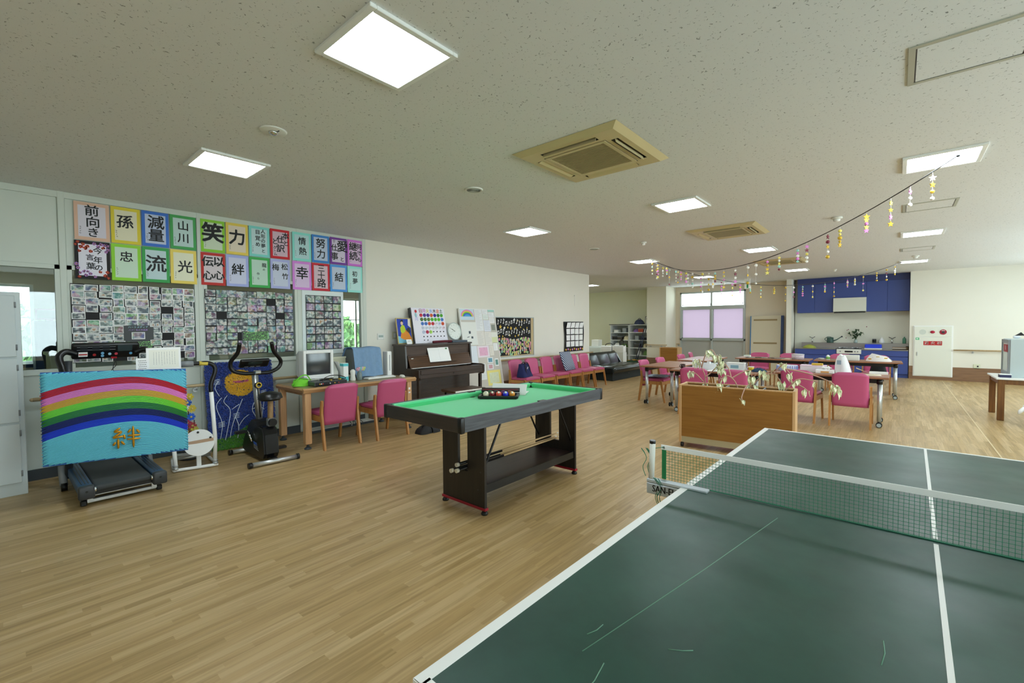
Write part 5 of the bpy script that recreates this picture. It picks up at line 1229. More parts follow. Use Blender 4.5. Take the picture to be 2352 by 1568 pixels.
# ================================================================ LEANING NOTICE BOARD
t = thing('notice_board', 'tall white notice board covered in papers leaning on the wall beside the piano', 'notice board', (-5.86, 5.66, .02), rot=(0, -.165, 0))
w, h = .93, 1.78
obj('board', G().box(0, w, 0, h, -.02, 0, M=P), mat('notice_board_grey', '#cfc9c0', .7), t)
obj('frame', G().box(-.015, 0, 0, h, -.024, .008, M=P).box(w, w+.015, 0, h, -.024, .008, M=P).box(0, w, h-.015, h, -.024, .008, M=P).box(0, w, 0, .015, -.024, .008, M=P), M_WHITE, t)
def nb(x0, y0, x1, y1, col, kind='', lift=.001):
    u0 = (x0-(y0-140)*.11)/548*w; u1 = (x1-(y0-140)*.11)/548*w; v1 = h-(y0-145)/1300*1.5; v0 = h-(y1-145)/1300*1.5
    o = obj('pinned_paper', G().box(u0, u1, v0, v1, lift, lift+.0015, M=P), mat('np_'+col.strip('#'), col, .8), t)
    g = G(); z = lift+.0017
    if kind == 'text':
        rnd = random.Random(int(x0*7+y0)); v = v1-.03
        while v > v0+.02:
            g.box(u0+.015, u0+.015+(u1-u0-.03)*rnd.uniform(.5, 1), v-.0015, v+.0015, z, z+.0003, M=P); v -= .022
        obj('paper_lines', g, mat('np_ink', '#aeb6ba', .8), o)
    elif kind == 'rainbow':
        for k, c in enumerate(('#e884c8', '#e8d25a', '#6fc24a', '#3f5fd0', '#4fa8e0')):
            pts = [((u0+u1)/2+(u1-u0)*.48*math.cos(a)*(1-.13*k), v0+(v1-v0)*(.3+.62*math.sin(a)*(1-.17*k))) for a in [PI*i/12 for i in range(13)]]
            obj('rainbow_band', G().prism(pts, z+k*.0003, z+k*.0003+.0003, M=P), mat('rb_'+c.strip('#'), c, .7), o)
    elif kind == 'brush':
        g.cb((u0+u1)/2, v0+(v1-v0)*.55, z, .05, .05, .0004, M=P); g.cb((u0+u1)/2-.05, v0+(v1-v0)*.35, z, .06, .012, .0004, M=P, rz=.2); g.cb((u0+u1)/2+.05, v0+(v1-v0)*.33, z, .05, .04, .0004, M=P)
        obj('ink_drawing', g, mat('np_darkink', '#4c5660', .8), o)
    elif kind:
        obj('paper_picture', G().box(u0+(u1-u0)*.15, u1-(u1-u0)*.15, v0+(v1-v0)*.15, v1-(v1-v0)*.15, z, z+.0004, M=P), mat('npp_'+kind.strip('#'), kind, .7, var=.2, scale=20), o)
for a in [(8, 150, 212, 335, '#cfe4f2', 'rainbow'), (30, 370, 250, 750, '#eceeea', 'brush'), (225, 155, 345, 520, '#eef0f2', 'text'), (350, 155, 440, 240, '#f0f2f4', 'text'), (362, 243, 450, 328, '#eaf2ee', 'text'), (445, 160, 548, 190, '#a9dcd0', ''),
          (452, 200, 548, 290, '#f2f4f6', 'text'), (465, 296, 556, 390, '#f4f4f4', 'text'), (372, 338, 480, 530, '#e6eaf4', 'text'), (486, 396, 572, 530, '#c9c6bc', '#8f948a'), (262, 525, 380, 760, '#eae6e0', 'text'), (388, 538, 500, 765, '#ece8e2', 'text'), (502, 545, 592, 630, '#eeeee6', ''),
          (508, 632, 598, 722, '#e3e8b8', ''), (165, 765, 260, 1050, '#e6ecf4', ''), (268, 770, 455, 962, '#f2e6ee', '#eab4d0'), (465, 772, 528, 940, '#ece6dc', 'text'), (530, 736, 600, 862, '#f6f6f6', 'text'), (428, 970, 520, 1065, '#f0f4f6', '#6f9fb4'), (550, 998, 612, 1125, '#f2f4f4', '#6a9890'),
          (436, 1082, 525, 1172, '#f0f0f4', '#d0a0a8'), (420, 1190, 640, 1440, '#efe58a', '#dfe6c8'), (300, 1065, 395, 1330, '#eef0f0', 'text')]:
    nb(*a)

# ================================================================ PIN BOARD AND BLACK MUSIC-NOTE PICTURE
t = thing('pin_board', 'beige pin board with metal frame behind the black music picture', 'pin board', (XW, 6.6, .785))
w, h = 1.35, .85
obj('cork', G().box(0, w, 0, h, .0, .01, M=P), mat('beige_cork', '#c9b48c', .9, var=.06, scale=60), t)
obj('frame', G().box(0, w, 0, .02, 0, .018, M=P).box(0, w, h-.02, h, 0, .018, M=P).box(0, .02, .02, h-.02, 0, .018, M=P).box(w-.02, w, .02, h-.02, 0, .018, M=P), M_ALU, t)
obj('tray_rail', G().box(0, w, -.03, 0, 0, .05, M=P), M_OFFW, t)
t = thing('music_flower_picture', 'black picture with paper notes, stars and a field of pastel flowers', 'picture', (XW+.012, 6.7, .825))
w, h = 1.135, .805
obj('black_sheet', G().box(0, w, 0, h, 0, .003, M=P), mat('black_felt_sheet', '#131416', .8), t)
def starpts(r, n=5): return [((r if k % 2 == 0 else r*.45)*math.cos(PI/2+k*PI/n), (r if k % 2 == 0 else r*.45)*math.sin(PI/2+k*PI/n)) for k in range(2*n)]
STAR = G().prism(starpts(.04), 0, .002).me('paper_star', mat('paper_gold', '#e8c24a', .6)); STARP = G().prism(starpts(.04), 0, .002).me('paper_star', mat('paper_pale_gold', '#eddc8c', .6))
NOTE1 = G().prism([(-.006, 0), (.006, 0), (.006, .075), (.03, .05), (.032, .06), (.004, .09), (-.006, .09)], 0, .002).ball((-.01, 0, .001), .016, u=8, v=4, sc=(1.1, .8, .1)).me('paper_note', M_PAPER)
NOTE2 = G().prism([(-.024, 0), (-.014, 0), (-.014, .055), (.02, .065), (.02, .01), (.03, .01), (.03, .085), (-.024, .075)], 0, .002).ball((-.028, 0, .001), .014, u=8, v=4, sc=(1.1, .8, .1)).ball((.018, .01, .001), .014, u=8, v=4, sc=(1.1, .8, .1)).me('paper_note', M_PAPER)
rnd = random.Random(12)
def stick(nm, me, u, v, s, rz=0): o = obj(nm, me, None, t); o.matrix_local = P @ Matrix.Translation((u, v, .0031)) @ Matrix.Rotation(rz, 4, 'Z') @ Matrix.Diagonal((s, s, 1, 1)); return o
for row, n in ((.66, 13), (.45, 13)):
    for k in range(n): stick('paper_note', NOTE1 if rnd.random() < .55 else NOTE2, .06+k*(w-.12)/(n-1), row+.03*math.sin(k*1.3), rnd.uniform(.8, 1.1), rnd.uniform(-.15, .15))
for u, v, s in [(.13, .6, 1.2), (.36, .585, .7), (.46, .57, 1.1), (.62, .57, .8), (.78, .59, .6), (.88, .54, .6), (1.0, .575, .6), (1.06, .5, .6), (.1, .41, .6), (.2, .405, .6), (.42, .42, .7), (.6, .4, .6), (.7, .415, .7), (.68, .73, .6), (.82, .745, .6), (.92, .735, .6), (.27, .59, .5), (.05, .4, .4)]:
    stick('paper_star', STAR if rnd.random() < .6 else STARP, u, v, s, rnd.uniform(-.3, .3))
PET = ['#f0b6d2', '#f4e08a', '#b7e8b0', '#9fe0d0', '#f6cfa0', '#e6a0c4', '#d8f0a0', '#f0f0e8']
FL = []
for c in PET:
    g = G()
    for k in range(5): a = k*2*PI/5; g.cyl((math.cos(a)*.017, math.sin(a)*.017, 0), (math.cos(a)*.017, math.sin(a)*.017, .003), .014, n=8)
    g.cyl((0, 0, .003), (0, 0, .0045), .009, n=6, mi=1); FL.append(g.me('paper_flower', [mat('pet_'+c.strip('#'), c, .7), mat('pet_mid', '#e8963c', .7)]))
for r in range(8):
    for k in range(17):
        if rnd.random() < .12: continue
        stick('paper_flower', FL[rnd.randrange(8)], .04+k*(w-.08)/16+rnd.uniform(-.016, .016), .03+r*.043+.02*math.sin(k*.6), rnd.uniform(.75, 1.1), rnd.random())
for k in range(2): stick('moon_disc', G().cyl((0, 0, 0), (0, 0, .003), .028, n=12).me('moon_disc', M_PAPER), (.25, .56)[k]*1.0, (.575, .74)[k], .9)
# ================================================================ GRID POSTER
t = thing('grid_calligraphy_scroll', 'black scroll with a wavy grid of white sheets and pink ribbon along the bottom', 'scroll', (XW+.01, 9.14, .8))
w, h = .88, .74
obj('black_cloth', G().grid(lambda a, b: (.012+.012*math.sin(b*5+a*4), a*w+.02*math.sin(b*4), b*h), 12, 10), M_BLACK, t)
for r in range(4):
    for c in range(4):
        u0 = .07+c*.195; v0 = .12+r*.155; sl = .05*(r-2) if r > 1 else 0
        obj('white_sheet', G().prism([(u0+.012*math.sin(r+c), v0), (u0+.165, v0+.006*math.sin(c*2)), (u0+.165+sl, v0+.135), (u0+sl, v0+.13)], .027, .029, axis=2, M=P), M_PAPER, t)
for k in range(9): obj('ribbon_flower', G().ball((.02, .06+k*.095, .05+.01*math.sin(k*2)), .03, u=10, v=6, sc=(.4, 1, .9)), mat('ribbon_pink', '#ec9cd0', .7) if k % 2 else mat('ribbon_gold', '#d8a83c', .7), t)
# ================================================================ BAG, CUSHION
M_BAG = mat('navy_canvas', '#1b2358', .85, var=.06, scale=40)
t = thing('navy_tote_bag', 'navy blue tote bag with dark straps on the first pink chair of the wall row', 'bag', (-5.58, 6.87, .442), rz=.25)
g = G()
def bag(a, b):
    th = a*2*PI; k = 1-.72*b; x = (.1*k+.02)*math.copysign(abs(math.cos(th))**.5, math.cos(th)); y = (.2*(1-.25*b))*math.copysign(abs(math.sin(th))**.5, math.sin(th)); return (x-.03*b, y+.004*math.sin(b*9+a*12), .25*b)
g.grid(bag, 28, 8); g.box(-.1, .1, -.17, .17, 0, .01)
obj('bag_body', g, M_BAG, t)
for s in (-1, 1): obj('strap', G().tube(smooth_path([(s*.085, -.1, .06), (s*.06, -.09, .18), (s*.03, -.05, .27), (s*.03, .05, .27), (s*.06, .09, .18), (s*.085, .1, .06)], 5), .009, 6), mat('strap_dark', '#2a2023', .8), t)
obj('tag', G().cb(.06, .0, .17, .006, .05, .02, rx=.9), M_PAPER, t)
s = NT('striped_weave'); tc = s.n('ShaderNodeTexCoord'); wv = s.n('ShaderNodeTexWave', Scale=9.0, Distortion=.3); wv.bands_direction = 'DIAGONAL'; s.l(tc, 'Object', wv, 'Vector')
r = s.ramp([(.4, '#2c3a5c'), (.6, '#aeb6c4')]); s.l(wv, 'Color', r, 'Fac'); s.l(r, 'Color', s.b, 'Base Color'); s.b.inputs['Roughness'].default_value = .9; M_STRIPE = s.m
def pillow(x_, y_, z_): return lambda a, b: (0, 0, 0)
t = thing('striped_cushion', 'square navy and white striped cushion leaning on the wall row chairs', 'cushion', (-5.55, 8.46, .445), rot=(0, -.36, .12))
g = G()
for sd in (1, -1):
    g.grid(lambda a, b: (sd*.05*((1-(2*a-1)**4)*(1-(2*b-1)**4))**.6, .25*(2*a-1), .005+.43*b), 14, 14)
bmesh.ops.remove_doubles(g.bm, verts=g.bm.verts[:], dist=.0005)
obj('cushion_body', g, M_STRIPE, t); obj('dark_piping', G().tube([(0, -.25, .005), (0, -.25, .435), (0, .25, .435), (0, .25, .005)], .006, 6, closed=True), M_BLACK, t)
# ================================================================ BLACK SOFA
M_LEA = mat('black_leather', '#10191a', .25, spec=.7, bump=.12, scale=9)
t = thing('black_sofa', 'black tufted leather sofa bed at the end of the cream wall', 'sofa', (-5.98, 11.32, 0), rz=0)
SL = .9
obj('base', G().box(-.38, .42, -SL+.02, SL-.02, .0, .2, bev=.01), mat('sofa_base_cloth', '#1a2426', .7), t)
def seat_f(a, b):
    x = -.3+.78*a; y = -SL+2*SL*b; tuft = .022*(abs(math.sin(a*PI*2))*abs(math.sin(b*PI*3)))**.5; ed = max(0, abs(2*b-1)-.92)/.08
    return (x, y, .36+tuft-.05*ed-.06*max(0, a-.9)/.1)
g = G().grid(seat_f, 24, 40); g.box(-.3, .47, -SL, SL, .2, .345, bev=.03, seg=2)
obj('seat_cushion', g, M_LEA, t)
def back_f(a, b):
    z = .3+.38*a; y = -SL+2*SL*b; tuft = .03*(abs(math.sin(a*PI))*abs(math.sin(b*PI*3)))**.5; x = -.28-.16*a+tuft-.03*max(0, a-.85)/.15
    return (x, y, z)
g = G().grid(back_f, 20, 40); g.prism([(-.46, .2), (-.3, .3), (-.47, .67), (-.58, .66), (-.6, .4)], -SL, SL, axis=1)
obj('backrest', g, M_LEA, t)
for s in (-1, 1): obj('end_panel', G().prism([(-.6, .2), (-.58, .66), (-.5, .69), (-.42, .62), (-.25, .36), (.0, .36), (.4, .33), (.46, .2)], s*SL-.03, s*SL+.03, axis=1), M_LEA, t)
obj('drawer_pull', G().box(.42, .428, -.06, .06, .13, .15), M_BLACK, t)
# ================================================================ DINING TABLES ON CASTERS
M_TTOP = wood('walnut_laminate', '#8f5f44', '#a87556', .35, axis=0); M_TEDGE = wood('walnut_edge', '#7d4d34', '#96624a', .4, axis=0)
def make_table(L_, D, name='dining_table'):
    t = thing(name, 'x', 'table', (0, 0, 0))
    obj('table_top', G().box(-L_/2, L_/2, -D/2, D/2, .675, .7, bev=.004), M_TTOP, t)
    obj('front_beam', G().box(-L_/2+.1, L_/2-.1, -D/2+.08, -D/2+.12, .61, .675), M_BLACK, t); obj('rear_beam', G().box(-L_/2+.1, L_/2-.1, D/2-.12, D/2-.08, .61, .675), M_BLACK, t)
    for sx in (-1, 1):
        for sy in (-1, 1):
            x, y = sx*(L_/2-.1), sy*(D/2-.09)
            l = obj('leg', G().cyl((x, y, .085), (x, y, .6), .025, n=14), mat('silver_tube', '#cfd4d6', .3, .7), t)
            obj('leg_bracket', G().cyl((x, y, .6), (x, y, .675), .034, n=14), M_BLACK, l)
            obj('caster_fork', G().cyl((x, y, .06), (x, y, .09), .014, n=10).cb(x, y+.012, .045, .05, .016, .045), M_DKGREY, l)
            obj('caster_wheel', G().cyl((x-.0, y-.02, .035), (x+.0, y-.004, .035), .035, n=20).cyl((x, y+.028, .035), (x, y+.044, .035), .035, n=20), M_BLACK, l)
            obj('wheel_hub', G().cyl((x, y-.023, .035), (x, y-.019, .035), .026, n=18).cyl((x, y+.043, .035), (x, y+.047, .035), .026, n=18), mat('hub_grey', '#a9b6ba', .4), l)
    return t
TB = make_table(1.38, .64)
GT = 'walnut tables on casters'
def table(x, y, rz, label, first=[True]):
    if first[0]:
        first[0] = False; TB.location = (x, y, 0); TB.rotation_euler = (0, 0, rz); TB['label'] = label; TB['group'] = GT; return TB
    return dup(TB, (x, y, 0), rz, label, GT)
table(-.77, 8.15, .0, 'walnut caster table nearest the kitchen side with the shopping bag and tissue on it')
table(-2.19, 7.66, .03, 'walnut caster table behind the wooden planter with tray and papers')
table(-3.24, 8.4, PI/2, 'walnut caster table with a chair holding a blue seat cushion')
table(-3.24, 10.18, PI/2, 'walnut caster table standing empty by the bay window end')
table(-.62, 11.28, .03, 'walnut caster table before the blue kitchen with the folded cloth on it')
table(-2.05, 11.1, .0, 'walnut caster table with black work sheets spread on it')
# chairs at the tables
chair(-.49, 7.93, .0, 'pink chair with its back to the ping pong table at the shopping bag table', GR)
chair(-1.1, 7.97, -.1, 'pink chair between the planter and the chair at the shopping bag table', GR)
chair(-2.45, 7.46, .06, 'pink chair directly behind the left end of the planter', GR)
chair(-1.86, 7.46, -.02, 'pink chair directly behind the middle of the planter', GR)
chair(-3.5, 8.3, -PI/2, 'pink chair with the blue seat cushion at the side table', GR)
chair(-3.52, 9.15, -PI/2, 'pink chair at the side table next to the one with the cushion', GR)
chair(-3.52, 10.35, -PI/2, 'pink chair at the empty table near the wooden box', GR)
chair(-3.62, 11.3, -PI/2+.2, 'farthest pink chair of the side tables near the bay window', GR)
chair(-2.5, 11.75, PI, 'pink chair on the far side of the table with black work sheets', GR)
chair(-1.88, 11.78, PI, 'pink chair behind the patterned round tin near the kitchen', GR)
chair(-.95, 12.02, PI, 'pink chair behind the tissue box before the kitchen stove', GR)
chair(-.34, 12.02, PI, 'pink chair with the folded cloth before it by the kitchen', GR)
t = thing('seat_cushion', 'thin blue and white checked seat cushion on the pink side-table chair', 'cushion', (-3.47, 8.3, .447), rz=.1)
s = NT('check_fabric'); tc = s.n('ShaderNodeTexCoord'); ck = s.n('ShaderNodeTexChecker', Scale=22.0); ck.inputs['Color1'].default_value = lin('#7f97ac'); ck.inputs['Color2'].default_value = lin('#b4c4cf'); s.l(tc, 'Object', ck, 'Vector'); s.l(ck, 'Color', s.b, 'Base Color'); s.b.inputs['Roughness'].default_value = .9
g = G()
for sd in (1, 0): g.grid(lambda a, b: (.2*(2*a-1), .2*(2*b-1), .018+(.02 if sd else -.014)*((1-(2*a-1)**4)*(1-(2*b-1)**4))**.6), 12, 12)
bmesh.ops.remove_doubles(g.bm, verts=g.bm.verts[:], dist=.0005); obj('cushion_body', g, s.m, t)
obj('tie', G().tube([(-.19, -.19, .018), (-.23, -.2, .0)], .004, 5).tube([(-.19, .19, .018), (-.23, .2, .0)], .004, 5), M_DKGREY, t)

# ================================================================ THINGS ON THE TABLES (top at .70)
TT_ = .7
def sheet_stack(name, label, cat, x, y, z, w, d, hgt, col, rz=0):
    t = thing(name, label, cat, (x, y, z), rz=rz)
    obj('sheets', G().box(-w/2, w/2, -d/2, d/2, 0, hgt, bev=.001), mat('st_'+col.strip('#'), col, .7), t)
    obj('cover', G().box(-w/2+.01, w/2-.015, -d/2+.008, d/2-.01, hgt, hgt+.0015), mat('st2_'+col.strip('#'), col, .7), t); return t
# left planter table
t = thing('plastic_basket', 'clear plastic basket of stationery on the table behind the planter', 'basket', (-2.42, 7.72, TT_), rz=.1)
g = G()
for a, b, c, d in ((-.17, .17, -.12, -.112), (-.17, .17, .112, .12), (-.17, -.162, -.112, .112), (.162, .17, -.112, .112)): g.box(a, b, c, d, .005, .1)
obj('basket', g.box(-.17, .17, -.12, .12, 0, .006), mat('milky_plastic', '#e6ecee', .3), t)
rnd = random.Random(21)
for k in range(9): obj('stationery', G().cb(rnd.uniform(-.12, .12), rnd.uniform(-.08, .08), rnd.uniform(.05, .1), .05, .03, .07, rz=rnd.random()*3, rx=rnd.uniform(-.3, .3)), mat('stn_%d' % (k % 4), ('#f4f4f4', '#c8d4dc', '#5c6870', '#d8b8c4')[k % 4], .6), t)
t = thing('dark_mug', 'small dark brown mug at the corner of the table behind the planter', 'mug', (-2.74, 7.6, TT_))
obj('cup', G().lathe([(.03, 0), (.036, .01), (.038, .075), (.034, .075), (.03, .01), (0, .01)], n=18), mat('brown_glaze', '#3c2020', .25), t); obj('handle', G().tube(arc((-.036, 0, .04), .022, PI/2, 3*PI/2, 8, 'xz'), .005, 6), mat('brown_glaze', '#3c2020', .25), t)
t = thing('maroon_bowl', 'dark maroon bowl beside the basket on the planter table', 'bowl', (-2.2, 7.86, TT_))
obj('bowl', G().lathe([(.03, 0), (.06, .03), (.065, .055), (.058, .055), (.03, .012), (0, .012)], n=20), mat('maroon_glaze', '#5a1f2c', .3), t); obj('foot_ring', G().lathe([(.034, 0), (.034, .006), (.028, .006), (.028, 0)], n=18), mat('maroon_glaze', '#5a1f2c', .3), t)
sheet_stack('paper_pile', 'large white sheets of paper spread on the planter table', 'papers', -2.1, 7.5, TT_, .42, .28, .006, '#f4f6f6', .05)
t = thing('clear_storage_box', 'clear plastic box with blue label standing on the planter table', 'storage box', (-1.98, 7.86, TT_), rz=.02)
obj('box', G().box(-.13, .13, -.06, .06, 0, .11, bev=.004), mat('frosty_box', '#dfe6e6', .2), t); obj('blue_label', G().box(-.07, .05, -.0612, -.06, .03, .08), mat('label_blue', '#7fa4b4', .6), t); obj('lid', G().box(-.135, .135, -.065, .065, .108, .118), M_WHITE, t)
t = thing('yellow_cup', 'small yellow plastic tub on the planter table', 'tub', (-1.76, 7.86, TT_))
obj('tub', G().lathe([(.036, 0), (.042, .06), (.038, .06), (.034, .006), (0, .006)], n=18), mat('yellow_tub', '#dfc02c', .5), t); obj('rim', G().lathe([(.043, .056), (.045, .064), (.038, .064), (.038, .056)], n=18), M_PAPER, t)
t = thing('blue_cloth_bundle', 'crumpled dark blue patterned cloth on the planter table', 'cloth', (-1.62, 7.72, TT_))
g = G().grid(lambda a, b: (.11*(1-b*.9)*math.cos(a*2*PI)*(1+.1*math.sin(a*19)), .08*(1-b*.9)*math.sin(a*2*PI)*(1+.1*math.sin(a*25)), .06*b**.6+.006*math.sin(a*15)), 26, 7); obj('cloth', g, mat('navy_check', '#23405c', .9, var=.5, scale=40), t)
t = thing('pink_floral_box', 'pale box with violet print on the table next to the basket', 'box', (-2.06, 7.93, TT_+.0))
t.location = (-2.62, 7.88, TT_); obj('box', G().box(-.05, .05, -.04, .04, 0, .13, bev=.003), mat('pale_violet_print', '#e2d4ea', .7, var=.15, scale=60), t); obj('lid', G().box(-.052, .052, -.042, .042, .125, .14), M_WHITE, t)
# shopping bag table
t = thing('beaded_box', 'white oval beaded box with blue and violet beads on the table', 'box', (-1.32, 8.2, TT_), rz=.05)
obj('oval_wall', G().lathe([(.1, 0), (.1, .09), (.09, .09), (.09, .01), (0, .01)], n=28, M=Matrix.Diagonal((1.4, .8, 1, 1))), mat('bead_white', '#dfe2f2', .4, var=.2, scale=70), t)
g = G()
for k in range(26):
    a = k*2*PI/26; g.box(.142*math.cos(a)-.006, .142*math.cos(a)+.006, .082*math.sin(a)-.006, .082*math.sin(a)+.006, .01, .08)
o = obj('bead_columns', g, mat('bead_blue', '#9fb0e8', .3), t); o['kind'] = 'stuff'
t = thing('white_carton', 'low white carton with pink edge holding a yellow box on the table', 'carton', (-.98, 8.24, TT_))
obj('carton', G().box(-.16, .16, -.1, .1, 0, .09, bev=.003), mat('carton_white', '#eee8ee', .7), t); obj('pink_edge', G().box(-.165, .165, -.105, .105, .09, .1), mat('carton_pink', '#e8cfe0', .7), t)
tag(obj('yellow_package', G().box(-1.0, -.86, 8.2, 8.3, TT_+.101, TT_+.13, bev=.004), mat('yellow_pack', '#cfae3c', .6)), 'flat yellow package lying on the white carton', 'package')
t = thing('shopping_bag', 'white plastic shopping bag standing upright on the near table', 'bag', (-.6, 8.12, TT_))
g = G().grid(lambda a, b: ((.1-.055*b*b)*math.cos(a*2*PI)*(1+.06*math.sin(a*22+b*3))-.02*b, (.08-.045*b*b)*math.sin(a*2*PI)*(1+.08*math.sin(a*26)), .26*b+.006*math.sin(a*14)), 32, 10); obj('bag', g, mat('thin_white_plastic', '#eef0f2', .35), t)
obj('bag_print', G().box(-.07, -.02, -.083, -.079, .14, .2), mat('bag_print_blue', '#8fa4b4', .6), t); obj('knot', G().ball((-.03, 0, .265), .025, u=10, v=6).ball((-.0, .01, .255), .02, u=8, v=6), mat('thin_white_plastic', '#eef0f2', .35), t)
t = thing('tissue_pack', 'open white tissue packet with orange print on the near table', 'tissues', (-.8, 8.06, TT_))
obj('pack', G().box(-.13, .1, -.06, .06, 0, .055, bev=.008), M_PAPER, t); obj('orange_print', G().box(-.06, .04, -.0615, -.06, .01, .035), mat('print_orange', '#e0a860', .6), t); obj('tissue', G().grid(lambda a, b: (-.06+.13*a, -.04+.08*b, .06+.03*math.sin(a*7)*math.sin(b*6)+.02), 10, 8), M_PAPER, t)
t = thing('manila_paper', 'curled cream paper sheet leaning on the near table', 'paper sheet', (-.33, 8.14, TT_), rz=.1)
obj('sheet', G().grid(lambda a, b: (-.12+.26*a, .06*b, .002+.1*(1-a)**1.5*(1-.2*b)), 10, 6), mat('manila', '#efe0b8', .8), t); obj('lower_sheet', G().box(-.14, .16, -.08, .1, 0, .002), mat('cream_sheet', '#f2ecd8', .8), t)
t = thing('white_tray', 'long white tray at the right end of the near table', 'tray', (-.2, 8.38, TT_), rz=0)
obj('tray', G().box(-.11, .1, -.06, .06, 0, .008).box(-.11, .1, -.06, -.052, .008, .03).box(-.11, .1, .052, .06, .008, .03).box(-.11, -.102, -.052, .052, .008, .03).box(.092, .1, -.052, .052, .008, .03), M_WHITE, t)
obj('papers', G().box(-.09, .08, -.045, .045, .008, .014), M_PAPER, t)
t = thing('black_tote', 'black and white patterned bag hanging on the far chair beneath the table', 'bag', (-.3, 11.9, .442))
g = G().grid(lambda a, b: (.14*(1-.25*b)*math.cos(a*2*PI), .07*(1-.5*b)*math.sin(a*2*PI), .16*b), 24, 6); s = mat('black_white_weave', '#16181a', .8, var=.9, scale=40); obj('bag_body', g, s, t); obj('handle', G().tube(smooth_path([(-.08, 0, .15), (-.05, 0, .2), (.05, 0, .2), (.08, 0, .15)], 4), .006, 6), M_BLACK, t)
# kitchen-side tables
t = thing('folded_cloth', 'white and yellow printed cloth bag folded on the table before the kitchen', 'cloth', (-.27, 11.3, TT_))
g = G().grid(lambda a, b: (.2*(1-.45*b)*math.cos(a*2*PI)*(1+.05*math.sin(a*17)), .12*(1-.6*b)*math.sin(a*2*PI), .12*b**.7*(1-.25*math.cos(a*2*PI))), 30, 8); obj('cloth', g, mat('white_print_cloth', '#ece8e4', .9), t)
for k in range(5): obj('yellow_patch', G().cb(-.14+k*.06, -.075+.008*(k % 2), .04+.02*(k % 3), .05, .006, .03, rx=.6, rz=.2*(k-2)), mat('cloth_yellow', '#e0b83c', .8) if k % 2 == 0 else mat('cloth_violet', '#b49ac4', .8), t)
t = thing('white_tissue_box', 'white woven tissue box cover on the table before the stove', 'tissue box', (-.72, 11.2, TT_))
obj('box', G().box(-.15, .15, -.06, .06, 0, .11, bev=.012, seg=2), mat('woven_white', '#dedfd4', .8, bump=.4, scale=80), t); obj('slot', G().box(-.07, .07, -.008, .008, .1095, .1115), M_GREY, t)
t = thing('green_label_bottle', 'white bottle with green label lying by the tissue box', 'bottle', (-1.08, 11.18, TT_))
obj('bottle', G().lathe([(.032, 0), (.034, .01), (.034, .075), (.02, .09), (.015, .1), (0, .1)], n=16), M_WHITE, t); obj('green_label', G().lathe([(.0345, .015), (.0345, .065), (.034, .065), (.034, .015)], n=16), mat('label_green', '#7fb85c', .6), t)
t = thing('small_bowls', 'small stack of pale saucers on the table before the kitchen', 'saucers', (-1.2, 11.24, TT_))
obj('saucer', G().lathe([(.03, 0), (.06, .012), (.056, .014), (.028, .004), (0, .004)], n=18), M_OFFW, t); obj('saucer', G().lathe([(.028, .014), (.055, .026), (.051, .028), (.026, .018), (0, .018)], n=18), M_OFFW, t)
t = thing('patterned_tin', 'round pink and grey patterned tin on the table with work sheets', 'tin', (-1.58, 11.0, TT_))
obj('tin', G().lathe([(.11, 0), (.112, .1), (.0, .1)], n=28), mat('floral_tin', '#c9bac4', .4, var=.45, scale=36), t); obj('lid', G().lathe([(.115, .092), (.115, .108), (.1, .112), (0, .112)], n=28), mat('tin_lid', '#d6d2d6', .3, .3), t)
for k, (x, y, rz) in enumerate(((-2.45, 11.05, .05), (-2.2, 11.1, -.04), (-1.95, 11.06, .02))):
    t = thing('black_work_sheet', ('black folder with pink tag nearest the bay window end', 'black folder with white slips between two others', 'black folder overlapping a cream sheet')[k]+' on the table', 'folder', (x, y, TT_), rz=rz, group='black folders on the far table')
    obj('folder', G().box(-.12, .12, -.1, .1, 0, .008, bev=.001), M_BLACK, t); obj('white_slip', G().box(-.06, .06, -.1, -.05, .008, .011), M_PAPER, t); obj('tag', G().box(.02, .06, .02, .05, .008, .01), mat('tag_pink', '#d86a9c', .7), t)
sheet_stack('cream_sheet', 'cream paper sheet under the black folder on the far table', 'paper sheet', -1.8, 10.98, TT_, .16, .2, .003, '#e6d9c0', .2)
t = thing('green_marker_box', 'small white box with green trim on the far table end', 'box', (-2.6, 11.26, TT_)); obj('box', G().box(-.07, .07, -.03, .03, 0, .04, bev=.004), M_PAPER, t); obj('green_trim', G().box(-.072, .072, -.032, .032, .03, .036), mat('trim_green', '#7fd05c', .6), t)

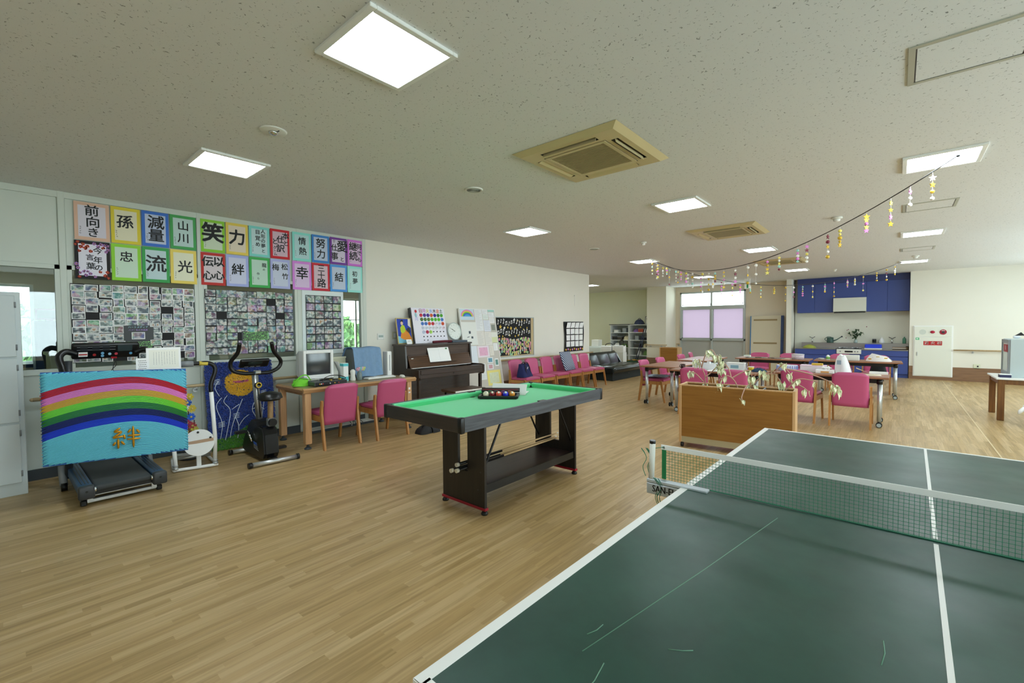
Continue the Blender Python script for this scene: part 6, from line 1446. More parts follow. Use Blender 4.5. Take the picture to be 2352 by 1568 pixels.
# ================================================================ WOODEN PLANTER PARTITIONS
M_PLW = wood('planter_oak_face', '#8a5c22', '#9d6c2e', .4, axis=0); M_PLF = wood('planter_pale_frame', '#c89c6a', '#d9b080', .4, axis=2)
def planter(x, y, rz, L_, D, H, label):
    t = thing('planter_box', label, 'planter', (x, y, 0), rz=rz)
    for s in (-1, 1):
        obj('long_panel', G().box(-L_/2+.02, L_/2-.02, s*(D/2)-.018*(s > 0), s*(D/2)+.018*(s < 0), .13, H-.012), M_PLW, t)
        obj('plinth', G().box(-L_/2+.02, L_/2-.02, s*(D/2-.004)-.012*(s > 0), s*(D/2-.004)+.012*(s < 0), .06, .13), mat('plinth_beige', '#b3a584', .5), t)
        obj('end_panel', G().box(s*L_/2-.028*(s > 0), s*L_/2+.028*(s < 0), -D/2-.004, D/2+.004, .06, H, bev=.003), M_PLF, t)
        obj('top_trim', G().box(-L_/2, L_/2, s*(D/2)-.022*(s > 0), s*(D/2)+.022*(s < 0), H-.014, H+.002), M_PLF, t)
        for q in (-1, 1): obj('caster', G().cyl((s*(L_/2-.03)-.012, q*(D/2-.03), .03), (s*(L_/2-.03)+.012, q*(D/2-.03), .03), .03, n=14), M_BLACK, t)
    obj('soil_liner', G().box(-L_/2+.03, L_/2-.03, -D/2+.02, D/2-.02, H-.1, H-.05), mat('dark_liner', '#20252a', .8), t)
    for u in (-.08, .24): obj('divider', G().box(u*L_-.006, u*L_+.006, -D/2+.02, D/2-.02, H-.05, H-.006), M_GREY, t)
    obj('floor_board', G().box(-L_/2+.03, L_/2-.03, -D/2+.02, D/2-.02, .06, .08), M_PLW, t)
    return t
planter(-1.375, 5.46, .085, 1.16, .3, .735, 'low wooden planter partition on casters with wilting variegated plants')
planter(-5.73, 14.75, 0, .62, .35, .7, 'smaller wooden planter box in front of the column by the shelves')
# variegated plants growing out of the planter
s = NT('variegated_leaf'); tc = s.n('ShaderNodeTexCoord'); nz = s.n('ShaderNodeTexNoise', Scale=40.0, Detail=2.0); s.l(tc, 'Object', nz, 'Vector'); r = s.ramp([(.38, '#93aa66'), (.48, '#eef0d0')]); s.l(nz, 'Fac', r, 'Fac'); s.l(r, 'Color', s.b, 'Base Color'); s.b.inputs['Roughness'].default_value = .5
M_VLEAF = s.m; M_STEM = mat('pale_stem', '#b58f7c', .7)
def leaf_me():
    g = G(); prof = [(0, .0), (.18, .012), (.4, .0145), (.7, .009), (1, 0)]; L_ = .062
    A_ = [[g.bm.verts.new((u*L_, k*w_, -.02*u*u+(.004 if k else 0))) for k in (-1, 0, 1)] for u, w_ in prof]
    for a, b in zip(A_, A_[1:]):
        for k in (0, 1):
            try: g.bm.faces.new((a[k], b[k], b[k+1], a[k+1]))
            except ValueError: pass
    bmesh.ops.remove_doubles(g.bm, verts=g.bm.verts[:], dist=1e-5)
    bmesh.ops.solidify(g.bm, geom=g.bm.faces[:], thickness=.001)
    return g.me('leaf', M_VLEAF)
LEAF = leaf_me()
def plant(x, y, z, stems, label, seed):
    rnd = random.Random(seed); t = thing('variegated_plant', label, 'plant', (x, y, z), group='variegated plants in the planter')
    for pts, clusters in stems:
        P_ = smooth_path(pts, 6)
        obj('stem', G().tube(P_, [.006*(1-.6*i/len(P_))+.0015 for i in range(len(P_))], 6), M_STEM, t)
        for (fr, n) in clusters:
            c = P_[min(int(fr*(len(P_)-1)), len(P_)-1)]
            for k in range(n):
                a = rnd.uniform(0, 2*PI); d = c+Vector((rnd.uniform(-.03, .03), rnd.uniform(-.03, .03), rnd.uniform(-.02, .02)))
                o = obj('leaf', LEAF, None, t); o.location = d; o.rotation_euler = Euler((rnd.uniform(-.5, .5), rnd.uniform(.7, 1.5), a)); sc = rnd.uniform(.9, 1.35); o.scale = (sc, sc, sc)
plant(-1.72, 5.44, .66, [([(0, 0, 0), (.02, 0, .15), (-.03, .02, .27), (-.06, .02, .36), (-.1, .02, .32)], [(.98, 8), (.75, 4), (.15, 6)]), ([(.02, 0, .16), (.1, .02, .24), (.16, .02, .33), (.14, .02, .42)], [(.95, 9), (.6, 4)]), ([(-.03, .02, .27), (.02, 0, .42), (.08, .02, .48), (.14, 0, .4)], [(.55, 10), (.95, 5)]), ([(0, 0, .1), (-.1, .0, .2), (-.17, 0, .2)], [(.9, 8)])], 'tall variegated plant at the left end of the wooden planter', 1)
plant(-1.32, 5.4, .66, [([(0, 0, 0), (-.05, -.03, .15), (-.14, -.05, .2), (-.2, -.08, .08)], [(.98, 14), (.75, 8)]), ([(-.08, -.03, .17), (-.12, 0, .28), (-.18, 0, .34), (-.2, 0, .26)], [(.7, 10), (.98, 8)]), ([(-.08, -.03, .17), (.02, 0, .24), (.1, .02, .26), (.12, 0, .16)], [(.9, 12), (.6, 4)])], 'drooping variegated plant in the middle of the wooden planter', 2)
plant(-1.2, 5.42, .66, [([(0, 0, 0), (.0, 0, .12), (.03, 0, .22), (.1, 0, .26)], [(.95, 8), (.3, 5)]), ([(0, 0, .1), (.08, .02, .2), (.2, .02, .24), (.28, .02, .14)], [(.55, 8), (.95, 12)]), ([(0, 0, .12), (-.04, -.08, .1), (-.06, -.18, .0), (-.05, -.2, -.04)], [(.98, 3)]), ([(.2, .02, .24), (.26, 0, .32), (.3, 0, .36)], [(.95, 7)])], 'sparse variegated plant right of the middle of the wooden planter', 3)
plant(-.95, 5.45, .66, [([(0, 0, 0), (.1, 0, .12), (.18, .02, .2), (.34, .04, .18)], [(.6, 6), (.98, 3)]), ([(.12, 0, .14), (.1, 0, .24), (.06, .0, .3)], [(.6, 5)]), ([(.05, .02, .3), (.25, .04, .26), (.45, .04, .18), (.5, .02, .1)], [(.8, 9), (.98, 7)]), ([(.15, .0, .15), (.22, -.02, .12), (.26, 0, .08)], [(.9, 5)])], 'leaning variegated plant at the right end of the wooden planter', 4)
# ================================================================ KITCHEN
M_KB = mat('blue_laminate', '#3a4d92', .45, var=.02, scale=3); M_KBD = mat('dark_blue_laminate', '#333f78', .45); M_SS = mat('stainless_steel', '#a9aaa8', .3, .9)
t = thing('kitchen_wall_cabinet', 'long dark blue wall cabinet above the kitchen counter', 'cabinet', (-1.045, 15.85, 1.77))
LX = 1.265
obj('carcass', G().box(-LX, LX, .02, .35, 0, 1.003), M_KBD, t)
xs = [(-1.26, -.83, 0), (-.826, -.39, 0), (-.386, .365, .4), (.369, .81, 0), (.814, 1.262, 0)]
for a, b, z in xs: obj('door', G().box(a, b, 0, .02, z, .83, bev=.002), M_KB, t)
obj('top_filler', G().box(-LX, LX, 0, .02, .834, 1.003), M_KBD, t)
t = thing('range_hood', 'white range hood box set under the blue wall cabinet', 'range hood', (-1.045, 15.7, 1.755))
obj('hood_body', G().prism([(0, .03), (.15, .0), (.15, .41), (.02, .41)], -.37, .37, axis=0), mat('hood_white', '#d6d8cc', .4), t)
obj('hood_intake', G().box(-.35, .35, .01, .14, -.012, .012), M_BLACK, t); obj('control_strip', G().box(.08, .32, .008, .013, .07, .1), M_GREY, t)
t = thing('kitchen_counter', 'blue kitchen base cabinets under a stainless worktop', 'kitchen counter', (-1.055, 15.6, 0))
obj('carcass', G().box(-LX, LX, .02, .58, .1, .71), M_KBD, t); obj('plinth', G().box(-LX, LX, .05, .58, 0, .1), M_KB, t)
for a, b in ((-1.26, -.275), (.285, 1.262)): obj('drawer_front', G().box(a, b, 0, .02, .56, .71, bev=.002), M_KB, t)
for a, b in ((-1.26, -.77), (-.766, -.275), (.285, .77), (.774, 1.262)): obj('door', G().box(a, b, 0, .02, .1, .545, bev=.002), M_KB, t)
obj('oven_door', G().box(-.27, .28, 0, .02, .1, .58, bev=.002), M_KB, t)
obj('worktop', G().box(-LX, -.28, -.02, .58, .71, .735, bev=.004).box(.29, LX, -.02, .58, .71, .735, bev=.004).box(-.28, .29, .5, .58, .71, .735), M_SS, t)
obj('backsplash', G().box(-LX+.1, LX, .57, .59, .735, .89), M_SS, t)
obj('sink_basin', G().box(-.95, -.45, .1, .5, .7352, .737), mat('sink_dark', '#6d6f6e', .3, .8), t)
t = thing('gas_stove', 'white two-burner gas stove set in the stainless worktop', 'stove', (-1.035, 15.6, .6))
obj('front_panel', G().box(-.275, .275, -.03, .0, 0, .13, bev=.006), M_OFFW, t); obj('window', G().box(-.09, .09, -.034, -.03, .04, .085), M_BLACK, t)
for x in (-.19, .14, .2): obj('knob', G().cyl((x, -.05, .065), (x, -.03, .065), .016, n=14), M_GREY, t)
obj('hob', G().box(-.275, .275, 0, .48, .11, .14, bev=.004), M_DKGREY, t)
for x in (-.15, .15):
    obj('burner', G().cyl((x, .22, .14), (x, .22, .16), .06, n=18), M_BLACK, t)
    g = G()
    for k in range(5): a = k*2*PI/5; g.cb(x+math.cos(a)*.07, .22+math.sin(a)*.07, .165, .09, .012, .012, rz=a)
    obj('pan_support', g, M_SILVER, t)
def tap(x, label):
    t = thing('kitchen_tap', label, 'tap', (x, 16.14, .89))
    obj('body', G().cyl((0, 0, 0), (0, -.04, .0), .025, n=12).cyl((0, -.04, -.03), (0, -.04, .14), .018, n=12), M_CHROME, t); obj('spout', G().tube(smooth_path([(0, -.04, .1), (0, -.1, .12), (0, -.2, .1)], 4), .012, 8), M_CHROME, t)
    for s in (-1, 1): obj('lever', G().tube([(0, -.04, .13), (s*.07, -.06, .17)], .008, 6), M_DKGREY, t)
tap(-1.95, 'chrome lever tap over the kitchen sink beside the watering can'); tap(-.12, 'chrome lever tap at the stove side end of the kitchen counter')
BK = .735
t = thing('watering_can', 'dark green watering can with long spout on the kitchen backsplash ledge', 'watering can', (-1.5, 15.99, BK+.155))
obj('counter_ledge', G().box(-1.15, 1.262, .37, .57, BK, BK+.154), M_SS, [o for o in bpy.data.objects if o.name == 'kitchen_counter'][0])
obj('can_body', G().lathe([(.08, 0), (.085, .01), (.08, .15), (.07, .155), (.0, .155)], n=20), mat('can_green', '#2f5048', .4), t); obj('spout', G().tube([(.07, 0, .05), (.16, 0, .09), (.26, 0, .17)], [.018, .012, .01], 8), mat('can_green', '#2f5048', .4), t); obj('rose', G().cyl((.25, 0, .165), (.29, 0, .185), .012, .025, n=12), M_DKGREY, t); obj('handle', G().tube(smooth_path([(-.07, 0, .04), (-.13, 0, .1), (-.06, 0, .17), (.03, 0, .16)], 4), .008, 6), mat('can_green', '#2f5048', .4), t)
t = thing('kitchen_plant', 'leafy dark green sprigs in a small glass vase behind the stove', 'plant', (-.91, 16.03, BK+.155))
obj('vase', G().lathe([(.04, 0), (.05, .03), (.03, .07), (.04, .1), (.0, .1)], n=16), mat('vase_glass', '#9fb0ac', .15), t); rnd = random.Random(17)
for k in range(6):
    e = Vector((rnd.uniform(-.16, .2), rnd.uniform(-.1, .06), rnd.uniform(.18, .4))); P_ = smooth_path([(0, 0, .08), (e.x*.4, e.y*.4, .08+e.z*.5), e], 5)
    obj('sprig_stem', G().tube(P_, .004, 5), mat('sprig_stem', '#4a5a34', .7), t)
    for q in range(9):
        c = P_[rnd.randrange(3, len(P_))]; g = G(); M = Matrix.Translation(c) @ Euler((rnd.uniform(-1, 1), rnd.uniform(-1, 1), rnd.uniform(0, 6))).to_matrix().to_4x4()
        g.bm.faces.new([g.bm.verts.new(M @ Vector(v)) for v in ((0, 0, 0), (.04, .024, .008), (.085, 0, 0), (.04, -.024, .008))]); obj('leaf', g, mat('glossy_dark_leaf', '#2c4a26', .35), t)
for dx, dz in ((.24, .46), (-.2, .36), (-.17, .38), (-.22, .14)): obj('berry', G().ball((dx, 0, dz), .014, u=8, v=6), mat('berry_plum', '#8c4a5c', .5), t)
def simple(name, label, cat, x, y, z, prof, col, part='body', extra=None, n=18, rough=.4):
    t = thing(name, label, cat, (x, y, z)); obj(part, G().lathe(prof, n=n), mat('k_'+col.strip('#'), col, rough), t)
    if extra: extra(t)
    return t
t = thing('blue_dish_tray', 'bright blue plastic dish tray on the worktop beside the stove', 'tray', (-.51, 15.8, BK))
obj('tray', G().box(-.18, .18, -.12, .12, .03, .13, bev=.012).box(-.16, .16, -.1, .1, .13, .131), mat('bright_blue_plastic', '#1f3fd8', .4), t); obj('base', G().box(-.19, .19, -.13, .13, 0, .03, bev=.006), M_OFFW, t)
simple('steel_mug', 'small black and steel mug on the kitchen ledge', 'mug', -.5, 16.05, BK+.155, [(.045, 0), (.045, .12), (.04, .12), (.04, .01), (0, .01)], '#6b6e6c', extra=lambda t: obj('dark_band', G().lathe([(.046, .03), (.046, .1), (.045, .1), (.045, .03)], n=18), M_BLACK, t))
simple('white_pear_bottle', 'white teardrop bottle on the kitchen ledge', 'bottle', -.34, 16.05, BK+.155, [(.06, 0), (.065, .03), (.05, .1), (.02, .15), (0, .155)], '#e8eaea', extra=lambda t: obj('nozzle', G().cyl((0, 0, .15), (0, 0, .17), .01, n=8), M_WHITE, t))
simple('green_soap_bottle', 'green dish soap bottle at the end of the kitchen ledge', 'bottle', .13, 16.05, BK+.155, [(.035, 0), (.038, .02), (.038, .13), (.015, .16), (.015, .18), (0, .18)], '#4f8a70', extra=lambda t: obj('cap', G().cyl((0, 0, .18), (0, 0, .21), .012, n=8), M_WHITE, t))
simple('yellow_green_bowl', 'upturned yellow-green bowl at the left end of the kitchen counter', 'bowl', -1.98, 15.78, BK, [(.17, 0), (.16, .03), (.1, .075), (.04, .09), (0, .09)], '#a9b044', extra=lambda t: obj('foot_ring', G().lathe([(.05, .088), (.05, .098), (.04, .098), (.04, .088)], n=16), mat('k_a9b044', '#a9b044', .4), t), n=24)
t = thing('cutting_boards', 'stack of pale cutting boards with dark edges at the right end of the counter', 'cutting board', (.05, 15.8, BK))
for k in range(3): obj('board', G().box(-.16, .12, -.1, .1, .004+k*.022, .022+k*.022, bev=.002), mat('board_%d' % k, ('#4a3428', '#cfc8bc', '#9a8470')[k], .6), t)
simple('brown_jar', 'small brown jar in the right corner of the kitchen counter', 'jar', .19, 15.72, BK, [(.03, 0), (.032, .08), (0, .08)], '#5c4424', extra=lambda t: obj('lid', G().cyl((0, 0, .08), (0, 0, .095), .03, n=14), M_BLACK, t))
# ================================================================ FIRE HYDRANT CABINET
t = thing('fire_hydrant_cabinet', 'white indoor fire hydrant cabinet with red label on the back wall', 'hydrant cabinet', (.3, YB, .08))
M_FH = mat('hydrant_ivory', '#e6e8dc', .4); w, h = .74, 1.29
obj('frame', G().box(0, w, -.03, 0, 0, h, bev=.004), M_WHITE, t); d = obj('door', G().box(.02, w-.03, -.045, -.03, .02, h-.29, bev=.003), M_FH, t); obj('alarm_panel', G().box(.02, w-.03, -.043, -.03, h-.28, h-.02, bev=.003), M_FH, t)
obj('door_handle', G().box(.065, .085, -.055, -.045, .52, .62, bev=.003), M_SILVER, d)
obj('speaker_disc', G().cyl((.175, -.046, h-.16), (.175, -.043, h-.16), .065, n=26), mat('speaker_disc', '#cfd6cc', .5), t)
obj('alarm_lamp', G().ball((.36, -.05, h-.16), .045, u=18, v=10, sc=(1, .8, .8)), mat('lamp_crimson', '#b31238', .25), t)
b = obj('alarm_button', G().cyl((.555, -.055, h-.16), (.555, -.043, h-.16), .065, n=26), mat('button_crimson', '#a01030', .35), t); obj('button_centre', G().cyl((.555, -.06, h-.165), (.555, -.054, h-.165), .028, n=18), M_DKGREY, b); obj('button_label', G().box(.525, .585, -.057, -.054, h-.13, h-.118), M_PAPER, b)
lb = obj('red_label', G().box(.195, .54, -.047, -.045, .795, .9), mat('label_scarlet', '#b8141c', .5), d)
g = G()
for k, ch in enumerate('消火栓'):
    for dd in (-.0015, .0015): g.mesh(text_me(ch), at(WALLY, .25+k*.12+dd, -.0475, .847) @ Matrix.Scale(.085, 4))
obj('label_lettering', g, M_PAPER, lb)
gl = obj('green_sign', G().box(.045, .115, -.047, -.045, .93, .985), mat('sign_green', '#37b070', .5), d); obj('running_figure', G().box(.06, .085, -.0475, -.047, .945, .97).box(.088, .1, -.0475, -.047, .95, .965), M_PAPER, gl)
t = thing('wall_outlet', 'small ivory wall outlet plate above the brown skirting', 'outlet', (1.46, YB, .37)); obj('plate', G().box(-.06, .06, -.012, 0, -.05, .06, bev=.003), mat('outlet_ivory', '#d8dcc2', .5), t); obj('socket', G().box(.0, .03, -.014, -.012, -.01, .025), M_DKGREY, t)
# ================================================================ RIGHT: white-topped table with steel box, bucket
M_RT = wood('dark_oak_leg', '#6b431c', '#855827', .4, axis=2)
t = thing('side_table', 'wooden side table with white top near the right wall', 'table', (1.62, 10.02, 0))
obj('top', G().box(-.52, .52, -.45, .45, .6, .625, bev=.003), M_WHITE, t); obj('apron', G().box(-.49, .49, -.42, -.4, .53, .6).box(-.49, .49, .4, .42, .53, .6).box(-.49, -.47, -.4, .4, .53, .6).box(.47, .49, -.4, .4, .53, .6), M_RT, t)
for x in (-.465, .465):
    for y in (-.395, .395): obj('leg', G().box(x-.035, x+.035, y-.035, y+.035, 0, .6, bev=.004), M_RT, t)
t = thing('grey_cash_cabinet', 'pale grey metal box cabinet with glass door and red label on the side table', 'cabinet', (1.55, 10.02, .625), rz=0)
obj('case', G().box(-.3, .36, -.3, .3, 0, .56, bev=.004), mat('pale_blue_steel', '#b9c6c8', .4), t); fr = obj('door_frame', G().box(-.32, -.3, -.29, .29, .02, .08).box(-.32, -.3, -.29, .29, .5, .55).box(-.32, -.3, -.29, -.23, .08, .5).box(-.32, -.3, .23, .29, .08, .5), M_GREY, t)
obj('door_glass', G().box(-.312, -.306, -.23, .23, .08, .5), mat('pale_pane', '#c4d0c8', .2), fr); obj('red_label', G().box(-.324, -.32, -.24, .06, .37, .48), mat('label_maroon', '#9c1c24', .5), fr)
g = G().mesh(text_me('消'), at(Matrix(((0, 0, -1, 0), (-1, 0, 0, 0), (0, 1, 0, 0), (0, 0, 0, 1))), -.325, -.09, .425) @ Matrix.Scale(.08, 4)); obj('label_lettering', g, M_PAPER, fr)
obj('purple_side_strip', G().box(.2, .36, -.303, -.3, .02, .54), mat('strip_purple', '#33256c', .5), t); obj('latch', G().box(.12, .17, -.31, -.3, .22, .24), M_BLACK, t)
t = thing('small_toy_pieces', 'small black and purple trinkets on top of the grey metal box', 'trinket', (1.42, 9.95, 1.186)); obj('base', G().ball((-.08, 0, .03), .03, u=10, v=6, sc=(1.4, 1, .8)), mat('trinket_white', '#dfe6ee', .4), t); obj('hook', G().tube(arc((.06, 0, .03), .04, -.4, 3.6, 10, 'xz'), .014, 8), M_BLACK, t); obj('crest', G().prism([(-.1, .05), (-.04, .1), (.0, .05)], -.02, .02, axis=1), M_BLACK, t)
t = thing('dark_card_box', 'small dark blue card box at the front edge of the side table', 'box', (1.2, 9.72, .625), rz=.1); obj('box', G().box(-.06, .06, -.04, .04, 0, .045, bev=.003), mat('navy_box', '#20204c', .5), t); obj('lid', G().box(-.062, .062, -.042, .042, .04, .052), M_PAPER, t)
t = thing('waste_bucket', 'grey waste bucket with white plastic bag over the rim beside the side table', 'bucket', (1.5, 9.2, 0))
obj('bucket', G().lathe([(.13, 0), (.15, .02), (.175, .26), (.165, .26), (.14, .02), (0, .02)], n=26), mat('bucket_grey', '#8b979c', .45), t); g = G().grid(lambda a, b: ((.18+.012*math.sin(a*19))*math.cos(a*2*PI), (.18+.012*math.sin(a*23))*math.sin(a*2*PI), .29-.08*b*(1+.5*math.sin(a*11))), 36, 4); obj('bag_rim', g, mat('thin_white_plastic', '#eef0f2', .35), t); obj('bag_ear', G().tube([(-.18, -.05, .27), (-.22, -.08, .22), (-.24, -.09, .18)], [.02, .025, .008], 6), mat('thin_white_plastic', '#eef0f2', .35), t)
# ================================================================ ALCOVE SHELVES AND STORAGE
M_SHW = mat('shelf_white', '#dfe2de', .5)
def shelf(x0, x1, y0, y1, zs, label):
    t = thing('storage_shelf', label, 'shelf', ((x0+x1)/2, (y0+y1)/2, 0)); W2, D2 = (x1-x0)/2, (y1-y0)/2; H = zs[-1]
    for s in (-1, 1): obj('side_panel', G().box(s*W2-.02*(s > 0), s*W2+.02*(s < 0), -D2, D2, 0, H), M_SHW, t)
    obj('back_panel', G().box(-W2, W2, D2-.01, D2, 0, H), mat('shelf_back', '#b9bdb2', .6), t)
    for z in zs: obj('shelf_board', G().box(-W2+.02, W2-.02, -D2, D2-.01, z-.022, z), M_SHW, t)
    return t
shelf(-8.36, -7.6, 15.5, 16.05, [.05, .33, .62, .9, 1.18, 1.46], 'white open storage shelf farther from the column in the alcove')
shelf(-7.58, -6.84, 15.5, 16.05, [.08, .34, .62, .9, 1.19, 1.47], 'white open storage shelf beside the column with poles leaning on it')
rnd = random.Random(41)
STC = [('basket', 'dark basket', '#3a342c'), ('box', 'white box', '#e2e2dc'), ('pouch', 'blue pouch', '#3a4c8c'), ('bundle', 'cream cloth bundle', '#cfc4a0'), ('box', 'grey box', '#8a9092'), ('bag', 'purple bag', '#7c5a94'), ('bundle', 'white bundle', '#e8e6e0'), ('basket', 'black basket', '#1c1c1e'), ('toy', 'red toy', '#a84a2c'), ('bundle', 'green bundle', '#6c8c4a')]
SP = [(-8.14, 1.18), (-7.8, 1.18), (-8.2, .9), (-8.0, .9), (-7.76, .9), (-8.15, .62), (-7.85, .62), (-8.1, .33), (-7.36, 1.19), (-7.15, 1.19), (-6.97, 1.19), (-7.3, .9), (-7.0, .9), (-7.3, .62), (-7.0, .62), (-7.25, .34), (-6.98, .34)]
WHERE = ['top', 'top', 'upper', 'upper', 'upper', 'middle', 'middle', 'lower', 'top', 'top', 'top', 'upper', 'upper', 'middle', 'middle', 'lower', 'lower']
for k, (x, z) in enumerate(SP):
    kind, nm, col = STC[(k*3+1) % 10]; far = 'far' if x < -7.59 else 'column-side'
    side = ['left end', 'right end', 'left end', 'middle', 'right end', 'left end', 'right end', 'middle', 'left end', 'middle', 'right end', 'left end', 'right end', 'left end', 'right end', 'left end', 'right end'][k]
    t = thing('stored_'+kind, '%s at the %s of the %s board of the %s storage shelf' % (nm, side, WHERE[k], far), kind, (x, 15.66, z), group='stored items on the alcove shelves')
    w_ = rnd.uniform(.07, .11); hh = rnd.uniform(.1, .17)
    m_ = mat('stored_'+col.strip('#'), col, .7, var=.25, scale=25)
    if kind in ('bundle', 'pouch', 'bag'):
        obj('cloth', G().grid(lambda a, b: (w_*1.2*math.cos(a*2*PI)*math.cos(b*PI/2)*(1+.12*math.sin(a*17)), .12*math.sin(a*2*PI)*math.cos(b*PI/2), hh*math.sin(b*PI/2)*(1+.1*math.sin(a*13))), 20, 6), m_, t); obj('tie', G().ball((0, 0, hh), .02, u=8, v=6), m_, t)
    else:
        obj('body', G().box(-w_, w_, -.12, .12, 0, hh, bev=.008), m_, t); obj('rim', G().box(-w_-.006, w_+.006, -.126, .126, hh-.02, hh, bev=.003), M_GREY, t)
t = thing('shelf_top_cover', 'thin black folded screen lying on the far storage shelf', 'panel', (-7.98, 15.75, 1.46)); obj('panel', G().box(-.42, .42, -.28, .28, 0, .03, bev=.004), M_BLACK, t); obj('edge', G().box(-.42, .42, -.285, -.28, .005, .012), M_GREY, t)
t = thing('bag_pile', 'pile of dark checked bags on top of the column-side shelf', 'bag', (-7.28, 15.72, 1.47)); obj('bag', G().grid(lambda a, b: (.17*math.cos(a*2*PI)*math.cos(b*PI/2)*(1+.15*math.sin(a*15)), .15*math.sin(a*2*PI)*math.cos(b*PI/2), .2*math.sin(b*PI/2)), 24, 7), mat('navy_white_check', '#39425c', .8, var=.8, scale=24), t); obj('strap', G().tube(arc((0, 0, .17), .06, 0, PI, 8, 'xz'), .01, 6), M_BLACK, t)
t = thing('cat_picture', 'small black-framed picture with a dark winged shape on the shelf top', 'picture', (-6.95, 15.7, 1.47), rot=(-.1, 0, 0)); obj('frame', G().box(-.11, .11, 0, .015, 0, .015).box(-.11, .11, 0, .015, .285, .3).box(-.11, -.095, 0, .015, .015, .285).box(.095, .11, 0, .015, .015, .285), M_BLACK, t); obj('picture', G().box(-.095, .095, .004, .01, .015, .285), mat('picture_cream', '#d9d6c6', .7), t); obj('dark_shape', G().prism([(-.06, .24), (-.02, .2), (0, .22), (.02, .2), (.06, .24), (.04, .15), (0, .13), (-.04, .15)], .001, .004, axis=1), M_BLACK, t)
for k, (dx, lb) in enumerate(((0, 'dark blue pole leaning on the column-side shelf'), (.07, 'second dark blue pole leaning closer to the column'))):
    t = thing('leaning_pole', lb, 'pole', (-7.32+dx, 15.38, 0), group='poles leaning on the shelf'); obj('pole', G().tube([(0, 0, .02), (.36, .08, 1.35)], .014, 8), mat('pole_navy', '#2c3450', .4), t); obj('tip', G().ball((.36, .08, 1.35), .016, u=8, v=6), M_BLACK, t)
t = thing('yellow_green_mat', 'folded yellow and dark green gym bag on the floor before the column-side shelf', 'bag', (-7.2, 15.15, 0)); obj('green_base', G().box(-.35, .35, -.15, .15, 0, .16, bev=.03, seg=2), mat('deep_green_fabric', '#2c4a2c', .8), t); obj('yellow_top', G().grid(lambda a, b: (-.34+.68*a, -.14+.28*b, .15+.05*math.sin(a*PI)+.015*math.sin(a*20)), 16, 6), mat('mustard_fabric', '#b8922c', .8), t)
t = thing('white_storage_chest', 'translucent white plastic drawer chest in the alcove corner', 'storage chest', (-8.0, 13.9, 0)); obj('body', G().box(-.28, .28, -.25, .25, 0, .72, bev=.01), mat('milk_plastic', '#dfe8e6', .4), t)
for k in range(3): obj('drawer', G().box(-.26, .26, -.262, -.25, .03+k*.225, .235+k*.225, bev=.005), mat('milk_plastic2', '#d2dcda', .4), t)
tag(obj('white_box', G().box(-8.15, -7.87, 13.75, 14.0, .721, .95, bev=.006), M_OFFW), 'small white box standing on the plastic drawer chest', 'box')
t = thing('white_totes', 'white handbag with black handles behind the black sofa', 'bag', (-7.05, 13.25, 0), rz=0)
obj('stand', G().box(-.42, .42, -.12, .12, 0, .58), M_SHW, t); obj('bag_body', G().box(-.4, -.02, -.1, .1, .58, .78, bev=.03, seg=2), M_PAPER, t); obj('bag_body', G().box(.03, .42, -.1, .1, .58, .8, bev=.02, seg=2), M_WHITE, t)
obj('handle', G().tube(smooth_path([(.28, -.06, .78), (.28, -.06, .92), (.34, -.06, .97), (.42, -.06, .92), (.43, -.06, .78)], 4), .016, 8), M_BLACK, t); obj('handle', G().tube(smooth_path([(-.25, -.05, .77), (-.2, -.05, .84), (.0, -.05, .84), (.03, -.05, .58)], 4), .012, 6), M_BLACK, t)
# ================================================================ WRAPPED BOARD LEANING BY THE BAY WINDOW
t = thing('wrapped_panel', 'tall cream panel with blue edge bands leaning beside the bay window', 'panel', (-3.15, 15.88, 0), rot=(-.05, 0, 0))
obj('panel', G().box(-.43, .4, 0, .05, .0, 1.71), mat('cream_panel', '#cfc5ab', .6), t); obj('blue_band', G().box(-.455, -.43, -.01, .06, 0, 1.71), mat('band_blue', '#3f7cae', .5), t); obj('blue_band', G().box(.4, .47, -.01, .09, 0, 1.71), mat('band_navy', '#2a3f6c', .5), t)
for z in (1.58, .85): obj('batten', G().box(-.36, .3, -.008, 0, z-.025, z+.025), wood('batten_brown', '#8a7650', '#9c875e', .6, axis=0), t)
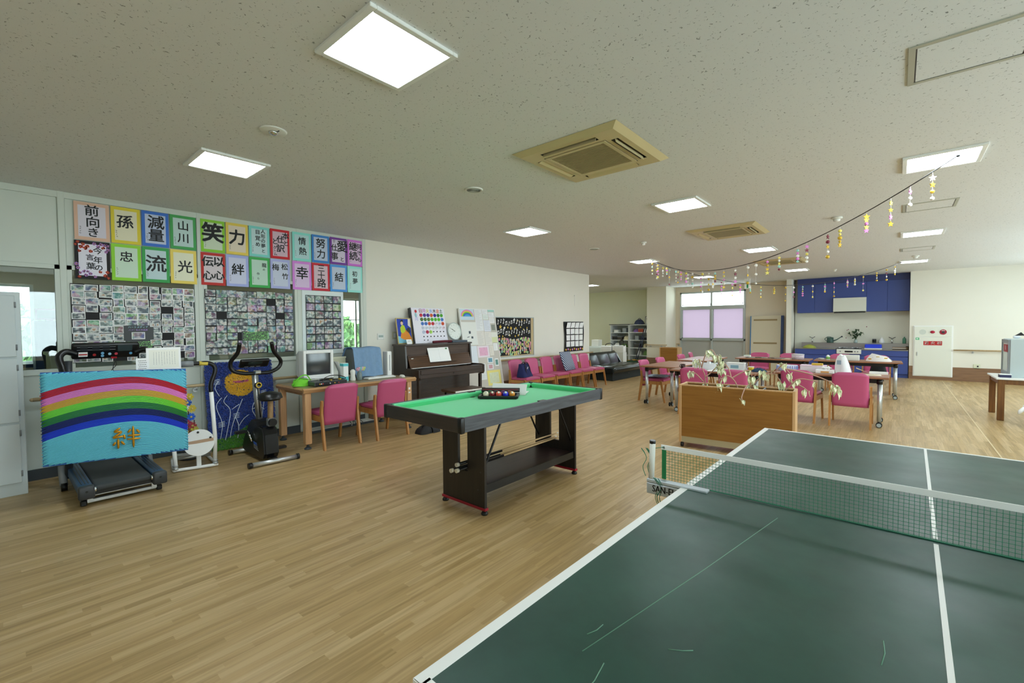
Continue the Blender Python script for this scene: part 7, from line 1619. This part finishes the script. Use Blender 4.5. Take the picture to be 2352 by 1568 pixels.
# ================================================================ STAR GARLANDS
BEADS = [mat('bead_gold', '#d8b23c', .35, .3), mat('bead_pale', '#f2f0ea', .4), mat('bead_pinkish', '#e68ad8', .4), mat('bead_maroon', '#7c2438', .4), mat('bead_aqua', '#9fd8cc', .4), mat('bead_yellow', '#ecdc6c', .4)]
def garland(A_, B2, sag, n, label, seed, skip=()):
    rnd = random.Random(seed); A_, B2 = Vector(A_), Vector(B2)
    t = thing('star_garland', label, 'garland', A_)
    def pt(u): p = A_.lerp(B2, u); p.z -= sag*4*u*(1-u); return p-A_
    obj('cord', G().tube([pt(i/40) for i in range(41)], .005, 6), M_BLACK, t)
    obj('end_knot', G().ball((0, 0, 0), .014, u=8, v=6), M_BLACK, t); obj('end_knot', G().ball(B2-A_, .014, u=8, v=6), M_BLACK, t)
    for k in range(n):
        u = (k+.4+rnd.uniform(-.25, .25))/n; p = pt(u); L_ = rnd.uniform(.16, .34)
        s = obj('strand', G().cyl(p, p+Vector((0, 0, -L_)), .0012, n=4), M_PAPER, t)
        m = rnd.randint(3, 5); base = rnd.randrange(6)
        for q in range(m):
            c = p+Vector((0, 0, -.05-(L_-.05)*q/max(1, m-1))); mi = rnd.choice([0, 1, 2, 5, base, base, 3 if rnd.random() < .3 else 1, 4 if rnd.random() < .4 else 0])
            rr = rnd.uniform(.013, .021)
            if rnd.random() < .45: me = G().prism(starpts(rr*1.5), -.004, .004, axis=1, M=Matrix.Translation(c) @ Matrix.Rotation(.7+rnd.uniform(-.5, .5), 4, 'Z')).me('star', BEADS[mi])
            else: me = G().ball(c, rr, u=8, v=6).me('bead', BEADS[mi])
            obj(me.name.split('.')[0], me, None, s)
garland((-3.87, 8.9, CH-.02), (.34, 5.05, CH-.02), .5, 25, 'long star and bead garland sagging from the piano-side light to the nearer side light', 3)
garland((-3.86, 8.96, CH-.02), (.03, 12.95, CH-.02), .5, 24, 'long star and bead garland hanging before the blue kitchen cabinets', 5)
SC.cycles.use_denoising = True
SC.cycles.sample_clamp_indirect = 8.0
SC.cycles.max_bounces = 10
SC.cycles.diffuse_bounces = 5
SC.cycles.transparent_max_bounces = 16
